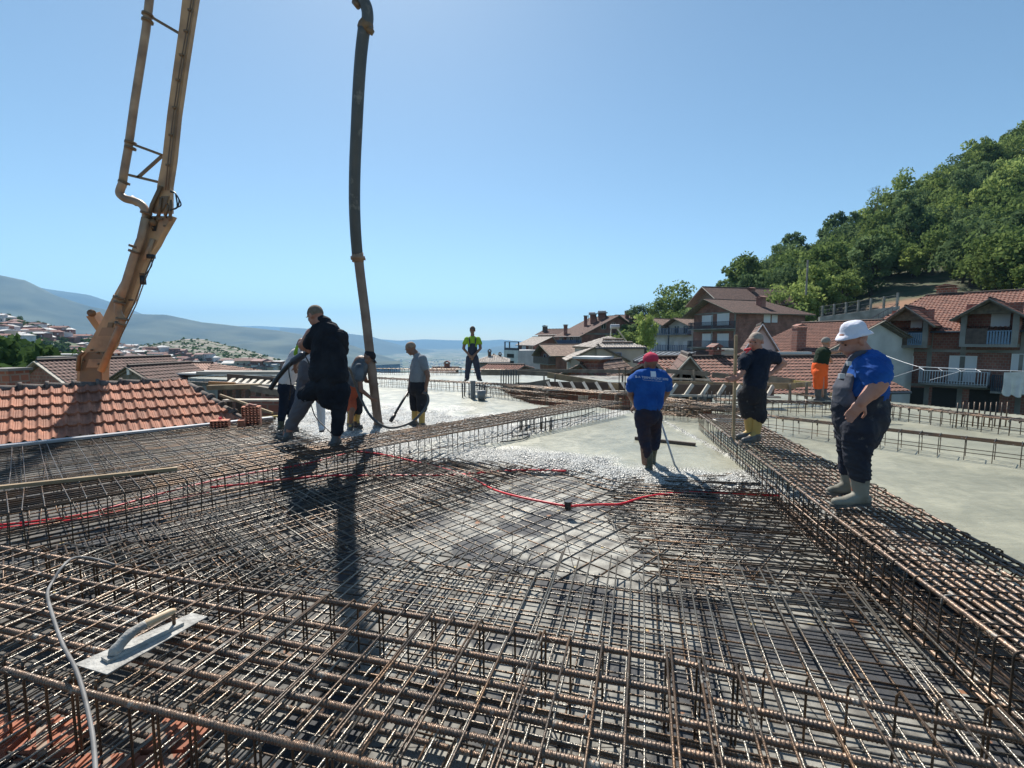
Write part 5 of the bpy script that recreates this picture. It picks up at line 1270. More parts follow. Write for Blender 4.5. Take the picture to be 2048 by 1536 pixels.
# ------------------------------------------------------------------ conduits, cables, hoses
def tubething(name, label, cat, pts, r_, m, seg=8, group=None, sm=6):
    mb = MB(); mb.tube(smoothpath(pts, sm), r_, seg); return tag(mb.obj(name, m, None, True), label, cat, group)
g = random.Random(3)
tubething('conduit', 'bright red corrugated conduit curving to the black box in the middle of the mat', 'conduit', [G(a, b, c) for a, b, c in ((700, 902, .05), (760, 908, .05), (850, 928, .06), (930, 950, .075), (985, 978, .09), (1040, 994, .13), (1130, 1012, .125))], .0125, M_RED, 8, 'red conduits')
tubething('conduit', 'bright red conduit running right from the black box towards the concrete', 'conduit', [G(a, b, c) for a, b, c in ((1142, 1012, .14), (1200, 1009, .14), (1240, 1008, .14), (1290, 994, .13), (1350, 986, .10), (1400, 984, .09), (1500, 988, .09), (1560, 992, .08))], .0125, M_RED, 8, 'red conduits')
tubething('conduit', 'red conduit lying straight across the mat behind the black box', 'conduit', [G(a, b, .055) for a, b in ((420, 975), (520, 965), (640, 952), (760, 951), (900, 950), (980, 944), (1060, 940), (1132, 942))], .0135, M_RED, 8, 'red conduits')
tubething('conduit', 'red conduit sweeping along under the diagonal beam to the left edge', 'conduit', [G(a, b, .03) for a, b in ((-20, 1052), (160, 1030), (330, 985), (470, 952), (600, 930), (700, 905))], .0115, M_RED, 8, 'red conduits')
tubething('conduit', 'red conduit disappearing under the left end of the diagonal beam', 'conduit', [G(a, b, .03) for a, b in ((-10, 1058), (60, 1050), (180, 1035), (300, 1010), (420, 985))], .0125, M_RED, 8, 'red conduits')
p = G(1136, 1016, .1); mb = MB(); mb.tube([(p.x, p.y, .08), (p.x, p.y, .175)], .04, 12, [.034, .042]); tag(mb.obj('junction_box', M_BLACK), 'small black round junction box where the red conduits meet', 'box')
tubething('power_cable', 'dark cable lying along the foot of the diagonal beam', 'cable', [G(a, b, .05) for a, b in ((-20, 1108), (200, 1092), (420, 1060), (620, 995), (760, 955), (870, 918), (960, 895), (1000, 884))], .012, M_BLACK)
tubething('power_cable', 'black cable looping over the concrete among the column bars', 'cable', [G(a, b, .15) for a, b in ((1000, 884), (1045, 878), (1058, 868), (1028, 872), (1025, 862), (1040, 854), (1070, 848), (1100, 842), (1160, 832), (1190, 822))], .011, M_BLACK)
tubething('power_cable', 'stiff pale grey cable hanging over the bars at the lower left', 'cable', [G(a, b, ZT+c) for a, b, c in ((192, 1560, .03), (185, 1470, .03), (168, 1390, .045), (150, 1335, .05), (126, 1290, .05), (108, 1240, .07), (95, 1190, .05), (104, 1165, .05), (128, 1130, .1), (152, 1115, .08), (190, 1118, .02), (230, 1130, .0))], .0078, M_GREYCABLE, 10)
tubething('tie_wire', 'thin wire trailing across the mats from the grey cable up to the diagonal beam', 'wire', [G(a, b, c) for a, b, c in ((232, 1130, ZT), (330, 1130, .3), (420, 1112, .2), (500, 1080, .16), (590, 1010, .16), (640, 960, .3), (672, 915, ZT))], .003, M_GREYCABLE, 5)
tubething('cable_loop', 'thin pale wire loop lying on top of the diagonal beam near the boots', 'wire', [G(a, b, ZT+.02) for a, b in ((680, 870), (720, 880), (770, 877), (820, 880), (828, 874), (800, 868), (770, 876), (740, 884))], .004, M_GREYCABLE, 5)

# ------------------------------------------------------------------ boards and timber
def board(name, label, a, b, wd, ht, m, up=(0, 0, 1), group=None, cat='board'):
    mb = MB(); mb.beam(a, b, wd, ht, up); return tag(mb.obj(name, m), label, cat, group)
board('timber_batten', 'long rough batten lying on the left end of the diagonal beam', G(-30, 978, ZT+.02), G(355, 937, ZT+.02), .05, .035, M_TIMBER)
board('edge_board', 'pale zinc edge strip between the mat and the tiled roof', G(-60, 899, .15), G(545, 835, .15), .15, .04, M_SHEET)
board('edge_board', 'dark formwork board standing along the edge beside the tiled roof', G(-60, 906, .05), G(545, 842, .05), .03, .16, M_BOARD_D)
for i, px in enumerate((85, 125, 205, 255, 310, 360, 405)):
    c = G(px, 903-(px+60)*.1075-3, .1); mb = MB(); mb.box(c, .07, .03, .014, Matrix.Rotation(.74, 3, 'Z')); tag(mb.obj('wood_block', M_BOARD_D), 'small dark wood block on the pale edge strip', 'block', 'wood blocks on the edge strip')
B = [('yellowish formwork board right of the red cap, lower of the rails', (1332, 768), (1470, 771), 12.6, 12.3, .16, M_TIMBER),
     ('yellowish formwork board behind the black trousers', (1470, 772), (1592, 772), 12.2, 12.6, .16, M_TIMBER), ('bright sawn board end left of the orange trousers', (1592, 770), (1622, 768), 12.7, 12.9, .14, M_TIMBER),
     ('greyish upper rail board right of the red cap', (1332, 742), (1420, 748), 13.2, 13.0, .12, M_TIMBER_OLD), ('greyish upper rail board passing behind the pole', (1424, 749), (1475, 755), 13.0, 12.8, .14, M_TIMBER_OLD),
     ('pale thin middle rail right of the red cap', (1332, 757), (1420, 760), 13.3, 13.1, .05, M_TIMBER_PALE), ('grey board behind the man with the pole', (1536, 758), (1588, 764), 13.2, 13.2, .18, M_TIMBER_OLD),
     ('yellow board end just left of the orange trousers', (1588, 764), (1620, 766), 13.1, 13.2, .1, mat('yellow_board', (.52, .40, .14), .7)),
     ('curved formwork board arching over the stairwell, left half', (1027, 774), (1100, 762), 16.6, 16.2, .14, M_TIMBER_OLD), ('brown board sloping down to the right over the stairwell', (1095, 750), (1238, 774), 16.8, 15.0, .20, M_TIMBER),
     ('grey rail board left of the stairwell', (1035, 745), (1095, 748), 17.2, 16.9, .16, M_TIMBER_OLD), ('dark rail board below the beige house', (1040, 741), (1262, 743), 18.5, 16.0, .12, M_TIMBER_OLD),
     ('weathered board behind the shins of the green-vested man', (962, 745), (1040, 745), 18.6, 18.2, .22, M_TIMBER_OLD), ('brown board behind the orange trousers', (1660, 788), (1700, 792), 12.6, 12.4, .1, M_TIMBER)]
for lab, a, b, d1, d2, ht, m in B: board('formwork_board', lab, P(a[0], a[1], d1), P(b[0], b[1], d2), .03, ht, m)
posts = [(1110, 748, 778, 16.4), (1388, 740, 790, 12.9), (1430, 766, 800, 12.3), (1512, 766, 806, 12.2), (1580, 768, 802, 12.4), (1613, 764, 812, 12.6), (1088, 750, 785, 16.5), (1245, 748, 790, 15)]
for i, (px, y0, y1, d) in enumerate(posts):
    a, b = P(px, y0, d+.06), P(px, y1, d+.06); mb = MB(); mb.beam(a, b, .05, .05, (0, 1, 0)); tag(mb.obj('timber_post', M_TIMBER_OLD), 'short timber post holding up the formwork boards around the stairwell', 'post', 'posts of the formwork boards')
def braces(label, a, b, d1, d2, n, lean, h):
    t = thing('formwork_bracing', label, 'formwork', (0, 0, 0)); A_, B_ = P(*a, d1), P(*b, d2); u = (B_-A_).normalized(); v = Vector((-u.y, u.x, 0))
    mb = MB(); mb.beam(A_+v*.3, B_+v*.3, .03, h, (0, 0, 1)); mb.obj('panel', M_BOARD_D, t)
    mb = MB(); mb.beam(A_-Vector((0, 0, h*.5)), B_-Vector((0, 0, h*.5)), .12, .05); mb.obj('plank', M_TIMBER_PALE, t)
    for i in range(n):
        p = A_.lerp(B_, (i+.5)/n); mb = MB(); mb.beam(p-Vector((0, 0, h*.5))+u*lean, p+Vector((0, 0, h*.5))+v*.2-u*lean, .09, .05, (0, 1, 0)); mb.obj('brace', M_TIMBER_PALE, t)
braces('row of slanting pale braces against dark boards across the stairwell', (1085, 772), (1262, 775), 16.0, 14.6, 7, .12, .26)
braces('row of slanting pale braces under the boards right of the red cap', (1332, 780), (1560, 784), 12.0, 11.9, 7, -.12, .26)
# timber overhang frame on the left, beyond the bricks
t_ = thing('timber_staging', 'timber overhang frame with slanting ribs and posts beyond the brick stack', 'formwork', (0, 0, 0))
mb = MB(); mb.beam(P(455, 757, 15), P(600, 768, 14), .03, .3); mb.obj('panel', M_BOARD_D, t_)
for i in range(10):
    px = 462+i*14; a, b = P(px-8, 772-(i < 2)*2, 13.0), P(px+6, 758+i*.7, 14.4); mb = MB(); mb.beam(a, b, .1, .06); mb.obj('rib', M_TIMBER_PALE, t_)
for (a, b, d1, d2, w_, h_, m) in (((428, 766), (600, 774), 13, 12.6, .12, .07, M_TIMBER_PALE), ((418, 775), (520, 772), 12.4, 12.4, .2, .12, M_TIMBER), ((500, 775), (566, 786), 12.4, 12, .14, .16, M_TIMBER_OLD), ((452, 800), (566, 800), 11.6, 11.4, .25, .04, M_TIMBER_PALE), ((440, 790), (545, 826), 11.4, 11.0, .05, .05, M_TIMBER), ((418, 768), (470, 770), 12.6, 12.5, .06, .14, mat('orange_board', (.42, .2, .07), .7))):
    mb = MB(); mb.beam(P(*a, d1), P(*b, d2), w_, h_); mb.obj('plank', m, t_)
for px in (441, 459, 477, 496, 517, 536, 552):
    mb = MB(); mb.beam(P(px, 780, 12.3), P(px, 838, 12.3), .09, .09, (0, 1, 0)); mb.obj('post', M_BOARD_D, t_)
mb = MB(); mb.beam(P(500, 812, 12.2), P(565, 812, 12.0), .03, .5); mb.obj('board', M_BRICK2, t_)
board('formwork_board', 'yellow plank end lying at the mat corner behind the bricks', P(512, 836, 11.1), P(566, 831, 11.0), .2, .04, mat('yellow_board2', (.5, .38, .14), .7))
mb = MB(); mb.bx(-15, -8.2, 22.5, 23.5, .2, .35); tag(mb.obj('slab_upstand', M_CONC_DRY), 'low dark upstand on the pale slab far behind the timber frame', 'upstand')

# ------------------------------------------------------------------ bricks on the roof edge
def hollow(mb, c, sx, sy, sz, nx_, nz_, M):
    # open-ended clay block: shell plus webs, open towards the viewer
    t = .012
    def q(x, y, z, hx, hy, hz): mb.box(c+M @ Vector((x, y, z)), hx, hy, hz, M)
    q(0, 0, sz-t/2, sx, sy, t/2); q(0, 0, -sz+t/2, sx, sy, t/2)
    for i in range(nx_+1): q(-sx+t/2+(2*sx-t)*i/nx_, 0, 0, t/2, sy, sz-t)
    for j in range(1, nz_): q(0, 0, -sz+2*sz*j/nz_, sx-t, sy, t*.4)
M_CLAY = mat('clay_block', (.50, .20, .12), .85, 0, (.40, .15, .09), 8., .2, 30.)
Mz = Matrix.Rotation(.35, 3, 'Z')
cs = [(G(504, 842, .17), .17, .11, .1, 'lowest hollow clay block of the stack at the roof corner'), (G(504, 842, .17)+Vector((0, 0, .21)), .17, .11, .1, 'upper hollow clay block of the stack at the roof corner'), (G(484, 848, .16), .06, .12, .09, 'half clay block leaning left against the stack'), (G(441, 850, .16), .16, .11, .1, 'single hollow clay block with a red cap lying at the roof edge')]
for c, sx, sy, sz, lab in cs:
    mb = MB(); hollow(mb, c, sx, sy, sz, 5, 4, Mz); tag(mb.obj('clay_block', M_CLAY), lab, 'brick')
mb = MB(); c = G(441, 850, .16)+Vector((.0, 0, .115)); mb.tube([c, c+Vector((0, 0, .045))], .03, 10, [.034, .026]); tag(mb.obj('bottle_cap', M_RED), 'small red cap sitting on the single clay block', 'cap')
mb = MB(); c = G(504, 842, .17)+Vector((0, 0, .33)); mb.box(c, .1, .07, .012, Mz); mb.box(c+Vector((.02, 0, .015)), .07, .05, .008, Mz @ Matrix.Rotation(.3, 3, 'Y')); tag(mb.obj('clay_shard', M_BRICK2), 'dark broken tile lying on the clay block stack', 'tile')

# ------------------------------------------------------------------ plastering float
t_ = thing('hand_float', 'steel hand float with a pale wooden grip crusted in concrete, lying on the bars', 'hand float', (0, 0, 0))
zf = ZT+.028; cr = [G(148, 1330, zf), G(214, 1350, zf), G(415, 1234, zf), G(384, 1227, zf)]
M_CRUST = mat('crusted_steel', (.42, .41, .38), .75, .1, (.24, .23, .21), 14., .6, 40.)
mb = MB(); th_ = Vector((0, 0, .004)); mb.add([q for q in cr]+[q+th_ for q in cr], [(3, 2, 1, 0), (4, 5, 6, 7), (0, 1, 5, 4), (1, 2, 6, 5), (2, 3, 7, 6), (3, 0, 4, 7)]); mb.obj('blade', M_CRUST, t_)
ax0 = (cr[0]+cr[1])/2; ax1 = (cr[2]+cr[3])/2; u = (ax1-ax0).normalized()
mb = MB(); mb.beam(ax0+u*.05+Vector((0, 0, .012)), ax0+u*.36+Vector((0, 0, .012)), .055, .014); mb.obj('backing_strip', M_CRUST, t_)
z_ = Vector((0, 0, .085)); q0, q1 = ax0+u*.20+z_, ax0+u*.34+z_*1.02
mb = MB(); mb.tube(smoothpath([ax0+u*.09+Vector((0, 0, .018)), ax0+u*.10+z_*.45, ax0+u*.155+z_*.9, q0+u*.01], 5), .014, 10, [.026]*6+[.022]*5+[.018]*5); mb.obj('bracket', M_CRUST, t_, True)
mb = MB(); mb.tube([ax0+u*.33+Vector((0, 0, .015)), ax0+u*.33+z_*1.02], .008, 8); mb.obj('bracket', M_REBAR, t_, True)
mb = MB(); k = 9; mb.tube([q0.lerp(q1, i/k) for i in range(k+1)], .017, 12, [.010, .015, .0185, .019, .019, .0185, .018, .018, .016, .010]); mb.obj('grip', mat('pale_wood_grip', (.58, .42, .26), .55, 0, (.45, .33, .2), 20.), t_, True)

# ------------------------------------------------------------------ concrete pump: boom and hose
M_YEL = mat('boom_paint', (.52, .30, .15), .5, .0, (.20, .11, .06), 1.3, .15, 14., lo=.45, hi=.72)
M_YELD = mat('boom_greasy', (.16, .10, .06), .5, .2, (.2, .12, .06), 4.)
M_PIPE = mat('boom_pipe', (.44, .29, .18), .5, .05, (.24, .15, .095), 2., .15, 10.)
bo = thing('pump_boom', 'tall yellow-brown concrete pump boom with its delivery pipe, rising behind the tiled roof', 'pump boom', P(180, 750, 13))
bo_inv = Matrix.Translation(-Vector(bo.location))
DB = 13.0
def boxbeam(name, sect, depth, m, d=DB):
    """tapered box section; sect = [(pxleft, pxright, py)...]"""
    mb = MB(); rings = []
    for a, b, y in sect:
        p, q = P(a, y, d), P(b, y, d); rings.append([p, q, q+Vector((0, depth, 0)), p+Vector((0, depth, 0))])
    v = [x for r in rings for x in r]; f = [(3, 2, 1, 0), tuple(len(v)-4+i for i in range(4))]
    for i in range(len(rings)-1):
        for k in range(4): f.append((i*4+k, i*4+(k+1) % 4, i*4+4+(k+1) % 4, i*4+4+k))
    mb.add(v, f)
    for a, b in ((0, 1),):
        pass
    o = mb.obj(name, m, bo); o.matrix_parent_inverse = bo_inv; return o
def bpart(mb, name, m, parent=None, smooth=True):
    o = mb.obj(name, m, parent or bo, smooth)
    if parent is None: o.matrix_parent_inverse = bo_inv
    return o
lowb = boxbeam('lower_arm', [(150, 206, 815), (154, 206, 742), (160, 208, 715), (176, 226, 690), (204, 240, 640), (222, 262, 600), (244, 274, 560), (258, 292, 520), (268, 312, 490), (276, 322, 470), (288, 344, 432)], .2, M_YEL)
def plate(sect, m, name, off=.006, parent=lowb):   # raised flange plates at the joints
    mb = MB(); r = []
    for a, b, y in sect: r += [P(a, y, DB-off-.012), P(b, y, DB-off-.012), P(b, y, DB-off), P(a, y, DB-off)]
    n = len(sect); f = [(3, 2, 1, 0), tuple(4*n-4+i for i in range(4))]
    for i in range(n-1):
        for k in range(4): f.append((i*4+k, i*4+(k+1) % 4, i*4+4+(k+1) % 4, i*4+4+k))
    mb.add(r, f); mb.obj(name, m, parent)
plate([(156, 204, 812), (160, 202, 738), (166, 208, 716), (176, 214, 704)], M_YELD, 'foot_plate'); plate([(172, 196, 735), (178, 204, 718)], M_YEL, 'foot_lug', .03)
plate([(304, 312, 462), (303, 315, 446), (306, 312, 438)], M_DARK, 'slot'); plate([(196, 236, 672), (204, 244, 655)], mat('boom_patch', (.30, .17, .09), .5), 'patch')
plate([(214, 224, 655), (216, 226, 645)], M_YELD, 'patch', .02)
upb = boxbeam('upper_arm', [(302, 340, 425), (312, 340, 400), (314, 340, 372), (324, 348, 320), (334, 357, 230), (346, 370, 140), (358, 383, 55), (366, 394, -15), (371, 400, -60), (384, 413, -160)], .14, M_YEL)
plate([(312, 318, 432), (320, 330, 412), (322, 338, 392)], M_YELD, 'joint_plate', .02, upb)
for pts, r_ in (([(296, 440), (304, 410), (322, 372)], .05), ([(340, 440), (343, 400)], .04), ([(318, 432), (322, 395)], .035), ([(330, 432), (338, 410)], .04)):
    mb = MB(); mb.tube([P(a, b, DB-.05) for a, b in pts], r_, 8); bpart(mb, 'linkage', M_YELD)
mb = MB(); mb.tube([P(306, 445, DB-.08), P(306, 445, DB+.5)], .09, 12); mb.tube([P(340, 437, DB-.08), P(340, 437, DB+.5)], .06, 12); bpart(mb, 'joint_pin', M_YELD)
# stub arm lying behind, bracket
mb = MB(); mb.beam(P(214, 668, DB+.3), P(186, 628, DB+.1), .18, .3, (0, 1, 0)); bpart(mb, 'folded_link', M_YEL, smooth=False)
mb = MB(); mb.tube([P(183, 626, DB-.1), P(183, 626, DB+.3)], .1, 10); bpart(mb, 'joint_pin', M_YELD)
# delivery pipe
pipe = [(310, -160), (300, -10), (292, 60), (270, 200), (256, 300), (248, 345), (244, 374)]
mb = MB(); mb.tube([P(a, b, DB+.1) for a, b in pipe], .095, 12); bpart(mb, 'delivery_pipe', M_PIPE)
mb = MB(); mb.tube(smoothpath([P(a, b, DB+.02) for a, b in ((246, 366), (241, 378), (240, 388), (250, 397), (268, 402), (284, 410), (292, 425), (292, 440))], 5), .1, 12); bpart(mb, 'pipe_elbow', M_PIPE)
mb = MB(); mb.tube([P(a, b, DB-.14) for a, b in ((291, 436), (282, 478), (268, 512), (250, 570), (236, 612))], .095, 12); bpart(mb, 'delivery_pipe', M_PIPE)
mb = MB(); mb.tube(smoothpath([P(a, b, DB-.16) for a, b in ((238, 600), (236, 622), (244, 642), (234, 668))], 4)+[P(202, 742, DB-.16)], .085, 12); bpart(mb, 'delivery_pipe', M_YEL)
for (a, b, c, d_) in ((286, 28, 305, 32), (287, 40, 303, 44), (250, 284, 272, 287), (251, 294, 270, 298), (238, 362, 258, 368), (266, 396, 272, 408), (284, 424, 301, 428), (259, 490, 280, 497), (259, 500, 278, 507), (226, 590, 250, 600), (228, 602, 250, 608), (233, 636, 254, 640), (232, 644, 250, 652)):
    m_ = P((a+c)/2, (b+d_)/2, DB+(.1 if b < 400 else -.15)); u = (P(c, d_, DB)-P(a, b, DB)); ax = Vector((-u.z, 0, u.x)).normalized(); mb = MB(); mb.tube([m_-ax*.03, m_+ax*.03], .135, 12); bpart(mb, 'pipe_clamp', M_YELD)
for a, b in (((306, 36), (364, 70)), ((270, 290), (324, 310)), ((258, 350), (316, 364)), ((324, 312), (276, 355))):
    mb = MB(); mb.beam(P(*a, DB+.1), P(*b, DB+.1), .06, .06, (0, 1, 0)); bpart(mb, 'pipe_bracket', M_YELD, smooth=False)
for k, (ex, ey) in enumerate(((352, 392), (358, 400), (362, 408))):
    mb = MB(); mb.tube(smoothpath([P(341, 384-k, DB-.1), P(350, 386, DB-.1), P(ex, ey, DB-.12), P(354, 415, DB-.1), P(340, 419+k, DB-.1)], 5), .018, 6); bpart(mb, 'hydraulic_hose', M_BLACK)
mb = MB(); mb.tube(smoothpath([P(304, 520, DB-.1), P(303, 532, DB-.1), P(292, 548, DB-.1), P(288, 556, DB-.1)], 4), .015, 6); mb.box(P(286, 560, DB-.05), .05, .05, .12); mb.box(P(302, 513, DB-.05), .09, .05, .05); bpart(mb, 'hydraulic_hose', M_BLACK)
mb = MB(); mb.beam(P(306, 478, DB-.05), P(290, 520, DB-.05), .09, .09, (0, 1, 0)); bpart(mb, 'hydraulic_cylinder', M_PIPE)
for (pp) in (((156, 742), (158, 712), (166, 704)), ((203, 742), (212, 722), (216, 712)), ((208, 705), (214, 715), (210, 735))):
    mb = MB(); mb.tube([P(a, b, DB-.1) for a, b in pp], .05, 8); bpart(mb, 'linkage', M_YELD)

for pts in ([(396, -160), (390, -15), (378, 60), (364, 140), (351, 232), (341, 322), (336, 380)], [(310, 512), (290, 560), (272, 610), (240, 676), (214, 722)]):
    mb = MB(); mb.tube([P(a, b, DB-.06) for a, b in pts], .016, 6); mb.tube([P(a-5, b, DB-.06) for a, b in pts], .016, 6); bpart(mb, 'hydraulic_line', M_YELD)
for a, b in ((380, 20), (372, 62), (363, 110), (356, 160), (349, 215), (342, 270), (336, 330), (284, 548), (262, 600), (236, 650)):
    mb = MB(); mb.box(P(a, b, DB-.06), .05, .03, .025); bpart(mb, 'line_clamp', M_YELD)
for a, b in ((308, 436), (316, 440), (324, 438), (332, 434), (306, 456), (330, 452), (184, 700), (196, 706), (168, 722), (198, 728), (322, 404), (334, 408)):
    mb = MB(); q = P(a, b, DB-.03); mb.tube([q, q-Vector((0, .035, 0))], .03, 8); bpart(mb, 'bolt', M_YELD)

# delivery hose hanging from the pump
hs = thing('pump_hose', 'thick dark concrete hose hanging down to the slab from the top edge', 'hose', P(757, 855, 9.5)); hinv = Matrix.Translation(-Vector(hs.location))
def hpart(mb, name, m):
    o = mb.obj(name, m, hs, True); o.matrix_parent_inverse = hinv
up_ = [(728, 58, 8.3), (722, 110, 8.35), (717, 180, 8.4), (713, 260, 8.5), (710, 330, 8.6), (709, 400, 8.7), (711, 460, 8.8), (715, 512, 8.9)]
mb = MB(); mb.tube(smoothpath([P(a, b, d) for a, b, d in up_], 5), .098, 16); hpart(mb, 'rubber_hose', M_RUBBER)
lo_ = [(716, 508, 8.9), (722, 560, 8.98), (731, 630, 9.06), (739, 700, 9.12), (747, 770, 9.2), (753, 820, 9.35), (757, 848, 9.45)]
mb = MB(); mb.tube(smoothpath([P(a, b, d) for a, b, d in lo_], 5), .085, 16, None); hpart(mb, 'hose_end', mat('muddy_hose', (.15, .10, .075), .6, 0, (.24, .18, .14), 3., .3, 20.))
mb = MB(); mb.tube([P(757, 846, 9.45), P(758, 858, 9.45)], .1, 14); hpart(mb, 'muzzle', M_YELD)
mb = MB(); mb.tube([P(715, 505, 8.9), P(716, 524, 8.9)], .105, 14); mb.tube([P(715.5, 513, 8.9), P(716, 519, 8.9)], .13, 14); mb.box(P(726, 518, 8.9), .04, .03, .02); hpart(mb, 'coupling', M_PIPE)
mb = MB(); mb.tube(smoothpath([P(a, b, 8.3) for a, b in ((728, 62), (735, 40), (733, 15), (722, -6), (712, -14))], 5), .095, 14); hpart(mb, 'elbow', M_RUBBER)
mb = MB(); mb.beam(P(720, 48, 8.25), P(746, 66, 8.25), .08, .05, (0, 1, 0)); mb.tube([P(724, 47, 8.3), P(738, 60, 8.3)], .11, 10); mb.tube([P(708, 2, 8.3), P(718, 14, 8.3)], .05, 8); hpart(mb, 'coupling', M_YELD)
# ------------------------------------------------------------------ people
def cone(mb, p, q, r1, r2, ky=1., seg=16):
    """closed rounded cone; ky widens the section along world Y"""
    p, q = Vector(p), Vector(q); d = q-p; L = d.length
    if L < 1e-5: d = Vector((0, 0, 1)); L = 1e-5
    d = d/L; prof = []
    for i in range(5): a = math.pi/2*(i/4); prof.append((-r1*math.cos(a), r1*math.sin(a)+1e-4))
    for i in range(1, 5): prof.append((L*i/5, r1+(r2-r1)*i/5))
    for i in range(5): a = math.pi/2*(i/4); prof.append((L+r2*math.sin(a), r2*math.cos(a)+1e-4))
    u = d.cross(Vector((0, 1, 0))); u = u.normalized() if u.length > .05 else Vector((1, 0, 0)); v = u.cross(d).normalized()
    V = []
    for t, r_ in prof:
        c = p+d*t
        for k in range(seg):
            a = 2*math.pi*k/seg; o = u*math.cos(a)*r_+v*math.sin(a)*r_; o.y *= ky; V.append(c+o)
    n = len(prof); Fc = [tuple(range(seg))[::-1], tuple((n-1)*seg+k for k in range(seg))]
    for i in range(n-1):
        for k in range(seg): Fc.append((i*seg+k, i*seg+(k+1) % seg, (i+1)*seg+(k+1) % seg, (i+1)*seg+k))
    mb.add(V, Fc)
def ell(mb, c, ax, M=None, seg=16, rg=10):
    c = Vector(c); V = []; Fc = []
    for i in range(rg+1):
        a = math.pi*i/rg; 
        for k in range(seg):
            b = 2*math.pi*k/seg; q = Vector((ax[0]*math.sin(a)*math.cos(b)+1e-5*math.cos(b), ax[1]*math.sin(a)*math.sin(b)+1e-5*math.sin(b), ax[2]*math.cos(a)))
            V.append(c+(M @ q if M else q))
    for i in range(rg):
        for k in range(seg): Fc.append((i*seg+k, (i+1)*seg+k, (i+1)*seg+(k+1) % seg, i*seg+(k+1) % seg))
    Fc += [tuple(range(seg)), tuple(rg*seg+k for k in range(seg))[::-1]]
    mb.add(V, Fc)
DG = None
def fuse(mb, name, m, parent, vox=.012, smooth=4, fold=0., fs=9., seed=0, cut=None):
    """one continuous skin over all the closed shapes, with cloth folds"""
    o = mb.obj('tmp_shape', m)
    md = o.modifiers.new('r', 'REMESH'); md.mode = 'VOXEL'; md.voxel_size = vox; md.use_smooth_shade = True
    ms = o.modifiers.new('s', 'SMOOTH'); ms.factor = .5; ms.iterations = smooth
    dg = bpy.context.evaluated_depsgraph_get(); ev = o.evaluated_get(dg); me = bpy.data.meshes.new_from_object(ev, depsgraph=dg)
    old = o.data; bpy.data.objects.remove(o); bpy.data.meshes.remove(old)
    n = len(me.vertices); co = np.zeros(n*3); me.vertices.foreach_get('co', co); co = co.reshape(-1, 3)
    if fold:
        no = np.zeros(n*3); me.vertices.foreach_get('normal', no); no = no.reshape(-1, 3)
        off = Vector((seed*7.3, seed*3.1, 0)); h = np.zeros(n)
        for i in range(n):
            p = Vector(co[i]); w_ = noise.noise(p*2.3+off)
            a = noise.noise(Vector((p.x*fs*.7+w_*3, p.y*fs*.7, p.z*fs*1.5+w_*6))+off); a2 = noise.noise(Vector((p.x*fs*1.6+w_*2, p.y*fs*1.6, p.z*fs*1.1-w_*3))-off); b = noise.noise(p*fs*2.6+off)
            h[i] = (max(0, 1-abs(a)*4)-.35)*.6+(max(0, 1-abs(a2)*3)-.35)*.3+b*.2
        co = co+no*(h*fold)[:, None]; me.vertices.foreach_set('co', co.ravel())
    if not len(me.materials): me.materials.append(m)
    me.polygons.foreach_set('use_smooth', [True]*len(me.polygons)); me.update()
    o = link(name, me, parent); return o
SKIN = [mat('tanned_skin', (.34, .165, .105), .55, 0, (.40, .20, .13), 12., .05, 60.), mat('ruddy_skin', (.40, .19, .13), .55, 0, (.34, .15, .10), 12., .05, 60.), mat('dark_tan_skin', (.22, .115, .075), .55, 0, (.17, .09, .06), 12., .05, 60.)]
M_EYE = mat('eye', (.02, .015, .012), .2); M_BROW = mat('brow_hair', (.10, .08, .07), .9)
def cloth(name, c, c2=None, rough=.92): return mat(name, c, rough, 0, c2 or tuple(x*.72 for x in c), 5., .7, 16., lo=.4, hi=.7, spec=.25)

def hand(mb, wrist, d, n, s=1., curl=.5, thumb=1, spread=.0):
    """palm and five bent fingers; d points from the wrist to the knuckles, n out of the back of the hand"""
    wrist, d, n = Vector(wrist), Vector(d).normalized(), Vector(n).normalized(); n = (n-d*n.dot(d)).normalized(); w_ = d.cross(n)*thumb
    M = Matrix((w_, d, n)).transposed()
    ell(mb, wrist+d*.05*s, (.043*s, .056*s, .018*s), M, 12, 8)
    for i, (o, L, r_) in enumerate(((.030, .072, .0092), (.010, .08, .0095), (-.011, .075, .0092), (-.031, .058, .0082))):
        p = wrist+d*.088*s+w_*o*s; a = curl*(.55+.12*i); dd = d+w_*spread*o*10; dd.normalize()
        for k in range(3):
            dd = (dd*math.cos(a)-n*math.sin(a)).normalized() if k == 0 else (Matrix.Rotation(a, 3, w_*(-1)) @ dd if False else (dd*math.cos(a)+(dd.cross(w_)*math.sin(a)*(1 if dd.cross(w_).dot(n) < 0 or k else -1))).normalized())
            q = p+dd*L*s*(.44, .32, .24)[k]; cone(mb, p, q, r_*s*(1, .93, .85)[k], r_*s*(.95, .87, .78)[k], seg=8); p = q
    p = wrist+d*.025*s+w_*.035*s; q = p+(w_*.75+d*.7-n*.2).normalized()*.042*s; cone(mb, p, q, .013*s, .0105*s, seg=8); cone(mb, q, q+(d*.95+w_*.15-n*.35).normalized()*.034*s, .0105*s, .009*s, seg=8)

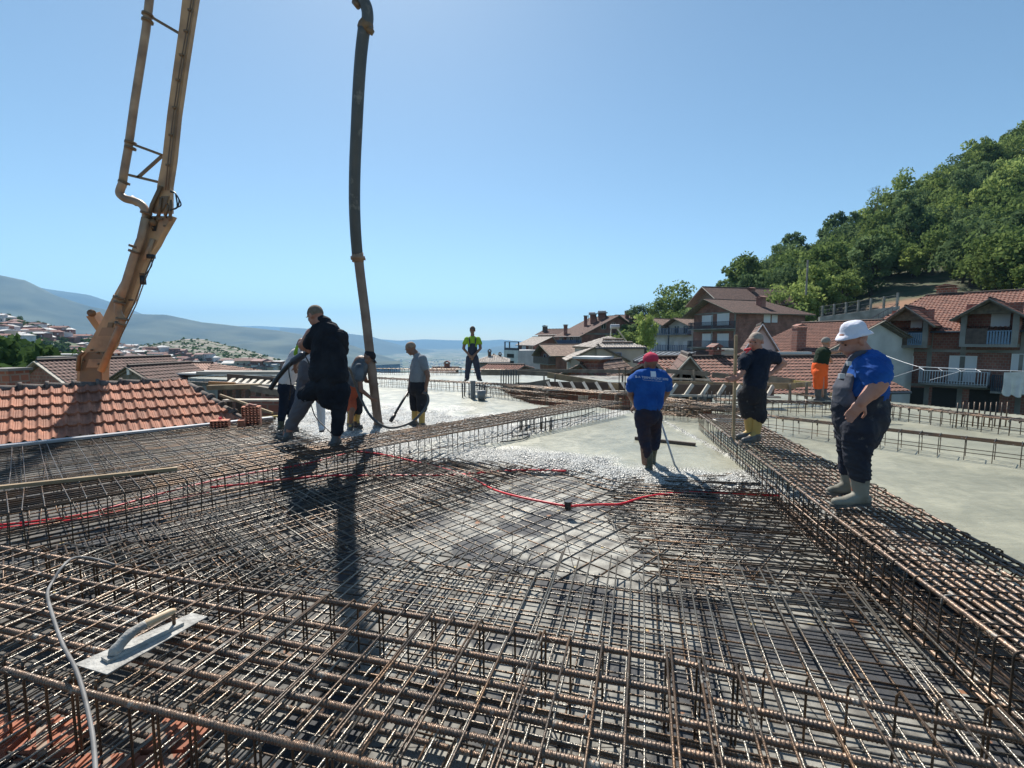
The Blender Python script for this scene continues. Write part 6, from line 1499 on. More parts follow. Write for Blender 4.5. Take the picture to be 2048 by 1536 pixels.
def headframe(c, yaw, pitch=0, roll=0):
    """yaw: direction the face looks, 0 = away from the camera (+Y), 90 = to the photo's left"""
    return Matrix.Rotation(math.radians(yaw), 3, 'Z') @ Matrix.Rotation(math.radians(roll), 3, 'Y') @ Matrix.Rotation(math.radians(-pitch), 3, 'X')
def head_shapes(mb, c, M, s=1.):
    c = Vector(c)
    def L(x, y, z): return c+M @ (Vector((x, y, z))*s)
    ell(mb, L(0, -.008, .03), (.077*s, .098*s, .092*s), M); ell(mb, L(0, .03, -.035), (.062*s, .066*s, .078*s), M)   # skull, face
    ell(mb, L(0, .052, -.085), (.034*s, .034*s, .026*s), M); ell(mb, L(0, .02, -.07), (.055*s, .05*s, .034*s), M)       # chin, jaw
    cone(mb, L(0, .086, .018), L(0, .108, -.022), .009*s, .0145*s, seg=8); ell(mb, L(0, .084, .032), (.05*s, .016*s, .011*s), M, 10, 6)  # nose, brow ridge
    for x in (-1, 1):
        ell(mb, L(x*.080, -.006, -.004), (.010*s, .022*s, .034*s), M, 10, 6); ell(mb, L(x*.036, .07, -.02), (.02*s, .016*s, .018*s), M, 8, 6)  # ears, cheeks
    ell(mb, L(0, .089, -.048), (.025*s, .010*s, .0065*s), M, 8, 6); ell(mb, L(0, .087, -.060), (.021*s, .010*s, .0065*s), M, 8, 6)       # lips
def eyes(root, c, M, s=1.):
    c = Vector(c)
    for x in (-1, 1):
        mb = MB(); ell(mb, c+M @ (Vector((x*.031, .083, .004))*s), (.0105*s, .006*s, .006*s), M, 8, 6); mb.obj('eye', M_EYE, root, True)
        mb = MB(); ell(mb, c+M @ (Vector((x*.032, .098, .027))*s), (.019*s, .004*s, .005*s), M, 8, 6); mb.obj('eyebrow', M_BROW, root, True)
def hair(root, c, M, s, m, low=-.02, front=.045, name='hair'):
    mb = MB(); c = Vector(c); seg = 28; rg = 12; V = []
    for i in range(rg+1):
        a = math.pi*.5*i/rg*1.25
        for k in range(seg):
            b = 2*math.pi*k/seg; x, y, z = .082*math.sin(a)*math.cos(b), .103*math.sin(a)*math.sin(b), .098*math.cos(a)
            zl = low+(front-low)*max(0, math.sin(b))**.6; 
            q = Vector((x, y-.01, max(z, zl-.03)+.03)); w_ = noise.noise(q*60)*.003; V.append(c+M @ ((q*(1+w_*8))*s))
    Fc = [(i*seg+k, (i+1)*seg+k, (i+1)*seg+(k+1) % seg, i*seg+(k+1) % seg) for i in range(rg) for k in range(seg)]
    mb.add(V, Fc); return mb.obj(name, m, root, True)
def foot(mb, ankle, toe, r_=.05, s=1.):
    a, t = Vector(ankle), Vector(toe); d = (t-a); d.z = 0; L = d.length; d.normalize(); z = t.z
    h = Vector((a.x, a.y, z))
    cone(mb, h-d*.055+Vector((0, 0, .045)), h+d*L*.45+Vector((0, 0, .04)), .043*s, .042*s, 1, 12); cone(mb, h+d*L*.45+Vector((0, 0, .036)), h+d*(L-.035)+Vector((0, 0, .034)), .044*s, .036*s, 1, 12)
    cone(mb, h+Vector((0, 0, .05)), a+d*.0, .05*s, r_*s, 1, 12); cone(mb, a, h+d*L*.5+Vector((0, 0, .05)), r_*s*.85, .034*s, 1, 12)
def sole(mb, ankle, toe):
    a, t = Vector(ankle), Vector(toe); d = (t-a); d.z = 0; L = d.length; d.normalize(); z = t.z; n = Vector((-d.y, d.x, 0)); h = Vector((a.x, a.y, z)); V = []
    prof = [(-.095, .0), (-.08, .034), (-.02, .038), (L*.4, .034), (L*.75, .045), (L-.01, .036), (L+.012, .0)]
    out = [h+d*x+n*w_ for x, w_ in prof]+[h+d*x-n*w_ for x, w_ in prof[::-1]]; k = len(out)
    mb.add([q+Vector((0, 0, -.006)) for q in out]+[q+Vector((0, 0, .018)) for q in out], [tuple(range(k))[::-1], tuple(range(k, 2*k))]+[(i, (i+1) % k, k+(i+1) % k, k+i) for i in range(k)])

class Man:
    def __init__(s, label, D, zf, base, group=None):
        s.D = D; b = P(base, 700, D); s.label = label; s.zf = zf; s.s = None; s.body = MB(); s.group = group; s.b = b; s.px = D/(F*math.cos(TH))*1.0
    def J(s, px, py, dy=0.): return P(px, py, s.D+dy)
    def done(s, skin, vox=.009):
        o = fuse(s.body, 'person', skin, None, vox, 3)
        # origin at the feet
        loc = Vector((s.b.x, s.D, s.zf)); o.data.transform(Matrix.Translation(-loc)); o.location = loc
        tag(o, s.label, 'person', s.group); s.o = o; s.inv = Matrix.Translation(-loc); return o
    def add(s, o): o.parent = s.o; o.matrix_parent_inverse = s.inv; return o
    def cloth(s, mb, name, m, vox=.012, smooth=4, fold=.007, fs=9., seed=0, label=None):
        o = fuse(mb, name, m, None, vox, smooth, fold, fs, seed); s.add(o)
        if label: o['label'] = label
        return o
    def flat(s, mb, name, m, smooth=True):
        return s.add(mb.obj(name, m, None, smooth))
def reparent(man, f, *a, **k):
    before = set(bpy.data.objects); r_ = f(None, *a, **k)
    for o in set(bpy.data.objects)-before: man.add(o)
    return r_

M_BOOT_G = mat('dusty_boot', (.12, .115, .09), .7, 0, (.24, .225, .18), 5., .1, 20., lo=.35, hi=.6); M_BOOT_D = mat('dark_boot', (.05, .05, .055), .55, 0, (.11, .11, .105), 6., .1, 20.)
M_BOOT_Y = mat('yellow_boot', (.52, .33, .085), .6, 0, (.42, .27, .08), 6., .1, 20.); M_BOOT_O = mat('olive_boot', (.05, .055, .035), .6, 0, (.11, .11, .08), 6., .1, 20.); M_SOLE = mat('boot_sole', (.035, .035, .035), .8, 0, (.12, .115, .1), 9.)
C_NAVY = splatter(cloth('navy_overalls', (.020, .023, .036), (.04, .042, .05)), (.12, .115, .105), 11., .60, .70); C_BLUE = cloth('royal_blue_cotton', (.014, .088, .33), (.008, .05, .22)); C_BLACK = cloth('black_cotton', (.012, .014, .02), (.024, .026, .032))
C_NAVYT = cloth('navy_cotton', (.014, .02, .036)); C_GREY = cloth('light_grey_cotton', (.21, .23, .25), (.17, .19, .21)); C_GREYT = cloth('grey_work_trousers', (.10, .10, .12), (.13, .12, .12)); C_DARK = splatter(cloth('dark_shorts', (.022, .022, .028), (.035, .034, .036)), (.11, .105, .095), 12., .60, .70)
C_GREEN = cloth('dark_green_cotton', (.018, .032, .018)); C_ORANGE = cloth('hi_vis_orange', (.85, .13, .03), (.75, .11, .025)); C_HIVIS = cloth('hi_vis_yellow', (.27, .44, .04), (.21, .36, .035)); C_GREYO = cloth('grey_overalls', (.045, .05, .075), (.035, .04, .06))
C_WHITE = cloth('white_cotton', (.60, .56, .55), (.50, .46, .46)); C_HAT = cloth('white_hat_cotton', (.66, .66, .74), (.58, .58, .66)); C_REDCAP = cloth('red_cap_cotton', (.50, .045, .09), (.42, .035, .075)); M_BUCK = mat('pale_buckle', (.5, .5, .5), .5); C_PATT = cloth('speckled_grey_cotton', (.13, .15, .17), (.05, .06, .075)); C_ORD = cloth('dusty_orange', (.42, .10, .05), (.3, .07, .04)); C_JEAN = cloth('dark_jeans', (.02, .024, .045), (.045, .03, .035))
def boots(mn, m, shafts, low=None, sole_=True):
    for k, (knee, ankle, toe, r1, r2) in enumerate(shafts):
        mb = MB(); cone(mb, knee, ankle, r1, r2, seg=14); foot(mb, ankle, toe, r2); o = mn.cloth(mb, 'boot', m, .010, 3, .002, 8, k)
        if low: 
            mb = MB(); foot(mb, Vector(ankle)-Vector((0, 0, .02)), toe, r2*1.06, 1.06); mn.cloth(mb, 'boot_foot', low, .010, 2, 0)
        sb = MB(); sole(sb, ankle, toe); mn.flat(sb, 'boot_sole', M_SOLE, False)

def hat_bucket(mn, c, M, s, m):
    mb = MB(); c = Vector(c); seg = 40; V = []; prof = [(.0, .150), (.03, .149), (.055, .142), (.074, .127), (.086, .103), (.093, .075), (.099, .050), (.112, .034), (.130, .010), (.132, .008), (.112, .028), (.096, .045)]
    for i, (r_, z) in enumerate(prof):
        for k in range(seg):
            b = 2*math.pi*k/seg; w_ = noise.noise(Vector((math.cos(b)*2, math.sin(b)*2, z*25)))*.006*(i > 1)
            q = Vector((r_*.95*math.cos(b), r_*1.12*math.sin(b)-.004, z+w_*1.3+(.012*math.sin(b*2+1) if 5 < i < 9 else 0))); q.x += q.x*w_*12; V.append(c+M @ (q*s))
    mb.add(V, [(i*seg+k, i*seg+(k+1) % seg, (i+1)*seg+(k+1) % seg, (i+1)*seg+k) for i in range(len(prof)-1) for k in range(seg)])
    o = mn.flat(mb, 'hat', m); return o
def cap(mn, c, M, s, m, visor=True, name='cap'):
    mb = MB(); ell(mb, Vector(c)+M @ (Vector((0, -.008, .055))*s), (.086*s, .107*s, .082*s), M, 24, 14)
    ell(mb, Vector(c)+M @ (Vector((0, -.008, .142))*s), (.011*s, .011*s, .007*s), M, 8, 6); o = mn.cloth(mb, name, m, .007, 2, .002, 20)
    if visor:
        mb = MB(); V = []; n = 12
        for j, (r_, z) in enumerate(((.09, .045), (.135, .038), (.17, .022))):
            for i in range(n+1):
                a = math.radians(35+110*i/n); V.append((math.cos(a)*r_*.82*s, (math.sin(a)*r_+.0)*s, (z-.012*abs(math.cos(a))*j)*s))
        V2 = [Vector(c)+M @ Vector(v) for v in V]; V2 += [v-M @ Vector((0, 0, .004)) for v in V2]; N_ = 3*(n+1)
        f = [(j*(n+1)+i, j*(n+1)+i+1, (j+1)*(n+1)+i+1, (j+1)*(n+1)+i) for j in range(2) for i in range(n)]
        mb.add(V2, f+[tuple(q+N_ for q in t)[::-1] for t in f]); mn.flat(mb, 'visor', m)
    return o

# 1 --- large man in white hat, on the right-hand beam, looking left
m = Man('large man in a white bucket hat, blue T-shirt and navy dungarees, hand on hip', 4.03, ZT, 1710); J = m.J
hc = J(1707, 682, .02); HM = headframe(hc, 88, 24); b = m.body; head_shapes(b, hc, HM, 1.13)
cone(b, J(1716, 694), J(1731, 722), .072, .095); ell(b, J(1698, 702), (.05, .06, .04))
cone(b, J(1742, 735, -.17), J(1757, 766, -.26), .085, .07); cone(b, J(1757, 768, -.26), J(1722, 806, -.27), .068, .04); cone(b, J(1754, 774, -.26), J(1743, 788, -.27), .066, .052)
hand(b, J(1724, 804, -.27), J(1706, 826, -.27)-J(1724, 804, -.27), (-.35, -1, .1), 1.12, .42, -1)
cone(b, J(1738, 735, .17), J(1742, 780, .27), .075, .06); cone(b, J(1742, 780, .27), J(1720, 812, .2), .055, .04)
cone(b, J(1730, 745), J(1722, 830), .10, .13, 1.0); cone(b, J(1720, 850, -.1), J(1712, 925, -.1), .11, .07); cone(b, J(1704, 850, .1), J(1700, 915, .12), .11, .07)
cone(b, J(1714, 925, -.1), J(1718, 990, -.1), .07, .05); cone(b, J(1702, 915, .12), J(1696, 962, .12), .07, .05)
m.done(SKIN[1], .007); reparent(m, eyes, hc, HM, 1.13)
hat_bucket(m, hc+HM @ Vector((0, -.012, .026)), HM @ Matrix.Rotation(math.radians(12), 3, 'X'), .97, C_HAT)
c = MB(); cone(c, J(1736, 738), J(1724, 772), .15, .186, 1.05); cone(c, J(1724, 772), J(1720, 800), .19, .19, 1.0); cone(c, J(1742, 734, -.15), J(1752, 751, -.22), .12, .11); cone(c, J(1736, 726, -.05), J(1746, 736, -.14), .12, .13); cone(c, J(1752, 748, -.22), J(1753, 758, -.23), .108, .1)
cone(c, J(1738, 730, .12), J(1742, 762, .24), .11, .095); cone(c, J(1730, 716), J(1738, 738), .09, .14); m.cloth(c, 'shirt', C_BLUE, .010, 3, .013, 8, 1)
c = MB(); cone(c, J(1719, 808), J(1720, 838), .208, .206, 1.0); cone(c, J(1720, 838), J(1719, 866), .204, .17, .95)
cone(c, J(1720, 858, -.11), J(1713, 922, -.11), .14, .09); cone(c, J(1714, 922, -.11), J(1719, 948, -.11), .094, .086)
cone(c, J(1704, 862, .1), J(1700, 912, .12), .14, .092); cone(c, J(1700, 912, .12), J(1699, 938, .12), .088, .08)
m.cloth(c, 'dungarees', C_NAVY, .011, 3, .015, 6.5, 2)
c = MB(); cone(c, J(1688, 804, -.03), J(1684, 776, -.03), .05, .036, 2.8); cone(c, J(1684, 776, -.03), J(1693, 752, -.03), .036, .028, 3.2); m.cloth(c, 'bib', mat('bib_grey', (.085, .09, .115), .9, 0, (.05, .055, .075), 8.), .009, 2, .003, 12)
c = MB(); c.box(J(1683, 752, -.15), .022, .012, .02); c.box(J(1697, 727, -.14), .016, .012, .018); m.flat(c, 'buckle', M_BUCK, False)
for dy in (-.13, .08):
    c = MB(); pts = [J(1682, 760, dy), J(1692, 734, dy), J(1706, 713, dy*.9), J(1728, 705, dy*.8), J(1746, 716, dy*.8), J(1760, 745, dy*.6)]; pts = smoothpath(pts, 5)
    for q, w_ in zip(pts, pts[1:]): c.beam(q, w_, .04, .012, (0, -1, 0))
    m.flat(c, 'strap', MATS['bib_grey'], False)
boots(m, M_BOOT_G, [(J(1719, 944, -.11), J(1721, 992, -.1), J(1663, 1012, -.14), .078, .06), (J(1700, 930, .12), J(1696, 968, .12), J(1655, 988, .1), .075, .058)])

# 2 --- man with the pole and yellow boots
m = Man('stocky man in navy polo and yellow boots leaning on a wooden pole', 6.45, ZT, 1505); J = m.J
hc = J(1512, 684); HM = headframe(hc, 128, 8, 4); b = m.body; head_shapes(b, hc, HM, 1.1)
cone(b, J(1514, 695), J(1517, 708), .065, .075); cone(b, J(1545, 712, .02), J(1567, 727, .06), .058, .048); cone(b, J(1567, 727, .06), J(1540, 748, -.02), .048, .033)
hand(b, J(1540, 747, -.03), J(1528, 752, -.1)-J(1540, 747, -.03), (.3, -1, .3), 1.05, .35, 1)
cone(b, J(1489, 718, -.05), J(1484, 744, -.1), .052, .045); cone(b, J(1484, 744, -.1), J(1472, 758, -.16), .043, .032); hand(b, J(1474, 757, -.16), (-1, -.1, -.1), (0, -1, .3), 1.05, 1.0, 1)
cone(b, J(1516, 715), J(1510, 765), .11, .11, .8); cone(b, J(1517, 800, 0), J(1516, 838, 0), .08, .06); cone(b, J(1493, 800, .05), J(1496, 836, .05), .08, .06)
m.done(SKIN[1], .009); reparent(m, eyes, hc, HM, 1.1); m.add(hair(None, hc, HM, 1.055, mat('grey_stubble', (.33, .26, .21), .85, 0, (.24, .2, .17), 20.), -.03, .06))
c = MB(); cone(c, J(1520, 716), J(1512, 748), .145, .162, .9); cone(c, J(1512, 748), J(1510, 768), .162, .152, .9); cone(c, J(1536, 713), J(1548, 716, .02), .10, .08); cone(c, J(1548, 714, .02), J(1553, 719, .03), .082, .07)
cone(c, J(1496, 716), J(1488, 722, -.04), .10, .085); cone(c, J(1488, 722, -.05), J(1486, 736, -.08), .08, .068); cone(c, J(1512, 703), J(1516, 710), .085, .12); m.cloth(c, 'shirt', C_NAVYT, .011, 3, .012, 8, 3)
c = MB(); cone(c, J(1508, 774), J(1507, 790), .15, .15, .85); cone(c, J(1517, 788), J(1517, 826), .105, .09); cone(c, J(1518, 826), J(1518, 834), .105, .10); cone(c, J(1491, 790, .05), J(1494, 826, .05), .11, .09); m.cloth(c, 'trousers', C_DARK, .012, 4, .008, 8, 4)
boots(m, M_BOOT_Y, [(J(1515, 832), J(1511, 868), J(1484, 886, -.12), .075, .06), (J(1497, 830, .05), J(1500, 864, .05), J(1472, 878, .0), .07, .056)], M_BOOT_D)
c = MB(); cone(c, J(1490, 700, -.08), J(1500, 698, -.12), .018, .02); cone(c, J(1498, 700, -.12), J(1492, 706, -.12), .014, .009); m.cloth(c, 'red_scarf', mat('red_cloth', (.55, .03, .04), .8), .008, 2, .002)
mb = MB(); a, b_ = P(1472, 670, 6.32), P(1466, 884, 6.42); mb.beam(a, b_, .035, .03, (0, 1, 0)); tag(mb.obj('wooden_pole', M_TIMBER), 'long wooden pole held upright by the man in yellow boots', 'pole')
mb = MB(); mb.tube(smoothpath([P(1461, 873, 6.4), P(1466, 884, 6.38), P(1474, 894, 6.34)], 4), .014, 8); tag(mb.obj('pipe_end', M_GREYCABLE), 'small pale hook shaped rod at the foot of the wooden pole', 'rod')

# 3 --- red cap, seen from behind
m = Man('man in red cap and printed blue T-shirt, seen from behind', 6.35, ZC, 1298); J = m.J
hc = J(1301, 727); HM = headframe(hc, 22, 8); b = m.body; head_shapes(b, hc, HM, 1.08); cone(b, J(1302, 737), J(1302, 746), .06, .072)
cone(b, J(1268, 762), J(1261, 790, .06), .052, .045); cone(b, J(1261, 790, .06), J(1272, 812, .28), .043, .032); cone(b, J(1331, 762), J(1334, 785, .1), .052, .045); cone(b, J(1334, 785, .1), J(1320, 810, .32), .043, .032)
hand(b, J(1272, 812, .28), (-.5, .4, -.6), (-1, 0, 0), 1.0, .9, 1); hand(b, J(1320, 810, .32), (.2, .6, -.6), (1, 0, 0), 1.0, .9, -1)
cone(b, J(1300, 760), J(1297, 810), .10, .11, .7); cone(b, J(1283, 830), J(1287, 880), .085, .06); cone(b, J(1287, 880), J(1290, 925), .055, .045); cone(b, J(1312, 830, .1), J(1311, 875, .2), .085, .06); cone(b, J(1311, 875, .2), J(1306, 910, .25), .055, .045)
m.done(SKIN[2], .009); cap(m, hc, HM, 1.1, C_REDCAP)
c = MB(); cone(c, J(1299, 752), J(1298, 808), .125, .15, .95); cone(c, J(1288, 757), J(1288, 805), .135, .14, .85); cone(c, J(1311, 757), J(1306, 805), .135, .14, .85); cone(c, J(1281, 752), J(1266, 762), .09, .082); cone(c, J(1266, 762), J(1262, 775, .03), .078, .07); cone(c, J(1321, 752), J(1332, 762), .09, .08); cone(c, J(1332, 762), J(1335, 774, .04), .076, .068)
cone(c, J(1301, 743), J(1301, 755), .085, .14, .8); sh = m.cloth(c, 'shirt', C_BLUE, .010, 2, .009, 10, 5)
c = MB(); cone(c, J(1296, 822), J(1296, 830), .155, .155, .85); cone(c, J(1284, 832), J(1289, 880), .108, .082); cone(c, J(1289, 880), J(1294, 908), .08, .07); cone(c, J(1310, 832, .1), J(1311, 870, .18), .105, .08); cone(c, J(1311, 870, .18), J(1309, 892, .22), .078, .072); m.cloth(c, 'trousers', C_JEAN, .011, 3, .013, 8, 6)
boots(m, M_BOOT_O, [(J(1297, 908), J(1298, 930), J(1293, 940, .2)-Vector((0, 0, .03)), .062, .052), (J(1308, 892, .22), J(1305, 912, .26), J(1301, 922, .5), .06, .05)], sole_=False)
# print on the back, laid onto the cloth
def decal(txt, px, py, size, name, mdec, squash=1.):
    cu = bpy.data.curves.new('t', 'FONT'); cu.body = txt; cu.align_x = 'CENTER'; cu.size = size; o = bpy.data.objects.new('t', cu); COL.objects.link(o)
    dg = bpy.context.evaluated_depsgraph_get(); me = bpy.data.meshes.new_from_object(o.evaluated_get(dg), depsgraph=dg); bpy.data.objects.remove(o)
    return me
def lay(me, px, py, name, mdec, tilt=0.):
    c0 = P(px, py, 6.35); bm = bmesh.new(); bm.from_mesh(me); bmesh.ops.triangulate(bm, faces=bm.faces); bmesh.ops.subdivide_edges(bm, edges=bm.edges, cuts=1)
    bm.to_mesh(me); bm.free(); co = [v.co.copy() for v in me.vertices]
    for v, q in zip(me.vertices, co):
        o = Vector((c0.x+q.x, 5.2, c0.z+q.y+tilt*q.x)); hit, loc, nn, ix = sh.ray_cast(o, Vector((0, 1, 0)))
        v.co = (loc if hit else Vector((o.x, 6.2, o.z)))+Vector((0, -.004, 0))
    if not len(me.materials): me.materials.append(mdec)
    me.materials[0] = mdec; o = link(name, me); m.add(o)
M_PRINT = mat('white_print', (.62, .66, .74), .8)
bpy.context.view_layer.update()
lay(decal('B-A TERMOMONT 2000', 1300, 757, .042, 'print', M_PRINT), 1300, 757, 'shirt_lettering', M_PRINT, -.09)
lay(decal('www.termomont.com  tel 048 400 000', 1300, 761, .016, 'print', M_PRINT), 1300, 760.5, 'shirt_lettering', M_PRINT, -.09)
me = bpy.data.meshes.new('sq'); w_ = .036; vv = []; ff = []
for i in range(9):
    for j in range(9): vv.append((-w_+2*w_*i/8, -w_+2*w_*j/8, 0))
for i in range(8):
    for j in range(8): q = i*9+j; ff.append((q, q+9, q+10, q+1))
me.from_pydata(vv, [], ff); lay(me, 1302, 747, 'shirt_emblem', M_PRINT, -.05)
mb = MB(); mb.tube([P(1317, 828, 6.68), P(1352, 938, 6.45)], .014, 10); o = mb.obj('float_pole', M_RAILW, None, True); tag(o, 'slanting aluminium pole in the hands of the man with the red cap', 'pole')
mb = MB(); mb.beam(G(1270, 876, ZC+.03), G(1391, 889, ZC+.03), .05, .05); tag(mb.obj('screed_bar', M_BOARD_D), 'dark screed bar lying on the fresh concrete behind the red-capped man', 'screed bar')

# 4 --- big man in black, on the diagonal beam
m = Man('big man in black polo shirt seen from behind on the diagonal beam', 6.5, ZT, 668); J = m.J
hc = J(631, 632); HM = headframe(hc, 62, 22); b = m.body; head_shapes(b, hc, HM, 1.2); cone(b, J(640, 640), J(650, 655), .085, .095)
cone(b, J(624, 668, -.02), J(609, 690, .1), .085, .072); cone(b, J(606, 690, .1), J(622, 702, .3), .07, .045); hand(b, J(620, 702, .3), (.6, .5, 0), (0, -.3, 1), 1.15, .9, 1)
cone(b, J(684, 672, .05), J(678, 700, .22), .07, .06); cone(b, J(678, 700, .22), J(650, 705, .32), .06, .042); hand(b, J(650, 705, .32), (-1, .2, 0), (0, -.3, 1), 1.15, .9, -1)
cone(b, J(662, 680), J(660, 740), .14, .15, .75); cone(b, J(682, 780), J(676, 830), .11, .085); cone(b, J(676, 830), J(673, 872), .075, .06); cone(b, J(645, 775), J(614, 790, .0), .10, .08); cone(b, J(614, 792, 0), J(590, 838, .1), .075, .06); cone(b, J(588, 838, .1), J(574, 868, .12), .07, .055)
m.done(SKIN[1], .010); reparent(m, eyes, hc, HM, 1.2); m.add(hair(None, hc, HM, 1.165, mat('brown_grey_hair', (.12, .085, .06), .9, 0, (.20, .16, .12), 25.), -.05, .05))
c = MB(); cone(c, J(646, 674), J(643, 748), .14, .165, 1.1); cone(c, J(668, 684), J(673, 752), .14, .165, 1.1); cone(c, J(656, 664), J(657, 745), .16, .18, 1.0); cone(c, J(638, 664), J(668, 672), .11, .115); cone(c, J(640, 662), J(628, 672, -.02), .12, .105); cone(c, J(628, 672, -.02), J(620, 686, .03), .105, .095); cone(c, J(680, 674), J(684, 700, .08), .11, .09); cone(c, J(643, 646), J(656, 668), .085, .14); m.cloth(c, 'polo_shirt', C_BLACK, .011, 3, .013, 6, 7)
c = MB(); cone(c, J(642, 640, -.01), J(652, 645, -.01), .078, .08); m.cloth(c, 'collar', C_BLACK, .011, 3, .004)
c = MB(); cone(c, J(657, 754), J(660, 782), .18, .185, .9); cone(c, J(642, 772), J(613, 790), .155, .12); cone(c, J(679, 780), J(678, 818), .15, .105); cone(c, J(678, 818), J(674, 862), .10, .085); cone(c, J(655, 775), J(660, 800), .18, .14); m.cloth(c, 'trousers', C_BLACK, .011, 3, .015, 6, 8)
c = MB(); cone(c, J(616, 788, .01), J(592, 832, .1), .125, .10); cone(c, J(592, 832, .1), J(582, 852, .12), .085, .08); m.cloth(c, 'trouser_leg', C_GREYT, .012, 4, .008, 8, 9, 'dusty grey lower trouser leg')
boots(m, M_BOOT_D, [(J(674, 850), J(672, 872), J(658, 893, -.14), .082, .066), (J(582, 846, .12), J(576, 866, .12), J(568, 880, .02), .075, .06)])
mb = MB(); mb.tube(smoothpath([P(640, 690, 6.75), P(620, 702, 6.85), P(596, 716, 6.95), P(575, 733, 7.0), P(556, 755, 7.0), P(541, 778, 7.0)], 5), .035, 10, None); tag(mb.obj('vibrator_hose', M_BLACK, None, True), 'thick black vibrator hose under the arm of the man in black', 'hose')
mb = MB(); cone(mb, P(588, 722, 6.95), P(604, 711, 6.9), .055, .055); o = mb.obj('hose_grip', M_RAIL, None, True); tag(o, 'dark motor grip on the vibrator hose held by the man in black', 'vibrator')
tubething('power_cable', 'thin black cable dangling from the vibrator grip', 'cable', [P(608, 708, 6.85), P(616, 722, 6.8), P(620, 735, 6.8), P(618, 745, 6.9)], .009, M_BLACK)
tubething('power_cable', 'black cable running down from the vibrator along the grey trouser leg', 'cable', [P(596, 712, 6.9), P(580, 728, 6.9), P(578, 745, 6.9), P(582, 770, 6.9), P(578, 800, 7.0)], .009, M_BLACK)
tubething('power_cable', 'cable drooping from behind the black trousers to the diagonal beam', 'cable', [P(620, 800, 6.8), P(630, 832, 6.8), P(648, 852, 6.7), P(662, 866, 6.6)], .008, M_BLACK)

# 5 --- grey trousers, bent over behind
m = Man('man in grey trousers bent over, hidden behind the man in black', 7.6, ZC, 610); J = m.J
b = m.body; hc = J(604, 690, .3); HM = headframe(hc, 20, 60); head_shapes(b, hc, HM, 1.); cone(b, hc, J(616, 700, .2), .055, .07); cone(b, J(618, 700, .1), J(624, 730), .14, .14); cone(b, J(606, 712, .2), J(592, 725, .35), .05, .04); cone(b, J(592, 725, .35), J(590, 735, .45), .04, .03); hand(b, J(590, 734, .45), (0, .3, -1), (0, -1, 0), 1, .8)
cone(b, J(612, 745), J(600, 800), .08, .06); cone(b, J(600, 800), J(588, 840), .055, .045); cone(b, J(632, 745, .1), J(640, 795, .3), .08, .06); cone(b, J(640, 795, .3), J(642, 835, .4), .055, .045)
m.done(SKIN[2], .012)
c = MB(); cone(c, J(616, 704, .15), J(624, 722), .155, .165, 1); m.cloth(c, 'shirt', C_WHITE, .013, 4, .008)
c = MB(); cone(c, J(602, 696, .3), J(596, 706, .33), .085, .07); m.cloth(c, 'sleeve', C_HIVIS, .012, 3, .005)
c = MB(); cone(c, J(622, 728), J(617, 750), .17, .165, 1); cone(c, J(612, 750), J(601, 798), .125, .09); cone(c, J(601, 798), J(592, 828), .088, .08); cone(c, J(630, 750, .1), J(640, 798, .3), .12, .08); m.cloth(c, 'trousers', C_GREYT, .013, 4, .008, 8, 4)
boots(m, M_BOOT_D, [(J(591, 826), J(588, 850), J(580, 866, -.1), .07, .058)]); boots(m, M_WHITE, [(J(641, 806, .35), J(643, 846, .42), J(646, 858, .6), .075, .062)])
# 6 --- pale shirt, dark trousers
m = Man('man in pinkish white shirt and dark trousers, leftmost of the group', 9.3, ZC, 572); J = m.J
b = m.body; hc = J(604, 694, .1); HM = headframe(hc, -60, 30); head_shapes(b, hc, HM, 1.); cone(b, hc, J(597, 706), .05, .06); cone(b, J(594, 712), J(572, 762), .13, .13); cone(b, J(590, 716, -.1), J(598, 735, -.2), .045, .04); cone(b, J(598, 735, -.2), J(606, 722, -.25), .04, .03); hand(b, J(606, 722, -.25), (1, 0, .4), (0, -1, 0), 1, .7)
cone(b, J(572, 775), J(566, 815), .08, .06); cone(b, J(566, 815), J(562, 850), .055, .045); cone(b, J(580, 775, .1), J(582, 815, .1), .08, .06); cone(b, J(582, 815, .1), J(584, 845, .15), .055, .045)
m.done(SKIN[2], .012); cap(m, hc, HM, 1., C_HIVIS, False)
c = MB(); cone(c, J(595, 711), J(583, 738), .15, .17, .9); cone(c, J(583, 738), J(573, 762), .17, .155, .9); cone(c, J(592, 714, -.08), J(594, 724, -.15), .07, .06); m.cloth(c, 'shirt', C_WHITE, .013, 4, .009, 7, 2)
c = MB(); cone(c, J(572, 770), J(571, 780), .15, .15, .9); cone(c, J(571, 782), J(566, 816), .11, .085); cone(c, J(566, 816), J(563, 838), .082, .075); cone(c, J(580, 782, .1), J(583, 830, .12), .11, .08); m.cloth(c, 'trousers', C_NAVYT, .013, 4, .008)
boots(m, M_BOOT_O, [(J(563, 834), J(562, 850), J(556, 860, -.1), .07, .058), (J(583, 828, .12), J(584, 842, .15), J(588, 854, -.02), .07, .058)])

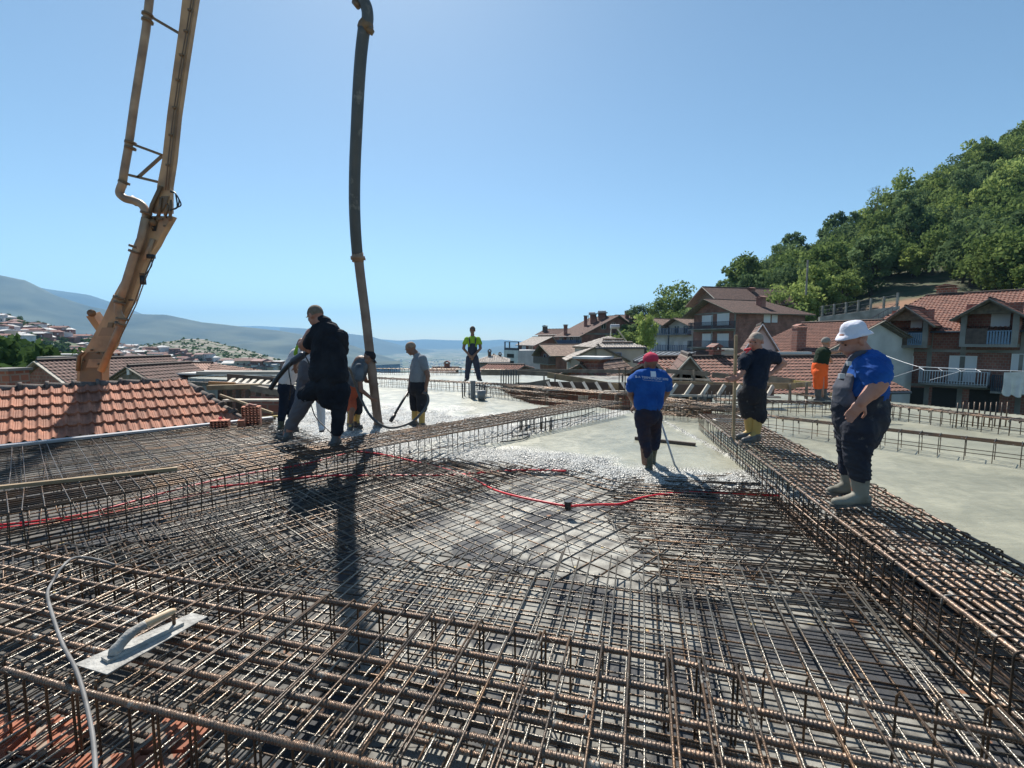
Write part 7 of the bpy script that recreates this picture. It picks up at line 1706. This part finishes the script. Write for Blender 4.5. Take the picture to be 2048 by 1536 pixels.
# 7 --- bending man in dark cap steering the hose
m = Man('man in dark cap and speckled shirt bending over to steer the hose', 9.15, ZC, 708); J = m.J
b = m.body; hc = J(737, 715, -.05); HM = headframe(hc, -72, 42); head_shapes(b, hc, HM, 1.08); cone(b, J(731, 718), J(724, 724), .06, .075); cone(b, J(722, 725), J(704, 765), .14, .15, .9)
cone(b, J(718, 745, -.2), J(722, 780, -.28), .05, .045); cone(b, J(722, 780, -.28), J(742, 796, -.18), .042, .032); hand(b, J(741, 795, -.18), (.9, .1, -.5), (-.3, -1, .2), 1.0, .8, 1); cone(b, J(724, 740, .1), J(732, 762, .15), .045, .04); cone(b, J(732, 762, .15), J(744, 764, .12), .04, .03); hand(b, J(744, 764, .12), (1, 0, 0), (0, 0, 1), 1, .9)
cone(b, J(700, 785), J(704, 820, -.1), .09, .065); cone(b, J(704, 820, -.1), J(700, 850, -.05), .055, .045); cone(b, J(712, 785, .1), J(716, 818, .1), .085, .06); cone(b, J(716, 818, .1), J(714, 845, .1), .055, .045)
m.done(SKIN[2], .010); cap(m, hc, HM, 1.1, C_DARK)
c = MB(); cone(c, J(724, 729), J(712, 752), .16, .175, .95); cone(c, J(712, 752), J(703, 768), .175, .16, .95); cone(c, J(719, 735, -.15), J(718, 757, -.24), .09, .075); m.cloth(c, 'shirt', C_PATT, .012, 4, .008, 8, 3)
c = MB(); cone(c, J(702, 776), J(701, 786), .165, .165, .95); cone(c, J(700, 788), J(703, 815, -.06), .12, .10); m.cloth(c, 'shorts', C_ORD, .012, 4, .007)
c = MB(); cone(c, J(713, 788, .08), J(716, 822, .1), .12, .09); cone(c, J(702, 812, -.02), J(703, 826, -.05), .09, .08); m.cloth(c, 'trouser_legs', C_DARK, .012, 4, .007)
boots(m, M_BOOT_Y, [(J(703, 822, -.06), J(700, 846, -.04), J(700, 866, -.2), .075, .06), (J(716, 820, .1), J(713, 842, .1), J(724, 856, .0), .07, .058)], M_BOOT_D)

# 8 --- grey T-shirt man with the poker vibrator
m = Man('man in light grey T-shirt and dark shorts looking down at the concrete', 9.6, ZC, 836); J = m.J
b = m.body; hc = J(822, 697); HM = headframe(hc, 80, 30); head_shapes(b, hc, HM, 1.12); cone(b, J(829, 704), J(836, 714), .062, .075); cone(b, J(848, 725, -.12), J(856, 752, -.16), .055, .047); cone(b, J(856, 752, -.16), J(851, 780, -.14), .045, .033); hand(b, J(851, 779, -.14), (-.15, 0, -1), (1, -.4, 0), 1.05, .6, 1)
cone(b, J(838, 728), J(836, 765), .13, .14, 1.2); cone(b, J(828, 725, .15), J(822, 755, .18), .05, .045); cone(b, J(822, 755, .18), J(818, 780, .1), .042, .032); hand(b, J(818, 779, .1), (-.3, 0, -1), (-1, 0, 0), 1, .8, -1)
cone(b, J(843, 775, -.08), J(843, 825, -.08), .085, .055); cone(b, J(830, 775, .08), J(830, 825, .08), .085, .055); cone(b, J(843, 825, -.08), J(844, 850, -.08), .055, .045); cone(b, J(830, 825, .08), J(829, 845, .08), .055, .045)
m.done(SKIN[2], .010); reparent(m, eyes, hc, HM, 1.12); m.add(hair(None, hc, HM, 1.07, mat('blond_grey_stubble', (.30, .20, .14), .85, 0, (.24, .18, .13), 20.), -.05, .06))
c = MB(); cone(c, J(840, 725), J(838, 745), .15, .175, 1.1); cone(c, J(838, 745), J(836, 760), .172, .165, 1.1); cone(c, J(845, 718, -.1), J(850, 735, -.14), .09, .078); cone(c, J(832, 720, .1), J(826, 737, .16), .08, .07); cone(c, J(834, 711), J(838, 720), .08, .12); m.cloth(c, 't_shirt', C_GREY, .012, 4, .007, 8, 5)
c = MB(); cone(c, J(836, 768), J(836, 778), .17, .17, 1.1); cone(c, J(843, 780, -.08), J(844, 816, -.08), .125, .11); cone(c, J(829, 780, .08), J(830, 814, .08), .12, .105); m.cloth(c, 'shorts', C_DARK, .012, 4, .008, 8, 6)
boots(m, M_BOOT_Y, [(J(843, 822, -.08), J(844, 846, -.08), J(834, 858, -.18), .075, .06), (J(830, 820, .08), J(829, 842, .08), J(818, 853, .02), .07, .058)], M_BOOT_D)
tubething('vibrator_hose', 'long dark vibrator hose looping from the grey shirt over to the bending man', 'hose', [P(846, 785, 9.3), P(855, 790, 9.3), P(856, 805, 9.25), P(846, 822, 9.1), P(826, 842, 8.9), P(800, 853, 8.7), P(776, 855, 8.6), P(755, 845, 8.6), P(738, 828, 8.7), P(724, 802, 8.8), P(712, 772, 8.85), P(700, 740, 8.6), P(690, 735, 8.2)], .024, M_RUBBER, 10)
mb = MB(); a, b_ = P(817, 782, 9.7), P(781, 843, 9.3); mb.tube([a, a.lerp(b_, .8)], .025, 10); mb.tube([a.lerp(b_, .78), b_], .038, 10); tag(mb.obj('poker_vibrator', M_BLACK, None, True), 'dark poker vibrator pointing down at the concrete in front of the grey shirt', 'vibrator')

# 9 --- hi-vis man far off
m = Man('man in yellow-green T-shirt and grey dungarees standing on the far beam', 15.6, ZT, 945); J = m.J
zfm = P(945, 762, 15.6).z; m.zf = zfm
b = m.body; hc = J(945, 661); HM = headframe(hc, 172, 8); head_shapes(b, hc, HM, 1.1); cone(b, J(945, 668), J(945, 675), .06, .07); 
for sx, ex, wx in ((930, 927, 940), (959, 961, 947)):
    cone(b, J(sx, 682), J(ex, 697, -.05), .055, .048); cone(b, J(ex, 697, -.05), J(wx, 712, -.22), .045, .035); hand(b, J(wx, 711, -.22), (945-wx, -1, -5), (0, -1, 0), 1.05, .5)
cone(b, J(945, 683), J(945, 705), .15, .14, .75); cone(b, J(940, 715), J(935, 750), .09, .06); cone(b, J(950, 715), J(957, 750), .09, .06)
m.done(SKIN[2], .012); reparent(m, eyes, hc, HM, 1.1); m.add(hair(None, hc, HM, 1.12, M_BROW, -.04, .05))
c = MB(); cone(c, J(945, 681), J(945, 696), .165, .15, .8); cone(c, J(934, 679), J(929, 687), .095, .075); cone(c, J(956, 679), J(960, 687), .095, .075); m.cloth(c, 't_shirt', C_HIVIS, .013, 4, .006)
c = MB(); cone(c, J(945, 697), J(945, 714), .158, .155, .9); cone(c, J(939, 716), J(935, 745), .12, .088); cone(c, J(935, 745), J(934, 756), .085, .08); cone(c, J(950, 716), J(956, 745), .12, .088); cone(c, J(956, 745), J(958, 756), .085, .08); cone(c, J(945, 690, -.1), J(945, 698, -.1), .08, .09, .6); m.cloth(c, 'dungarees', C_GREYO, .013, 4, .008)
c = MB()
for a in (-1, 1): c.tube(smoothpath([J(945+a*4.5, 692, -.17), J(945+a*6, 682, -.15), J(945+a*6.5, 674.5, -.04)], 4), .018, 6)
m.flat(c, 'strap', C_GREYO)
boots(m, M_BOOT_D, [(J(934.5, 752), J(934, 757), J(930, 762, -.2), .06, .055), (J(957, 752), J(958, 757), J(963, 762, -.2), .06, .055)])

# 10 --- orange trousers
m = Man('man in dark green T-shirt and bright orange trousers, arm stretched out', 11.0, ZT, 1641); J = m.J
b = m.body; hc = J(1652, 685); HM = headframe(hc, -78, 5); head_shapes(b, hc, HM, 1.05); cone(b, J(1650, 692), J(1648, 700), .06, .07)
cone(b, J(1652, 704, -.12), J(1668, 704, -.16), .052, .044); cone(b, J(1668, 704, -.16), J(1688, 701, -.16), .042, .03); hand(b, J(1687, 701, -.16), (1, 0, .02), (0, 0, 1), 1.0, .15, 1); cone(b, J(1650, 704, .12), J(1662, 722, .2), .05, .045)
cone(b, J(1645, 706), J(1641, 728), .13, .14, 1.1); cone(b, J(1640, 738), J(1642, 790), .09, .06)
m.done(SKIN[0], .010); reparent(m, eyes, hc, HM, 1.05); m.add(hair(None, hc, HM, 1.0, mat('short_grey_hair', (.22, .2, .18), .9), -.05, .08))
c = MB(); cone(c, J(1646, 706), J(1641, 727), .15, .155, 1.1); cone(c, J(1648, 703, -.08), J(1656, 705, -.13), .085, .07); cone(c, J(1648, 703, .1), J(1654, 712, .16), .08, .07); m.cloth(c, 't_shirt', C_GREEN, .012, 4, .007)
c = MB(); cone(c, J(1640, 732), J(1639, 742), .165, .165, 1.1); cone(c, J(1637, 745, -.08), J(1636, 772, -.08), .115, .10); cone(c, J(1644, 745, .08), J(1646, 772, .08), .115, .10); m.cloth(c, 'trousers', C_ORANGE, .012, 4, .009, 7)
boots(m, M_BOOT_D, [(J(1636, 774, -.08), J(1636, 792, -.08), J(1650, 804, -.12), .08, .062), (J(1646, 774, .08), J(1648, 790, .08), J(1662, 801, .06), .08, .062)])

# ------------------------------------------------------------------ air
mb = MB(); mb.bx(-16000, 16000, -3000, 15200, -212, 900)
hz = mb.obj('haze', bpy.data.materials.new('haze')); hm_ = hz.data.materials[0]; hm_.use_nodes = True; n = hm_.node_tree.nodes; n.remove(n['Principled BSDF'])
pv = n.new('ShaderNodeVolumePrincipled'); pv.inputs['Color'].default_value = (.30, .62, 1, 1); pv.inputs['Density'].default_value = .92e-4; pv.inputs['Anisotropy'].default_value = .1
hm_.node_tree.links.new(pv.outputs[0], n['Material Output'].inputs['Volume']); stuff(tag(hz, 'thin blue summer haze filling the valley', 'haze'))
